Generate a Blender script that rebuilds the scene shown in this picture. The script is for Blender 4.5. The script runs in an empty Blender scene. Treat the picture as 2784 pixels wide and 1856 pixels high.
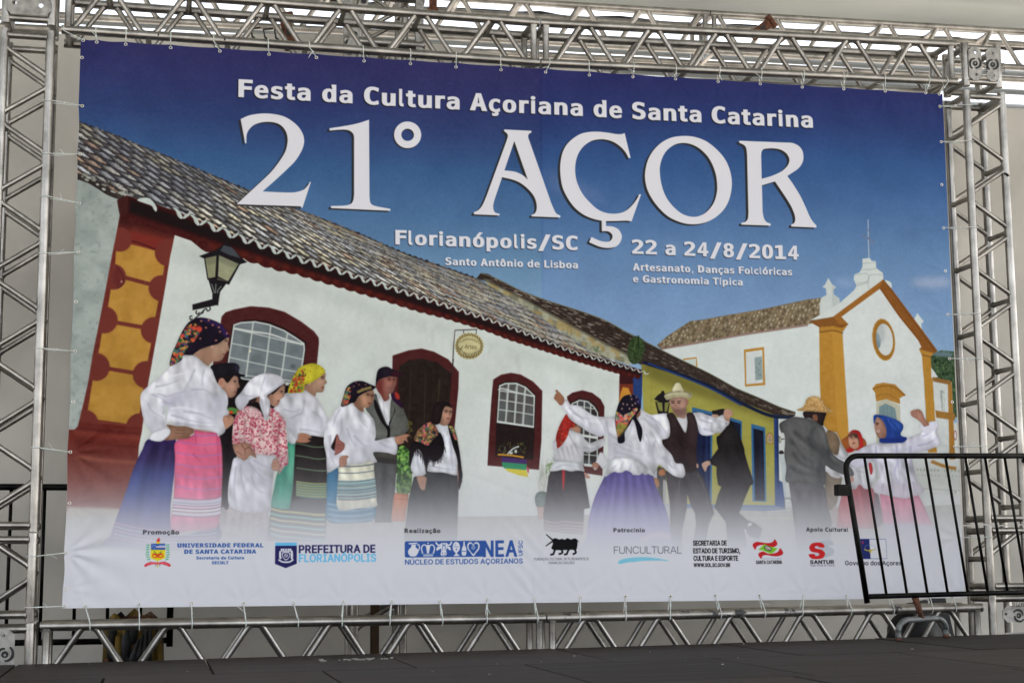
import bpy, bmesh, math, random, json, zlib, base64
import numpy as np
from mathutils import Vector, Matrix
R = math.radians
scene = bpy.context.scene
# ------------------------------------------------------------------ camera
cd = bpy.data.cameras.new('camera')
cam = bpy.data.objects.new('camera', cd)
scene.collection.objects.link(cam)
yaw, pitch, roll = -0.2210, 0.1379, -0.0059
fwd = Vector((-math.sin(yaw)*math.cos(pitch), math.cos(yaw)*math.cos(pitch), math.sin(pitch)))
rt = Vector((math.cos(yaw), math.sin(yaw), 0.0)); up = rt.cross(fwd)
rt2 = math.cos(roll)*rt + math.sin(roll)*up; up2 = -math.sin(roll)*rt + math.cos(roll)*up
M = Matrix((rt2, up2, -fwd)).transposed().to_4x4(); M.translation = Vector((0.4531, -8.4592, 0.2240))
cam.matrix_world = M
cd.sensor_width = 36.0; cd.lens = 4300.0/2784.0*36.0; cd.clip_start = 0.05; cd.clip_end = 3000
cd.dof.use_dof = True; cd.dof.focus_distance = 8.9; cd.dof.aperture_fstop = 5.6
scene.camera = cam
# ------------------------------------------------------------------ light
SUN_EL, SUN_AZ = 55.0, 88.0            # sun stands high to the right, above the canopy
world = bpy.data.worlds.new('World'); scene.world = world; world.use_nodes = True
wn = world.node_tree.nodes; wl = world.node_tree.links
for n in list(wn): wn.remove(n)
wo = wn.new('ShaderNodeOutputWorld'); wb = wn.new('ShaderNodeBackground'); sk = wn.new('ShaderNodeTexSky')
sk.sky_type = 'NISHITA'; sk.sun_disc = False; sk.sun_elevation = R(SUN_EL); sk.sun_rotation = R(SUN_AZ)
sk.dust_density = 3.5; sk.air_density = 1.0; sk.ozone_density = 1.0
wb.inputs['Strength'].default_value = 0.15
hz = wn.new('ShaderNodeHueSaturation'); hz.inputs['Saturation'].default_value = .38      # milky, thinly overcast sky
wl.new(sk.outputs[0], hz.inputs['Color']); wl.new(hz.outputs[0], wb.inputs[0]); wl.new(wb.outputs[0], wo.inputs[0])
ld = bpy.data.lights.new('sun', 'SUN'); ld.energy = 4.0; ld.angle = R(0.6); ld.color = (1.0, 0.95, 0.88)
sun = bpy.data.objects.new('sun', ld); scene.collection.objects.link(sun)
sd = Vector((math.sin(R(SUN_AZ))*math.cos(R(SUN_EL)), math.cos(R(SUN_AZ))*math.cos(R(SUN_EL)), math.sin(R(SUN_EL))))
sun.rotation_euler = sd.to_track_quat('Z', 'Y').to_euler(); sun.location = (0, 6, 12)
vs = scene.view_settings
vs.view_transform = 'Standard'; vs.look = 'None'; vs.gamma = 1.0; vs.use_curve_mapping = False
vs.exposure = 1.83
scene.cycles.max_bounces = 8; scene.cycles.diffuse_bounces = 5; scene.cycles.use_denoising = True
# ------------------------------------------------------------------ helpers
COL = scene.collection
def tag(o, label=None, cat=None, group=None, kind=None):
    if label: o['label'] = label
    if cat: o['category'] = cat
    if group: o['group'] = group
    if kind: o['kind'] = kind
    return o
def empty(name, loc, label, cat, group=None):
    o = bpy.data.objects.new(name, None); COL.objects.link(o); o.location = loc; o.empty_display_size = .1
    return tag(o, label, cat, group)
def link(name, me, parent=None, mat=None, loc=None):
    o = bpy.data.objects.new(name, me); COL.objects.link(o)
    if mat and not me.materials: me.materials.append(mat)
    if parent: o.parent = parent
    if loc is not None: o.location = loc
    return o
def mesh_from_bm(bm, name, smooth=False):
    me = bpy.data.meshes.new(name); bm.normal_update(); bm.to_mesh(me); bm.free()
    if smooth:
        for p in me.polygons: p.use_smooth = True
    return me
def add_box(bm, c, s, rot=None, bev=0.0):
    r = bmesh.ops.create_cube(bm, size=1.0); vs_ = r['verts']
    m = Matrix.Translation(Vector(c)) @ ((rot.to_4x4()) if rot else Matrix()) @ Matrix.Diagonal((s[0], s[1], s[2], 1))
    bmesh.ops.transform(bm, matrix=m, verts=vs_)
    if bev:
        es = [e for e in bm.edges if all(v in vs_ for v in e.verts)]
        bmesh.ops.bevel(bm, geom=es, offset=bev, segments=2, affect='EDGES')
def add_tube(bm, pts, rad, seg=12, cap=True, flat=None):
    """tube along a polyline; rad scalar or list; flat=(a,b) gives an elliptical section"""
    P = [Vector(p) for p in pts]; n = len(P); rings = []
    ref = Vector((0, 0, 1))
    t0 = (P[1]-P[0]).normalized()
    if abs(t0.dot(ref)) > .95: ref = Vector((0, 1, 0))
    x = t0.cross(ref).normalized()
    for i in range(n):
        t = ((P[min(n-1, i+1)]-P[max(0, i-1)])).normalized()
        x = (x - t*x.dot(t)).normalized(); y = t.cross(x)
        r = rad[i] if isinstance(rad, (list, tuple)) else rad
        fa, fb = flat or (1, 1)
        rings.append([bm.verts.new(P[i] + x*(r*fa*math.cos(2*math.pi*k/seg)) + y*(r*fb*math.sin(2*math.pi*k/seg))) for k in range(seg)])
    for a, b in zip(rings[:-1], rings[1:]):
        for k in range(seg): bm.faces.new((a[k], a[(k+1) % seg], b[(k+1) % seg], b[k]))
    if cap:
        bm.faces.new(rings[0][::-1]); bm.faces.new(rings[-1])
def tube_mesh(name, pts, rad, seg=12, **k):
    bm = bmesh.new(); add_tube(bm, pts, rad, seg, **k); bmesh.ops.recalc_face_normals(bm, faces=bm.faces)
    me = mesh_from_bm(bm, name, True); return me
def box_mesh(name, c, s, rot=None, bev=0.0):
    bm = bmesh.new(); add_box(bm, c, s, rot, bev); return mesh_from_bm(bm, name)
# ------------------------------------------------------------------ materials
def mat(name, col, rough=.5, metal=0.0, **kw):
    m = bpy.data.materials.new(name); m.use_nodes = True
    b = m.node_tree.nodes['Principled BSDF']
    b.inputs['Base Color'].default_value = (*col, 1); b.inputs['Roughness'].default_value = rough; b.inputs['Metallic'].default_value = metal
    for k, v in kw.items(): b.inputs[k].default_value = v
    return m
def N(m, t, **kw):
    n = m.node_tree.nodes.new(t)
    for k, v in kw.items():
        if k in n.inputs: n.inputs[k].default_value = v
        else: setattr(n, k, v)
    return n
def lk(m, a, b): m.node_tree.links.new(a, b)
def noise_col(m, c0, c1, scale=6, detail=5, lo=.35, hi=.65, coord='Object', stretch=None, bump=0.0, rough=None, extra=None):
    b = m.node_tree.nodes['Principled BSDF']
    tc = N(m, 'ShaderNodeTexCoord'); src = tc.outputs[coord]
    if coord == 'World':
        pass
    mp = N(m, 'ShaderNodeMapping')
    if stretch: mp.inputs['Scale'].default_value = stretch
    lk(m, src, mp.inputs[0])
    nz = N(m, 'ShaderNodeTexNoise'); nz.inputs['Scale'].default_value = scale; nz.inputs['Detail'].default_value = detail
    lk(m, mp.outputs[0], nz.inputs['Vector'])
    cr = N(m, 'ShaderNodeValToRGB'); cr.color_ramp.elements[0].position = lo; cr.color_ramp.elements[1].position = hi
    cr.color_ramp.elements[0].color = (*c0, 1); cr.color_ramp.elements[1].color = (*c1, 1)
    lk(m, nz.outputs['Fac'], cr.inputs[0]); lk(m, cr.outputs[0], b.inputs['Base Color'])
    if rough:
        mr = N(m, 'ShaderNodeMapRange'); mr.inputs['To Min'].default_value = rough[0]; mr.inputs['To Max'].default_value = rough[1]
        lk(m, nz.outputs['Fac'], mr.inputs['Value']); lk(m, mr.outputs[0], b.inputs['Roughness'])
    if bump:
        bp = N(m, 'ShaderNodeBump'); bp.inputs['Strength'].default_value = bump; bp.inputs['Distance'].default_value = .004
        lk(m, nz.outputs['Fac'], bp.inputs['Height']); lk(m, bp.outputs[0], b.inputs['Normal'])
    return m, mp, nz, cr
ALU = mat('aluminium', (.6, .58, .54), .38, 1.0)
_, _mp, _nz, _cr = noise_col(ALU, (.30, .28, .255), (.50, .475, .44), scale=9, detail=8, lo=.30, hi=.62, coord='Object', rough=(.26, .42), bump=.05)
# dark scuffs on the tubes
def add_scuffs(m, scale, thr, dark=(.03, .03, .03)):
    b = m.node_tree.nodes['Principled BSDF']; src = b.inputs['Base Color'].links[0].from_socket
    g = N(m, 'ShaderNodeNewGeometry'); nz = N(m, 'ShaderNodeTexNoise'); nz.inputs['Scale'].default_value = scale; nz.inputs['Detail'].default_value = 6
    nz.inputs['Roughness'].default_value = .7
    lk(m, g.outputs['Position'], nz.inputs['Vector'])
    mr = N(m, 'ShaderNodeMapRange'); mr.inputs['From Min'].default_value = thr; mr.inputs['From Max'].default_value = thr+.03
    lk(m, nz.outputs['Fac'], mr.inputs['Value'])
    mx = N(m, 'ShaderNodeMix', data_type='RGBA'); lk(m, mr.outputs[0], mx.inputs[0]); lk(m, src, mx.inputs[6]); mx.inputs[7].default_value = (*dark, 1)
    lk(m, mx.outputs[2], b.inputs['Base Color'])
    inv = N(m, 'ShaderNodeMath', operation='SUBTRACT'); inv.inputs[0].default_value = 1.0; lk(m, mr.outputs[0], inv.inputs[1])
    lk(m, inv.outputs[0], b.inputs['Metallic'])
def add_grime(m, scale, lo, hi):
    b = m.node_tree.nodes['Principled BSDF']; src = b.inputs['Base Color'].links[0].from_socket
    g = N(m, 'ShaderNodeNewGeometry'); nz = N(m, 'ShaderNodeTexNoise'); nz.inputs['Scale'].default_value = scale; nz.inputs['Detail'].default_value = 7; nz.inputs['Roughness'].default_value = .62
    lk(m, g.outputs['Position'], nz.inputs['Vector'])
    mr = N(m, 'ShaderNodeMapRange'); mr.inputs['From Min'].default_value = .35; mr.inputs['From Max'].default_value = .65; mr.inputs['To Min'].default_value = lo; mr.inputs['To Max'].default_value = hi
    lk(m, nz.outputs['Fac'], mr.inputs['Value'])
    hs = N(m, 'ShaderNodeHueSaturation'); lk(m, src, hs.inputs['Color']); lk(m, mr.outputs[0], hs.inputs['Value']); lk(m, hs.outputs[0], b.inputs['Base Color'])
add_grime(ALU, 5.5, .55, 1.15)
add_scuffs(ALU, 7.0, .715)
TAPED = mat('scuffed_aluminium', (.6, .58, .54), .38, 1.0)
noise_col(TAPED, (.30, .28, .25), (.50, .475, .44), scale=9, detail=8, rough=(.32, .5), bump=.05)
add_grime(TAPED, 5.5, .55, 1.15)
add_scuffs(TAPED, 9.0, .575)
PLATE = mat('cast_plate', (.5, .49, .46), .5, .85)
noise_col(PLATE, (.20, .19, .175), (.42, .40, .37), scale=22, detail=8, lo=.3, hi=.6, rough=(.4, .6), bump=.12)
BLACK = mat('black_paint', (.012, .012, .012), .42)
noise_col(BLACK, (.009, .009, .009), (.022, .021, .02), scale=14, detail=8, rough=(.35, .6), bump=.1); 
RUSTY = mat('rust', (.10, .035, .015), .85)
noise_col(RUSTY, (.05, .02, .012), (.16, .055, .025), scale=40, detail=8, bump=.3)
GALV = mat('galvanised', (.30, .31, .30), .55, .5)
noise_col(GALV, (.09, .095, .095), (.22, .23, .225), scale=25, detail=6, rough=(.45, .7), bump=.1)
NYLON = mat('white_nylon', (.72, .72, .68), .35); NYLON.node_tree.nodes['Principled BSDF'].inputs['Subsurface Weight'].default_value = .2
BRASS = mat('nickel_eyelet', (.75, .72, .66), .28, 1.0)
INK = mat('black_marking', (.012, .012, .012), .6)
add_scuffs(BLACK, 16.0, .70, (.07, .028, .014))
GUNK = mat('dark_rubber', (.015, .015, .017), .6)
YEL = mat('yellow_webbing', (.18, .11, .02), .8); noise_col(YEL, (.10, .065, .012), (.26, .16, .02), scale=8, detail=6, bump=.3)
GRN = mat('green_clip', (.01, .20, .11), .5)
BRN = mat('brown_wood', (.09, .045, .022), .7); noise_col(BRN, (.05, .025, .014), (.12, .062, .032), scale=8, stretch=(8, 8, .6), detail=6, bump=.2)
# woven awning cloth, thin and a little translucent
def cloth(name, c0, c1, trans, scale=1.3):
    m = mat(name, c1, .75); noise_col(m, c0, c1, scale=scale, detail=6, lo=.3, hi=.7, bump=0)
    nt = m.node_tree; b = nt.nodes['Principled BSDF']; out = [n for n in nt.nodes if n.type == 'OUTPUT_MATERIAL'][0]
    tr = N(m, 'ShaderNodeBsdfTranslucent'); mx = N(m, 'ShaderNodeMixShader'); mx.inputs[0].default_value = trans
    lk(m, b.inputs['Base Color'].links[0].from_socket, tr.inputs['Color'])
    lk(m, b.outputs[0], mx.inputs[1]); lk(m, tr.outputs[0], mx.inputs[2]); lk(m, mx.outputs[0], out.inputs['Surface'])
    b.inputs['Specular IOR Level'].default_value = .3
    return m
BACK = cloth('backdrop_cloth', (.40, .378, .34), (.62, .588, .53), .04, 1.1)
ROOF = cloth('canopy_cloth', (.45, .47, .45), (.53, .55, .52), .02, .6)
GROUND = mat('paving', (.36, .33, .28), .9); noise_col(GROUND, (.21, .195, .172), (.32, .30, .27), scale=.7, detail=10)
# ------------------------------------------------------------------ ground
bm = bmesh.new(); bmesh.ops.create_grid(bm, x_segments=2, y_segments=2, size=600); g = link('ground', mesh_from_bm(bm, 'ground'), None, GROUND, (0, 0, -1.36)); tag(g, kind='structure')
# ------------------------------------------------------------------ stage deck: black plywood panels on a slightly sloping frame
def deckz(x): return -.2705 + .0113*x
DECK = mat('film_faced_plywood', (.045, .042, .04), .5); DECK.node_tree.nodes['Principled BSDF'].inputs['Specular IOR Level'].default_value = .22
m_ = DECK; b_ = m_.node_tree.nodes['Principled BSDF']
g_ = N(m_, 'ShaderNodeNewGeometry'); oi = N(m_, 'ShaderNodeObjectInfo')
mp_ = N(m_, 'ShaderNodeMapping'); mp_.inputs['Scale'].default_value = (.9, 6, 1); lk(m_, g_.outputs['Position'], mp_.inputs[0])
n1 = N(m_, 'ShaderNodeTexNoise'); n1.inputs['Scale'].default_value = 2.2; n1.inputs['Detail'].default_value = 9; n1.inputs['Roughness'].default_value = .65; lk(m_, mp_.outputs[0], n1.inputs['Vector'])
r1 = N(m_, 'ShaderNodeValToRGB'); r1.color_ramp.elements[0].position = .32; r1.color_ramp.elements[1].position = .72
r1.color_ramp.elements[0].color = (.011, .0105, .0105, 1); r1.color_ramp.elements[1].color = (.046, .032, .024, 1); lk(m_, n1.outputs['Fac'], r1.inputs[0])
hs = N(m_, 'ShaderNodeHueSaturation'); mr = N(m_, 'ShaderNodeMapRange'); mr.inputs['To Min'].default_value = .6; mr.inputs['To Max'].default_value = 1.35
lk(m_, oi.outputs['Random'], mr.inputs['Value']); lk(m_, mr.outputs[0], hs.inputs['Value']); lk(m_, r1.outputs[0], hs.inputs['Color'])
n2 = N(m_, 'ShaderNodeTexNoise'); n2.inputs['Scale'].default_value = 26; n2.inputs['Detail'].default_value = 3; lk(m_, g_.outputs['Position'], n2.inputs['Vector'])
m2 = N(m_, 'ShaderNodeMapRange'); m2.inputs['From Min'].default_value = .80; m2.inputs['From Max'].default_value = .83; lk(m_, n2.outputs['Fac'], m2.inputs['Value'])
mx_ = N(m_, 'ShaderNodeMix', data_type='RGBA'); lk(m_, m2.outputs[0], mx_.inputs[0]); lk(m_, hs.outputs[0], mx_.inputs[6]); mx_.inputs[7].default_value = (.16, .15, .13, 1)
lk(m_, mx_.outputs[2], b_.inputs['Base Color'])
r2 = N(m_, 'ShaderNodeMapRange'); r2.inputs['To Min'].default_value = .40; r2.inputs['To Max'].default_value = .85; lk(m_, n1.outputs['Fac'], r2.inputs['Value']); lk(m_, r2.outputs[0], b_.inputs['Roughness'])
bp_ = N(m_, 'ShaderNodeBump'); bp_.inputs['Strength'].default_value = .15; bp_.inputs['Distance'].default_value = .003; lk(m_, n1.outputs['Fac'], bp_.inputs['Height']); lk(m_, bp_.outputs[0], b_.inputs['Normal'])
deck = empty('stage_deck', (2.5, -1.5, -1.36), 'dark plywood stage deck below the printed banner', 'stage')
rnd = random.Random(4)
ang = R(-36)       # panel end joints seen running away obliquely
def deck_panel(x0, x1, y0, y1, sk0, sk1, dz):
    """panel with skewed ends; its top follows the deck's slope"""
    bm = bmesh.new(); top = []; bot = []
    for x, y in ((x0, y0), (x1, y0), (x1+sk1*(y1-y0), y1), (x0+sk0*(y1-y0), y1)):
        top.append(bm.verts.new((x-2.5, y+1.5, deckz(x)+dz+1.36))); bot.append(bm.verts.new((x-2.5, y+1.5, deckz(x)+dz-.02+1.36)))
    bm.faces.new(top); bm.faces.new(bot[::-1])
    for i in range(4): j = (i+1) % 4; bm.faces.new((top[j], top[i], bot[i], bot[j]))
    bmesh.ops.recalc_face_normals(bm, faces=bm.faces)
    me = mesh_from_bm(bm, 'panel'); o = link('panel', me, deck, DECK)
    bv = o.modifiers.new('bevel', 'BEVEL'); bv.width = .0025; bv.segments = 1
ge = .006
rows = [(-.03, -1.22), (-1.22, -2.42), (-2.42, -3.62), (-3.62, -4.5)]
cuts = [[-1.6, -.21, .72, 1.63, 2.56, 3.5, 4.43, 5.38, 7.2], [-1.9, -.7, .25, 1.2, 2.13, 3.05, 3.98, 4.9, 6.2, 7.4], [-1.3, .1, 1.05, 2.0, 2.95, 3.9, 5.2, 6.4, 7.6], [-1.3, 0, 1.2, 2.4, 3.6, 4.8, 6, 7.2]]
for (ya, yb), cs in zip(rows, cuts):
    for xa, xb in zip(cs[:-1], cs[1:]):
        deck_panel(xa+ge, xb-ge, yb+ge, ya-ge, .0, .0, rnd.uniform(-.002, .002))
bm = bmesh.new()
for y in (-.2, -1.2, -2.3, -4.1): add_box(bm, (.1, y+1.5, deckz(2.6)-.07+1.36-.002), (9.4, .05, .07), Matrix.Rotation(-math.atan(.0113), 3, 'Y'))
for x in np.arange(-1.5, 7.3, 1.2):
    for y in (-.2, -2.3, -4.1): add_box(bm, (x-2.5, y+1.5, (deckz(x)-.11+1.36)/2), (.045, .045, deckz(x)-.11+1.36))
link('frame', mesh_from_bm(bm, 'deck_frame'), deck, GALV)
bm = bmesh.new(); add_box(bm, (0, 0, .47), (9.4, 4.6, .94)); 
rear = box_mesh('platform', (0, 0, .475), (12, 2.1, .95)); o = link('rear_platform', rear, None, GALV, (2.6, 1.1, -1.36)); bm.free()
tag(o, 'low grey platform behind the deck that carries the truss frame', 'platform')
# small litter and splinters on the deck
bm = bmesh.new(); rl = random.Random(8)
for k in range(26):
    x = rl.uniform(-.2, 5.2); y = rl.uniform(-2.0, -.1); s = rl.uniform(.002, .006)
    add_box(bm, (x, y, deckz(x)+s*.4), (s*rl.uniform(1, 3), s, s*.7), Matrix.Rotation(rl.uniform(0, 3), 3, 'Z'))
for k in range(26):
    x = rl.gauss(1.42, .09); y = rl.gauss(-.52, .03); s = rl.uniform(.004, .010); add_box(bm, (x, y, deckz(x)+s*.4), (s*rl.uniform(1, 4), s, s*.7), Matrix.Rotation(rl.uniform(0, 3), 3, 'Z'))
CH_ = mat('paint_chips', (.26, .25, .22), .8); o = link('litter', mesh_from_bm(bm, 'litter'), None, CH_); tag(o, 'pale paint chips and splinters scattered on the dark deck', 'litter', kind='stuff')
# ------------------------------------------------------------------ box trusses
def unit_brace():
    bm = bmesh.new(); add_tube(bm, [(0, 0, 0), (0, 0, .012), (0, 0, .05), (0, 0, .95), (0, 0, .988), (0, 0, 1)], [1.35, 1.3, 1.0, 1.0, 1.3, 1.35], 12)
    me = mesh_from_bm(bm, 'brace', True); me.materials.append(ALU); return me
def unit_tube(m, nm):
    bm = bmesh.new(); add_tube(bm, [(0, 0, 0), (0, 0, 1)], 1.0, 20); me = mesh_from_bm(bm, nm, True)
    for p in me.polygons:
        if len(p.vertices) > 4: p.use_smooth = False
    me.materials.append(m); return me
BRACE = unit_brace(); CHORD_SHADED = unit_tube(GALV, 'chord_shaded'); CHORD = unit_tube(ALU, 'chord'); CHORD_T = unit_tube(TAPED, 'chord_scuffed')
def rod(name, me, a, b, rad, parent):
    a = Vector(a)-parent.location; b = Vector(b)-parent.location; d = b-a
    o = bpy.data.objects.new(name, me); COL.objects.link(o); o.parent = parent
    o.rotation_mode = 'QUATERNION'; o.rotation_quaternion = d.to_track_quat('Z', 'Y'); o.location = a; o.scale = (rad, rad, d.length)
    return o
def truss(name, label, P0, P1, u, v, ph_a, period, group=None, su=.235, sv=.235, cr=.0245, br=.0148, faces='frtb', frames=(True, True), chord=None, gap=.026, cat='truss', allm=None):
    """P0-P1: the chord at (u=0, v=0). ph_a: distance along the truss of a node on the u=0 chords; u=1 nodes lie half a period on"""
    P0 = Vector(P0); P1 = Vector(P1); u = Vector(u)*su; v = Vector(v)*sv; d = (P1-P0); Ln = d.length; d.normalize()
    root = empty(name, P0.lerp(P1, .5) if abs(d.z) < .7 else P0, label, cat, group)
    for a in (0, 1):
        for b in (0, 1): rod('chord', (allm or (chord if (chord and a == 0 and b == 0) else CHORD)), P0+u*a+v*b, P1+u*a+v*b, cr, root)
    def zig(A, B, ph):
        n = -1; node = ph
        while node > period*.5: node -= period*.5; n = -n
        # node at side A when parity even
        k = round((ph-node)/(period*.5)); side = k % 2
        while node < 0: node += period*.5; side ^= 1
        while node+period*.5 < Ln+.01:
            s0, s1 = (A, B) if side == 0 else (B, A)
            p = P0+s0+d*(node+gap); q_ = P0+s1+d*(node+period*.5-gap)
            w = (q_-p).normalized()
            rod('brace', BRACE, p+w*(cr*.75), q_-w*(cr*.75), br, root)
            node += period*.5; side ^= 1
    O = Vector((0, 0, 0))
    if 'f' in faces: zig(O, u, ph_a)
    if 'r' in faces: zig(v, u+v, ph_a)
    def rungs(A, ph):
        node = ph % period
        while node < Ln-.02:
            if node > .02:
                p = P0+A+d*node; w = v.normalized(); rod('rung', BRACE, p+w*(cr*.75), p+v-w*(cr*.75), br*1.05, root)
            node += period
    if 'b' in faces: rungs(O, ph_a)
    if 't' in faces: rungs(u, ph_a+period*.5)
    for on, t in ((frames[0], .032), (frames[1], Ln-.032)):
        if not on: continue
        c = P0+d*t
        for p, q_ in ((O, u), (v, u+v), (O, v), (u, u+v)):
            w = (q_-p).normalized(); rod('end_rung', BRACE, c+p+w*cr*.7, c+q_-w*cr*.7, .019, root)
    return root
Zu = (0, 0, 1); Yv = (0, 1, 0); Xv = (1, 0, 0)
truss('truss_beam', 'upper truss beam left half, above the words at the banner top', (-.10, 0, 3.047), (2.522, 0, 3.034), Zu, Yv, .352+.10, .4245, 'aluminium truss sections framing the banner')
truss('truss_beam', 'upper truss beam right half, ending at the right corner block', (2.530, 0, 3.034), (5.125, 0, 3.082), Zu, Yv, 3.0-2.53, .4125, 'aluminium truss sections framing the banner')
truss('truss_beam', 'lower truss beam left half, in front of the yellow straps', (-.105, 0, -.089), (2.528, 0, -.084), (0, 0, -1), Yv, .133+.105, .4215, 'aluminium truss sections framing the banner')
truss('truss_beam', 'lower truss beam right half with black scuff marks on its tube', (2.536, 0, -.084), (5.13, 0, -.058), (0, 0, -1), Yv, 2.783-2.536, .4225, 'aluminium truss sections framing the banner', chord=CHORD_T)
g2 = 'aluminium truss sections framing the banner'
# uprights: v=0 front, u runs sideways
truss('truss_column', 'tall left truss column beside the banner left edge', (-.155, 0, .387), (-.155, 0, 3.03), (-1, 0, 0), Yv, .671-.387, .4165, g2, faces='frtb')
truss('truss_column', 'short bottom section of the left truss column', (-.156, 0, -.064), (-.156, 0, .379), (-1, 0, 0), Yv, .1777+.064, .4165, g2)
truss('truss_column', 'tall right truss column beside the banner right edge', (5.192, 0, .424), (5.183, 0, 3.03), (1, 0, 0), Yv, 1.961-.424-.41*2, .41, g2)
truss('truss_column', 'short bottom section of the right column behind the barrier', (5.197, 0, .03), (5.193, 0, .416), (1, 0, 0), Yv, .19, .41, g2)
# corner blocks
SW = None
def swirl(parent, c, s, flip=1, text=None, rot=0.0):
    """printed maker's swirl: a spiral of flat strokes with a dot, plus short letter strokes; lies on a plate facing -Y"""
    bm = bmesh.new()
    def stroke(pl, w):
        L_ = []; R_ = []
        for i, p in enumerate(pl):
            a = pl[max(0, i-1)]; b = pl[min(len(pl)-1, i+1)]; dx, dy = b[0]-a[0], b[1]-a[1]; l = math.hypot(dx, dy)+1e-9; ww = w*1.25*(1-.45*abs(2*i/(len(pl)-1)-1))/2
            L_.append((p[0]-dy/l*ww, p[1]+dx/l*ww)); R_.append((p[0]+dy/l*ww, p[1]-dx/l*ww))
        for i in range(len(pl)-1): quad(L_[i], L_[i+1], R_[i+1], R_[i])
    cr_, sr_ = math.cos(rot), math.sin(rot)
    def V(p): x, z = p[0]*s, p[1]*s; return bm.verts.new((c[0]+x*cr_-z*sr_, c[1], c[2]+x*sr_+z*cr_))
    def quad(a, b, c_, d): bm.faces.new([V(a), V(b), V(c_), V(d)])
    for st in (0, math.pi):
        stroke([((.30+.14*t)*math.cos(st+t*2.6), (.30+.14*t)*math.sin(st+t*2.6)) for t in np.linspace(0, 1, 12)], .13)
    stroke([(.12*math.cos(t), .12*math.sin(t)) for t in np.linspace(0, 6.2, 12)], .12)
    if text:
        x = -.5*len(text)*.155
        segs = {'L': [(0, 1, 0, 0), (0, 0, .6, 0)], 'U': [(0, 1, 0, 0), (0, 0, .6, 0), (.6, 0, .6, 1)], 'C': [(.6, 1, 0, 1), (0, 1, 0, 0), (0, 0, .6, 0)], 'P': [(0, 0, 0, 1), (0, 1, .6, 1), (.6, 1, .6, .5), (.6, .5, 0, .5)], 'T': [(.3, 0, .3, 1), (0, 1, .6, 1)], 'I': [(.3, 0, .3, 1)]}
        for ch in text:
            for a in segs[ch]: stroke([(x+a[0]*.155, -.85+a[1]*.24), (x+a[2]*.155, -.85+a[3]*.24)], .06)
            x += .155
    bmesh.ops.recalc_face_normals(bm, faces=bm.faces)
    for f in bm.faces:
        if f.normal.y > 0: f.normal_flip()
    link('printed_mark', mesh_from_bm(bm, 'mark'), parent, INK)
def plate(parent, c, w, h, th=.006, cut=.3, holes=(), nm='plate'):
    """octagonal gusset plate facing the camera, with bolt holes"""
    bm = bmesh.new(); k = min(w, h)*cut
    pts = [(-w/2, -h/2+k), (-w/2+k, -h/2), (w/2-k, -h/2), (w/2, -h/2+k), (w/2, h/2-k), (w/2-k, h/2), (-w/2+k, h/2), (-w/2, h/2-k)]
    fr = [bm.verts.new((c[0]+x, c[1], c[2]+z)) for x, z in pts]
    if holes:
        es = [bm.edges.new((fr[i], fr[(i+1) % 8])) for i in range(8)]
        for hx, hz, hr in holes:
            hv = [bm.verts.new((c[0]+hx+hr*math.cos(a), c[1], c[2]+hz+hr*math.sin(a))) for a in np.linspace(0, 2*math.pi, 12, endpoint=False)]
            es += [bm.edges.new((hv[i], hv[(i+1) % 12])) for i in range(12)]
        bmesh.ops.triangle_fill(bm, edges=es, use_beauty=True)
    else: bm.faces.new(fr)
    r = bmesh.ops.extrude_face_region(bm, geom=bm.faces[:]); bmesh.ops.translate(bm, vec=(0, th, 0), verts=[v for v in r['geom'] if isinstance(v, bmesh.types.BMVert)])
    bmesh.ops.recalc_face_normals(bm, faces=bm.faces)
    return link(nm, mesh_from_bm(bm, 'plate'), parent, PLATE)
def block(label, x0, x1, z0, z1, y1=.235, plates=(), marks=(), side=1):
    root = empty('corner_block', ((x0+x1)/2, 0, z0), label, 'corner block', 'corner blocks of the truss frame')
    for x in (x0, x1):
        for y in (0, y1): rod('chord', CHORD, (x, y, z0), (x, y, z1), .0245, root)
    for z in (z0+.03, z1-.03):
        for y in (0, y1): rod('rung', BRACE, (x0, y, z), (x1, y, z), .020, root)
        for x in (x0, x1): rod('rung', BRACE, (x, 0, z), (x, y1, z), .020, root)
    L0 = root.location
    pls = []
    for cx, cz, w, h, holes in plates: pls.append(plate(root, (cx-L0.x, -.031, cz-L0.z), w, h, holes=holes))
    for i_, (cx, cz, s, tx, rt_) in enumerate(marks): swirl(pls[min(i_, len(pls)-1)], (cx-L0.x, -.0335, cz-L0.z), s, text=tx, rot=rt_)
    return root
block('corner block at the upper left end of the frame, plate with two bright holes', -.386, -.153, 3.062, 3.33, plates=[(-.27, 3.155, .236, .098, [(-.075, .012, .012), (.062, .006, .012)])])
block('corner block at the upper right with two swirl marked plates', 5.186, 5.402, 3.06, 3.33, plates=[(5.236, 3.195, .085, .21, [(.005, .07, .008), (.005, -.07, .008)]), (5.352, 3.195, .085, .21, [(.005, .07, .008), (.005, -.07, .008)])], marks=[(5.236, 3.195, .092, 'LUCPTIL', 1.57), (5.352, 3.195, .092, 'LUCPTIL', 1.57)])
block('corner block at the lower left with one swirl marked plate', -.386, -.153, -.405, -.072, plates=[(-.275, -.215, .105, .235, [(-.005, .085, .009)])], marks=[(-.268, -.225, .10, 'LUCPTIL', -1.57)])
block('corner block at the lower right half hidden by the leaning barrier', 5.197, 5.43, -.40, .022, plates=[(5.345, -.095, .20, .095, [(-.08, 0, .008), (.08, 0, .008)]), (5.345, -.225, .20, .05, [])], marks=[(5.345, -.105, .085, 'LUCPTIL', 3.14), ])
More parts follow.
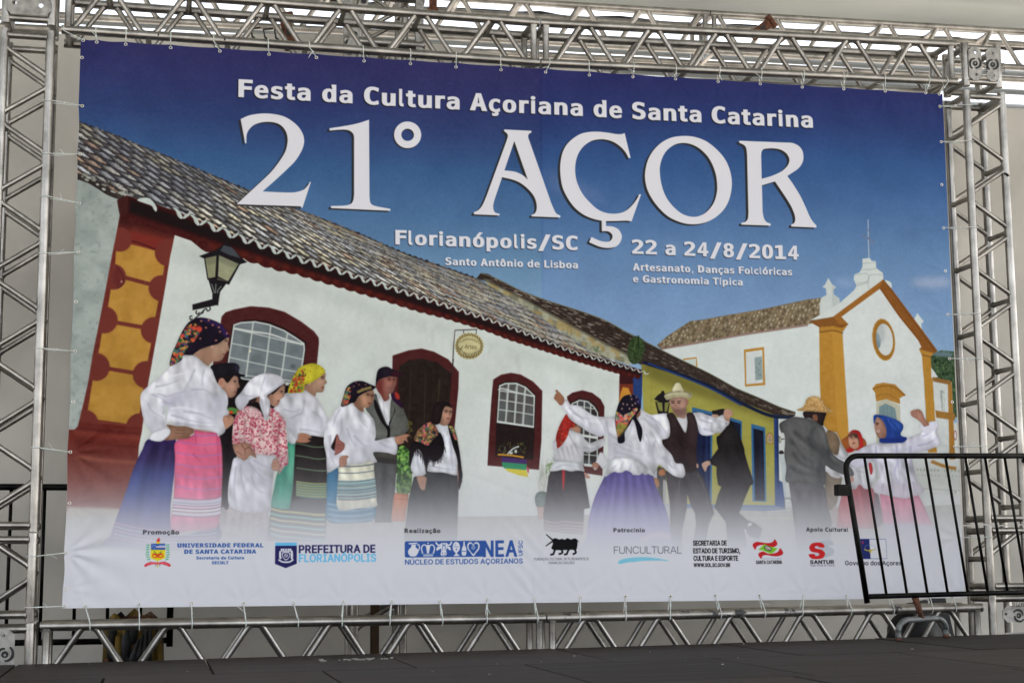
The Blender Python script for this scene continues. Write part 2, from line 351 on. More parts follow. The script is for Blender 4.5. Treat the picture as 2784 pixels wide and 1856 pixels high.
# ------------------------------------------------------------------ canopy structure behind and above
RX0, RX1 = -2.5, 8.2
gr = 'trusses carrying the canopy behind the banner frame'
truss('roof_truss', 'canopy truss left section, seen through the upper beam', (-2.2, 2.6, 3.99), (4.50, 2.6, 4.075), Zu, Yv, .2375, .475, gr, faces='ft', su=.30, sv=.30, cr=.0255, br=.018)
truss('roof_truss', 'canopy truss right section, running above the right corner block', (4.51, 2.6, 4.075), (8.2, 2.6, 4.13), Zu, Yv, .27, .475, gr, faces='ft', su=.30, sv=.30, cr=.0255, br=.018)
truss('roof_truss', 'farthest canopy truss, four pale tubes crossing the bright sky', (-3.2, 4.6, 4.30), (10.0, 4.6, 4.44), Zu, Yv, .3, 3.3, gr, su=.34, sv=.55, cr=.036, br=.022, faces='', allm=CHORD_SHADED)  # darker metal puts shade into the colour of these sunlit tubes
mast = truss('mast', 'upright mast truss behind the centre of the upper beam', (1.62, 1.05, -.40), (1.62, 1.05, 4.6), Xv, Yv, .2, .46, None, su=.29, sv=.29, cat='mast')
L0 = mast.location
def local_box(parent, name, c, s, m, rot=None, bev=.002):
    me = box_mesh(name, (0, 0, 0), s, rot, bev); o = link(name, me, parent, m, Vector(c)-parent.location); return o
# sleeve block climbing the mast
for x in (1.54, 1.99): 
    local_box(mast, 'sleeve_plate', (x, .98, 3.62), (.05, .05, .78), PLATE)
for z in (3.42, 3.72): rod('sleeve_rung', BRACE, (1.52, .98, z), (2.02, .98, z), .030, mast)
bar = local_box(mast, 'flat_bar', (1.60, .92, 3.53), (.058, .008, .42), PLATE, Matrix.Rotation(R(14), 3, 'Y'))
for z, dx in ((3.66, .032), (3.44, -.024)):
    bm = bmesh.new(); add_tube(bm, [(0, -.010, 0), (0, .006, 0)], .018, 12); bmesh.ops.recalc_face_normals(bm, faces=bm.faces); link('bolt', mesh_from_bm(bm, 'bolt'), mast, GUNK, Vector((1.60+dx, .915, z))-L0)
# steel brackets
def bracket(label, c, s, tilt=0.0, m=RUSTY):
    root = empty('bracket', c, label, 'bracket', 'rusty steel brackets on the canopy trusses')
    bm = bmesh.new(); rr = Matrix.Rotation(tilt, 3, 'Y')
    add_box(bm, (0, 0, 0), s, rr, .004); me = mesh_from_bm(bm, 'arm'); link('arm', me, root, m)
    bm = bmesh.new(); add_box(bm, rr @ Vector((0, -.006, s[2]*.42)), (s[0]*1.6, s[1]*1.2, s[2]*.16), rr, .004); add_box(bm, rr @ Vector((0, -.006, -s[2]*.42)), (s[0]*1.3, s[1]*1.2, s[2]*.12), rr, .004); link('clamp', mesh_from_bm(bm, 'clamp'), root, m)
    bm = bmesh.new(); add_box(bm, rr @ Vector((0, -s[1]*.52, 0)), (s[0]*.35, .004, s[2]*.22), rr); link('slot', mesh_from_bm(bm, 'slot'), root, GUNK)
    return root
bracket('rusty slotted bracket hanging right of the mast top', (2.33, 2.45, 4.32), (.055, .03, .30), 0)
bracket('dark rusty bracket left of the mast, high up', (1.06, 2.45, 4.30), (.04, .03, .30), R(14))
bracket('rusty clamp beside the mast below the upper tube', (1.22, 1.6, 3.66), (.07, .04, .26), R(-12))
bracket('orange brown bracket under the canopy edge right of centre', (4.86, 2.42, 4.22), (.07, .04, .22), R(52))
# black buckle hooks left of the mast
bk = empty('ratchet_buckle', (1.20, 1.4, 3.55), 'black ratchet buckle dangling left of the mast', 'buckle')
for dx in (-.17, -.09, -.02):
    link('hook', tube_mesh('hook', [(dx, 0, .06), (dx-.06, 0, .05), (dx-.05, 0, 0), (dx+.02, 0, -.06)], .007, 6), bk, GUNK)
# canopy cloth rising from the canopy truss towards the audience, sagging between purlins
nx, ny = 90, 110; vsx = []
for j in range(ny+1):
    for i in range(nx+1):
        x = -9.5+i/nx*27; t = j/ny; d_ = t*12.5; y = 2.98-d_; z = 4.46+.0098*x+d_*.17+.035*math.sin(d_*4.6+.3*math.sin(x))-.03*math.sin(x*2.1+t*3)*math.sin(d_*1.2)  # forward and sideways reach added out of view, shades the stage, darkens reflections
        if j == 0: z -= .02
        vsx.append((x, y, z))
fc = [(j*(nx+1)+i, j*(nx+1)+i+1, (j+1)*(nx+1)+i+1, (j+1)*(nx+1)+i) for j in range(ny) for i in range(nx)]
me = bpy.data.meshes.new('canopy'); me.from_pydata(vsx, [], fc); 
for p in me.polygons: p.use_smooth = True
cn = link('canopy', me, None, ROOF); tag(cn, 'white cloth canopy stretched over the stage', 'canopy')
rh = random.Random(3); pr = [(x, 2.97+rh.uniform(-.012, .012), 4.352+.0098*x+rh.uniform(-.012, .012)) for x in np.arange(-2.5, 9.5, .16)]
link('rolled_edge_shadow', tube_mesh('rolled_edge_shadow', pr, [rh.uniform(.028, .046) for _ in pr], 8), cn, mat('shadow_dark_cloth', (.035, .03, .026), .8))  # rolled hem coloured dark to stand in for the shadow gap under the canopy
# ------------------------------------------------------------------ backdrop cloth
TOPX = [-5, -.06, .7, 1.5, 2.24, 2.69, 3.0, 3.32, 4.4, 6.14, 11]; TOPZ = [3.60, 3.56, 3.62, 3.66, 3.66, 3.60, 3.55, 3.53, 3.48, 3.475, 3.46]
nx, nz = 260, 90; V_ = []
rb = np.random.default_rng(3)
for j in range(nz+1):
    for i in range(nx+1):
        x = -4+i/nx*14; tz = float(np.interp(x, TOPX, TOPZ)); t = j/nz; z = -1.35+(tz+1.35)*t
        y = 1.62+.022*math.sin(x*3.1+.6*math.sin(z*2))+.012*math.sin(z*5.2+1.4*math.sin(x*1.3))+.008*math.sin(z*13+x*2)+.02*math.sin(x*.9+z*.8)
        for sx in (-1.6, -.075, 1.45, 2.98, 4.5, 6.03): y -= .010*math.exp(-((x-sx)/.02)**2)
        V_.append((x, y, z))
fc = [(j*(nx+1)+i, j*(nx+1)+i+1, (j+1)*(nx+1)+i+1, (j+1)*(nx+1)+i) for j in range(nz) for i in range(nx)]
me = bpy.data.meshes.new('backdrop'); me.from_pydata(V_, [], fc)
for p in me.polygons: p.use_smooth = True
bd = link('backdrop_cloth', me, None, BACK); tag(bd, 'beige cloth wall hanging behind the truss frame', 'backdrop')
# dark strips of old tape on the backdrop and columns
def tape(label, c, s, rot=0.0, m=INK):
    bm = bmesh.new(); add_tube(bm, [(0, 0, 0), (s[0]*.4, 0, s[1]*.15), (s[0], 0, -s[1]*.3)], s[1], 6, flat=(1, .35)); o = link('tape_scrap', mesh_from_bm(bm, 'tape', True), None, m, c); o.rotation_euler = (0, rot, 0); tag(o, label, 'tape', 'scraps of black tape')
tape('black tape scrap stuck on the right column near its top', (5.395, -.032, 2.52), (.03, .012), .4)
tape('black tape scrap stuck on the right column above the barrier', (5.415, -.032, .80), (.02, .010), 1.2)
tape('black tape scrap stuck on the left end of the upper beam', (.402, -.030, 3.05), (.012, .010), 1.3)
tape('black tape scrap stuck on the upper beam right of the first one', (.755, -.030, 3.046), (.010, .010), 1.3)
# ------------------------------------------------------------------ things standing behind the lower beam
def bars_barrier(name, label, O, a, u, H, bars, L, r_rail, r_bar, post_r, mats, foot=None, left_round=True, group='black crowd barriers', bar_off=.0):
    O = Vector(O); root = empty(name, O, label, 'barrier', group); a = Vector(a).normalized(); u = Vector(u).normalized()
    A = lambda s, h: a*s+u*h
    # top rail and end post are one bent tube
    rc = .085 if left_round else .01
    pl = [A(0, 0), A(0, H*.5), A(0, H-rc)] + [A(rc-rc*math.cos(t), H-rc+rc*math.sin(t)) for t in np.linspace(.2, math.pi/2, 7)] + [A(L*.5, H), A(L, H)]
    link('top_rail', tube_mesh('rail', pl, r_rail, 14), root, mats)
    link('bottom_rail', tube_mesh('rail', [A(0.0, .035), A(L, .035)], r_rail*.92, 14), root, mats)
    for s in bars: link('bar', tube_mesh('bar', [A(s, .035), A(s, H-.004)], r_bar, 8), root, mats)
    return root, A
O_ = None
# ------------------------------------------------------------------ print for the banner: a small painter that draws the artwork into an image
BW,BH=5.0254,3.0
SC=400.0
CW,CH=int(BW*SC)+1,int(BH*SC)+1
def _hom(src,dst):
    A=[];b=[]
    for (x,y),(u,v) in zip(src,dst):
        A.append([x,y,1,0,0,0,-u*x,-u*y]);b.append(u)
        A.append([0,0,0,x,y,1,-v*x,-v*y]);b.append(v)
    h=np.linalg.solve(np.array(A,float),np.array(b,float))
    return np.append(h,1).reshape(3,3)
HM=_hom([(220,107),(2562,256),(2623,1624),(169,1653)],[(0,0),(BW*SC,0),(BW*SC,BH*SC),(0,BH*SC)])
HI=np.linalg.inv(HM)
def tocan(p):
    p=np.asarray(p,float);q=np.c_[p,np.ones(len(p))]@HM.T
    return q[:,:2]/q[:,2:]
def topho(p):
    p=np.asarray(p,float);q=np.c_[p,np.ones(len(p))]@HI.T
    return q[:,:2]/q[:,2:]
IMG=np.zeros((CH,CW,3),np.float32)
PK=SC/506.0          # canvas px per photograph px, roughly
def TP(g,s):
    a=np.array([[float(v) for v in t.split(',')] for t in s.split()]) if isinstance(s,str) else np.asarray(s,float)
    return np.c_[g[0]+a[:,0]/g[2],g[1]+a[:,1]/g[2]]
def smooth(p,closed=True,k=6):
    n=len(p)
    if n<3: return p
    if closed: q=np.vstack([p[-1:],p,p[:2]]);m=n
    else: q=np.vstack([2*p[:1]-p[1:2],p,2*p[-1:]-p[-2:-1]]);m=n-1
    out=[]
    for i in range(m):
        a,b,c,d=q[i],q[i+1],q[i+2],q[i+3]
        if abs(b[0]-c[0])+abs(b[1]-c[1])<1e-6: out.append(b);continue
        if abs(a[0]-b[0])+abs(a[1]-b[1])<1e-6 and abs(c[0]-d[0])+abs(c[1]-d[1])<1e-6: out.append(b);continue
        if abs(a[0]-b[0])+abs(a[1]-b[1])<1e-6: a=b-(c-b)
        if abs(c[0]-d[0])+abs(c[1]-d[1])<1e-6: d=c+(c-b)
        for t in np.arange(k)/k:
            out.append(.5*((2*b)+(c-a)*t+(2*a-5*b+4*c-d)*t*t+(3*b-a-3*c+d)*t**3))
    if not closed: out.append(p[-1])
    return np.array(out)
def cov(polys,pad=2):
    """exact-ish area coverage of closed polygons given in canvas px -> (x0,y0,mask)"""
    al=np.vstack(polys)
    x0=int(max(0,np.floor(al[:,0].min())-pad));x1=int(min(CW,np.ceil(al[:,0].max())+pad+1))
    y0=int(max(0,np.floor(al[:,1].min())-pad));y1=int(min(CH,np.ceil(al[:,1].max())+pad+1))
    if x1<=x0 or y1<=y0: return None
    w,h=x1-x0,y1-y0
    acc=np.zeros(h*(w+2))
    X=[];Y=[];DY=[]
    for p in polys:
        a=p;b=np.roll(p,-1,0);k=a[:,1]!=b[:,1];a=a[k];b=b[k]
        if len(a)==0: continue
        d=b-a;lo=np.minimum(a[:,1],b[:,1]);hi=np.maximum(a[:,1],b[:,1])
        r0=np.floor(lo).astype(int);r1=np.maximum(r0,np.ceil(hi).astype(int)-1);n=r1-r0+1
        idx=np.repeat(np.arange(len(a)),n);row=r0[idx]+np.arange(n.sum())-np.repeat(np.cumsum(n)-n,n)
        ya=np.maximum(lo[idx],row);yb=np.minimum(hi[idx],row+1)
        sl=d[idx,0]/d[idx,1];xa=a[idx,0]+(ya-a[idx,1])*sl;xb=a[idx,0]+(yb-a[idx,1])*sl
        sg=np.sign(d[idx,1])*(yb-ya)
        m2=np.maximum(1,np.ceil(np.abs(xb-xa)*1.3)).astype(int)
        j=np.repeat(np.arange(len(row)),m2);o=np.arange(m2.sum())-np.repeat(np.cumsum(m2)-m2,m2)
        t=(o+.5)/m2[j]
        X.append(xa[j]+(xb-xa)[j]*t-x0);Y.append(row[j]-y0);DY.append(sg[j]/m2[j])
    if not X: return None
    X=np.concatenate(X);Y=np.concatenate(Y);DY=np.concatenate(DY)
    ok=(Y>=0)&(Y<h)&(DY!=0);X,Y,DY=X[ok],Y[ok],DY[ok]
    X=np.clip(X,0,w);xi=X.astype(int);fx=X-xi;yi=Y.astype(int)
    base=yi*(w+2)+xi
    acc+=np.bincount(base,DY*(1-fx),minlength=acc.size)[:acc.size]
    acc+=np.bincount(base+1,DY*fx,minlength=acc.size+1)[:acc.size]
    m=np.cumsum(acc.reshape(h,w+2),1)[:,:w]
    return x0,y0,np.clip(np.abs(m),0,1).astype(np.float32)
def _box(a,r,ax):
    r=int(r)
    if r<1: return a
    a=np.moveaxis(a,ax,0);n=a.shape[0]
    c=np.concatenate([np.zeros((1,)+a.shape[1:],a.dtype),np.cumsum(a,0)],0)
    i=np.arange(n);o=(c[np.minimum(n,i+r+1)]-c[np.maximum(0,i-r)])/(2*r+1)
    return np.moveaxis(o,0,ax)
def blur(a,s):
    if s<.35: return a
    if s<1.2:
        k=min(.33,s*.28)
        for ax in (0,1):
            q=np.roll(a,1,ax);w=np.roll(a,-1,ax);a=a*(1-2*k)+(q+w)*k
        return a
    r=max(1,int(round(s)))
    for _ in range(3 if s>2 else 2):
        a=_box(_box(a,r,0),r,1)
    return a
_rng=np.random.default_rng(7)
def vn(h,w,sc,seed=0,sy=None):
    r=np.random.default_rng(seed);sy=sy or sc
    gh,gw=int(h/sy)+3,int(w/sc)+3
    g=r.random((gh,gw)).astype(np.float32)
    y=np.arange(h)/sy;x=np.arange(w)/sc
    yi=y.astype(int);xi=x.astype(int);fy=(y-yi)[:,None];fx=(x-xi)[None]
    fy=fy*fy*(3-2*fy);fx=fx*fx*(3-2*fx)
    a=g[yi][:,xi];b=g[yi][:,xi+1];c=g[yi+1][:,xi];d=g[yi+1][:,xi+1]
    return (a*(1-fx)+b*fx)*(1-fy)+(c*(1-fx)+d*fx)*fy
def fbm(h,w,sc,seed=0,o=3):
    t=0;a=1;s=0
    for i in range(o):
        t=t+a*vn(h,w,max(1.2,sc/2**i),seed+i*17);s+=a;a*=.55
    return t/s
LAST=[None]
def put(m,col,a=1.0,n=0,ns=3,seed=None,clip=None):
    if m is None: return
    x0,y0,c=m;h,w=c.shape
    if clip is not None and clip is not False:
        cx,cy,cm=clip;k=np.zeros_like(c)
        ax0,ay0=max(x0,cx),max(y0,cy);ax1,ay1=min(x0+w,cx+cm.shape[1]),min(y0+h,cy+cm.shape[0])
        if ax1<=ax0 or ay1<=ay0: return
        k[ay0-y0:ay1-y0,ax0-x0:ax1-x0]=cm[ay0-cy:ay1-cy,ax0-cx:ax1-cx];c=c*k
    c=(c*a)[...,None]
    col=np.asarray(col,np.float32)
    if n:
        sd=seed if seed is not None else int(x0*7+y0*13)
        col=col+((fbm(h,w,ns,sd)-.5)*2*n)[...,None]
    R=IMG[y0:y0+h,x0:x0+w]
    R[:]=R*(1-c)+col*c
WRK=[0]
def wrinkle(m,amp,sc=17.):
    # soft cloth creases: ridged noise, stretched along a per-garment slant
    x0,y0,c=m;h,w=c.shape;sd=int(x0*3+y0*5);sc=sc*PK/.79
    v=vn(h,w,sc,sd,sc*1.7)+.5*vn(h,w,sc*.55,sd+3,sc*.8);v=blur(v,1.5)
    gx=v-np.roll(v,3,1);gy=v-np.roll(v,3,0);gx[:,:3]=0;gy[:3]=0
    u=fbm(h,w,sc*2.6,sd+9,2)-.5
    f=1+amp*(.42*gx-.30*gy+.26*u)
    R=IMG[y0:y0+h,x0:x0+w];k=(c)[...,None]
    R[:]=R*(1-k)+np.clip(R*f[...,None],0,255)*k
def _poly(g,s,sm):
    p=TP(g,s)
    return tocan(smooth(p) if sm else p)
def P(g,s,col,sm=1,a=1,b=0,n=0,ns=3,clip=None,keep=True,seed=None):
    """paint a closed shape; remembered as clip for D and Q"""
    ss=s if isinstance(s,(list,tuple)) and isinstance(s[0],str) else [s]
    b=b*PK;m=cov([_poly(g,x,sm) for x in ss],pad=int(3*b)+3)
    if m is None: return None
    if b: m=(m[0],m[1],blur(m[2],b))
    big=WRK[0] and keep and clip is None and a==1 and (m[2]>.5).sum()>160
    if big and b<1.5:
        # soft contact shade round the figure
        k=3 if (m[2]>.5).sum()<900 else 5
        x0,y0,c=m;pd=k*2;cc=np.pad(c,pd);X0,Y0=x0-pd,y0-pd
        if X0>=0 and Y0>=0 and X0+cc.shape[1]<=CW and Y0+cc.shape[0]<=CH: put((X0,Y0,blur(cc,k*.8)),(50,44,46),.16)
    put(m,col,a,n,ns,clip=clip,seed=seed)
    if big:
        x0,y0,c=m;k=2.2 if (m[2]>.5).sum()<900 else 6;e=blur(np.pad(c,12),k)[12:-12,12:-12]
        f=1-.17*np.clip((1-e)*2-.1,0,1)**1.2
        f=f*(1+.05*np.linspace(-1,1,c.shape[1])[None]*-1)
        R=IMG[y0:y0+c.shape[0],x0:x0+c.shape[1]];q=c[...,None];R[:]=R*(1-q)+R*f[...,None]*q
    if keep:
        LAST[0]=m
        if WRK[0] and a==1 and (m[2]>.5).sum()>900: wrinkle(m,WRK[0] if min(col)>150 else WRK[0]*.7)
    return m
def Q(g,s,col,a=1,b=2,sm=1,n=0,ns=3):
    return P(g,s,col,sm,a,b,n,ns,clip=LAST[0],keep=False)
def stroke(p,w0,w1=None):
    w1=w0 if w1 is None else w1
    d=np.gradient(p,axis=0);l=np.hypot(d[:,0],d[:,1])+1e-9;nx=np.c_[-d[:,1]/l,d[:,0]/l]
    w=np.linspace(w0,w1,len(p))[:,None]/2
    return np.vstack([p+nx*w,(p-nx*w)[::-1]])
def L(g,s,w,col,a=1,b=0,sm=1,w1=None,clip=None):
    """stroke, widths in photograph px"""
    p=TP(g,s)
    if sm and len(p)>2: p=smooth(p,False)
    q=tocan(stroke(p,w,w1));b=b*PK
    m=cov([q],pad=int(3*b)+3)
    if m is None: return
    if b: m=(m[0],m[1],blur(m[2],b))
    put(m,col,a,clip=clip)
def D(g,s,w,col,a=.5,b=2,w1=None,sm=1): L(g,s,w,col,a,b,sm,w1,clip=LAST[0])
def E(g,x,y,rx,ry,col,a=1,b=0,rot=0,clip=None,keep=False,n=0):
    t=np.linspace(0,2*np.pi,20,endpoint=False);c,s=np.cos(np.radians(rot)),np.sin(np.radians(rot))
    X=rx*np.cos(t);Y=ry*np.sin(t)
    return P(g,np.c_[x+X*c-Y*s,y+X*s+Y*c],col,0,a,b,n,clip=clip,keep=keep)
def EC(g,x,y,rx,ry,col,a=1,b=1,rot=0): E(g,x,y,rx,ry,col,a,b,rot,clip=LAST[0])
def spots(m,cols,n,r,seed=1,a=1,b=.4,asp=1.0):
    """scatter little printed blobs over mask m"""
    if m is None: return
    x0,y0,c=m;h,w=c.shape;rg=np.random.default_rng(seed)
    yy,xx=np.nonzero(c>.5)
    if len(yy)==0: return
    for i in range(n):
        k=rg.integers(len(yy));cx,cy=x0+xx[k]+rg.random(),y0+yy[k]+rg.random();rr=r*PK*(.6+.8*rg.random())
        t=np.linspace(0,2*np.pi,9,endpoint=False)+rg.random();q=rr*(.7+.5*rg.random(9))
        an=rg.random()*3.14;X=q*np.cos(t)*asp;Y=q*np.sin(t)
        p=np.c_[cx+X*np.cos(an)-Y*np.sin(an),cy+X*np.sin(an)+Y*np.cos(an)]
        put(cov([p]),cols[rg.integers(len(cols))],a,clip=m)
def noisemix(m,cols,sc,seed=0,th=(.45,.55),a=1,sy=None):
    """print of irregular patches"""
    x0,y0,c=m;h,w=c.shape
    for i,cl in enumerate(cols):
        v=vn(h,w,sc*PK,seed+i*31,sy*PK if sy else None)
        k=np.clip((v-th[0])/(th[1]-th[0]),0,1)
        put((x0,y0,c*k),cl,a)

ADV=dict(a=668,b=699,c=588,d=699,e=664,f=422,g=699,h=712,i=342,l=342,m=1058,n=712,o=687,p=699,q=699,r=497,s=593,t=456,u=712,v=650,w=980,z=597,A=776,B=762,C=724,D=830,E=683,F=650,G=811,H=837,I=546,L=637,M=948,N=847,O=850,P=733,R=782,S=710,T=682,U=812,V=764,W=1128,K=770)
ADV.update({'/':689,' ':342,',':361,'.':361,'y':650,'k':671,':':402})
ADV.update({c:711 for c in '0123456789'})
BASE={'ç':'c','ã':'a','í':'i','ó':'o','ô':'o','ú':'u','Ç':'C','Ú':'U','Ã':'A','Ó':'O','á':'a','ê':'e'}
for k_,v_ in BASE.items(): ADV[k_]=ADV[v_]
RNDS='aceopqbdgsçãóôCGOSeê0'
def _off(c,dx,dy):
    p=np.array(c,float);a=np.roll(p,1,0);b=np.roll(p,-1,0)
    e1=p-a;e2=b-p;e1/=np.hypot(*e1.T)[:,None]+1e-9;e2/=np.hypot(*e2.T)[:,None]+1e-9
    n1=np.c_[e1[:,1],-e1[:,0]];n2=np.c_[e2[:,1],-e2[:,0]]
    m=n1+n2;l=(m*m).sum(1)[:,None];m=m*np.minimum(2/np.maximum(l,1e-6),1.6)
    m=np.clip(m,-1.25,1.25)
    return p+m*[dx,dy]
def glyph(ch,style):
    """-> (contours, advance, ink height info) in 1/1000 em"""
    if ch==' ': return [],(342 if style in('V',) else 190)
    if style=='V':
        f='I' if ch in 'ilrmtíjfw/MW' or ('D'+ch) not in FONT else 'D'
        if ch=='1': f='D'
        cs=FONT.get(f+ch) or FONT['I'+ch]
        if ch=='0': cs=sorted(cs,key=lambda c:min(p[1] for p in c)-max(p[1] for p in c))[:2]
        sgn=1.0
        # outward direction: largest contour orientation
        ar=[0.5*sum(c[i-1][0]*c[i][1]-c[i][0]*c[i-1][1] for i in range(len(c))) for c in cs]
        big=ar[int(np.argmax(np.abs(ar)))];sgn=1.0 if big>0 else -1.0
        dx,dy=(38,25) if ch.islower() or ch.isdigit() else (42,28)
        if ch in '/,.': dx,dy=(25,10)
        o=[_off(c,sgn*dx,sgn*dy) for c in cs]
        al=np.vstack(o);X0,X1=al[:,0].min(),al[:,0].max()
        src=np.vstack([np.array(c) for c in cs]);Y0,Y1=src[:,1].min(),src[:,1].max()
        b0,b1=al[:,1].min(),al[:,1].max()
        adv=ADV.get(ch,700)
        sb=12 if ch in 'AVvTyWw/' else (50 if ch in RNDS else 68)
        if ch in 'tfrLF': sbr=14
        elif ch in 'ad': sbr=68
        else: sbr=sb
        if ch in 'tf': sb=14
        if ch in '2341': sb=sbr=55
        if ch in ',.': sb=sbr=100
        k=(adv-sb-sbr)/(X1-X0)
        caph=727;ky=caph/(510 if f=='I' else 515)
        if f=='I' and ch in 'rmií': ky=548/384
        if f=='D' and ch.islower(): ky=548/399*.985
        out=[]
        for c in o:
            q=c.copy();q[:,0]=(q[:,0]-X0)*k+sb
            # keep original heights while emboldened
            q[:,1]=((q[:,1]-b0)/(b1-b0)*(Y1-Y0)+Y0)*ky
            out.append(q)
        return out,adv
    cs=FONT.get('I'+ch)
    dx=dict(R=0,B=16,H=30,T=-7,C=30)[style]
    ar=[0.5*sum(c[i-1][0]*c[i][1]-c[i][0]*c[i-1][1] for i in range(len(c))) for c in cs]
    big=ar[int(np.argmax(np.abs(ar)))];sgn=1.0 if big>0 else -1.0
    o=[_off(c,sgn*dx,sgn*dx*.6) for c in cs]
    al=np.vstack(o);X0,X1=al[:,0].min(),al[:,0].max()
    sb=14 if ch in 'AVTvt' else 34
    if style=='C': sb=10
    return [np.c_[(c[:,0]-X0)+sb,c[:,1]*1.36] for c in o],(X1-X0)+2*sb
def TXT(s,x0,y0,x1,y1,cap,col,style='V',sh=None,track=0,a=1):
    """text whose baseline runs from photo point (x0,y0) to (x1,y1); cap = capital height in photo px at the middle"""
    lay=[];X=0
    for ch in s:
        g,adv=glyph(ch,style);lay.append((X,g));X+=adv+track
    allp=np.vstack([c+[X_,0] for X_,g in lay for c in g])
    a0,a1=allp[:,0].min(),allp[:,0].max()
    A,B=tocan([(x0,y0),(x1,y1)]);d=B-A;Ln=np.hypot(*d);u=d/Ln;v=np.array([u[1],-u[0]])
    mid=tocan([((x0+x1)/2,(y0+y1)/2),((x0+x1)/2,(y0+y1)/2-cap)]);hk=np.hypot(*(mid[1]-mid[0]))/(727 if style=='V' else 510*1.36)
    k=Ln/(a1-a0)
    polys=[A+np.outer((c[:,0]+X_-a0)*k,u)+np.outer(c[:,1]*hk,v) for X_,g in lay for c in g]
    if sh:
        put(cov([p+np.array(sh[:2])*PK for p in polys]),sh[2],sh[3])
    put(cov(polys),col,a)
A_=(300,840,3.92);B_=(300,1150,3.92);C_=(720,960,3.136);D_=(1450,1000,3.136);E_=(1800,1000,3.2675);F_=(2080,1040,3.2667)
G_=(200,320,2.3057);H_=(180,540,2.529);I_=(560,560,2.6132);J_=(1250,700,2.6133);K_=(1700,560,2.614);L_=(2100,580,2.6135)
M_=(600,280,3.92);N_=(1240,320,4.127);O_=(1720,340,4.127);P_=(360,1420,3.2667);Q_=(1060,1420,3.92);R_=(1640,1420,4.523);S_=(2020,1420,4.704)
U_=(0,0,1)
def base_fill():
    P(U_,[(100,1150),(2700,1150),(2700,1700),(100,1700)],(182,186,186),0)
    P(U_,[(100,1150),(420,1150),(400,1392),(100,1392)],(96,42,36),0)
def grad_sky():
    v=np.linspace(0,1,CH)[:,None];u=np.linspace(0,1,CW)[None]
    ks=[0,.06,.12,.19,.28,.37,.47,.58,1];cs=np.array([(48,47,94),(46,52,100),(46,62,110),(52,84,132),(70,104,148),(96,130,166),(116,148,182),(132,164,190),(150,178,196)],float)
    for k in range(3): IMG[...,k]=np.interp((v-.02*np.sin(u*5)+.03*(u>.505)*(1-v)),ks,cs[:,k])
    IMG[:]+=((fbm(CH,CW,60,3)-.5)*7)[...,None]+((fbm(CH,CW,3,5,2)-.5)*7)[...,None]
    # the two welded halves of the vinyl differ a little in tone
    IMG[:,int(CW*.502):,:2]*=.94
def clouds():
    P(N_,"1020,580 1140,640 1300,700 1450,780 1640,880 1650,940 1500,920 1300,860 1120,820",(120,130,170),a=.35,b=14)
    P(O_,"380,1330 470,1330 560,1390 500,1430 400,1400",(150,165,190),a=.3,b=14)
    P(L_,"990,480 1060,460 1250,460 1250,520 1100,528 1010,510",(160,165,190),a=.6,b=8)
    P(L_,"430,480 520,468 600,480 600,515 500,515",(140,160,195),a=.45,b=7)
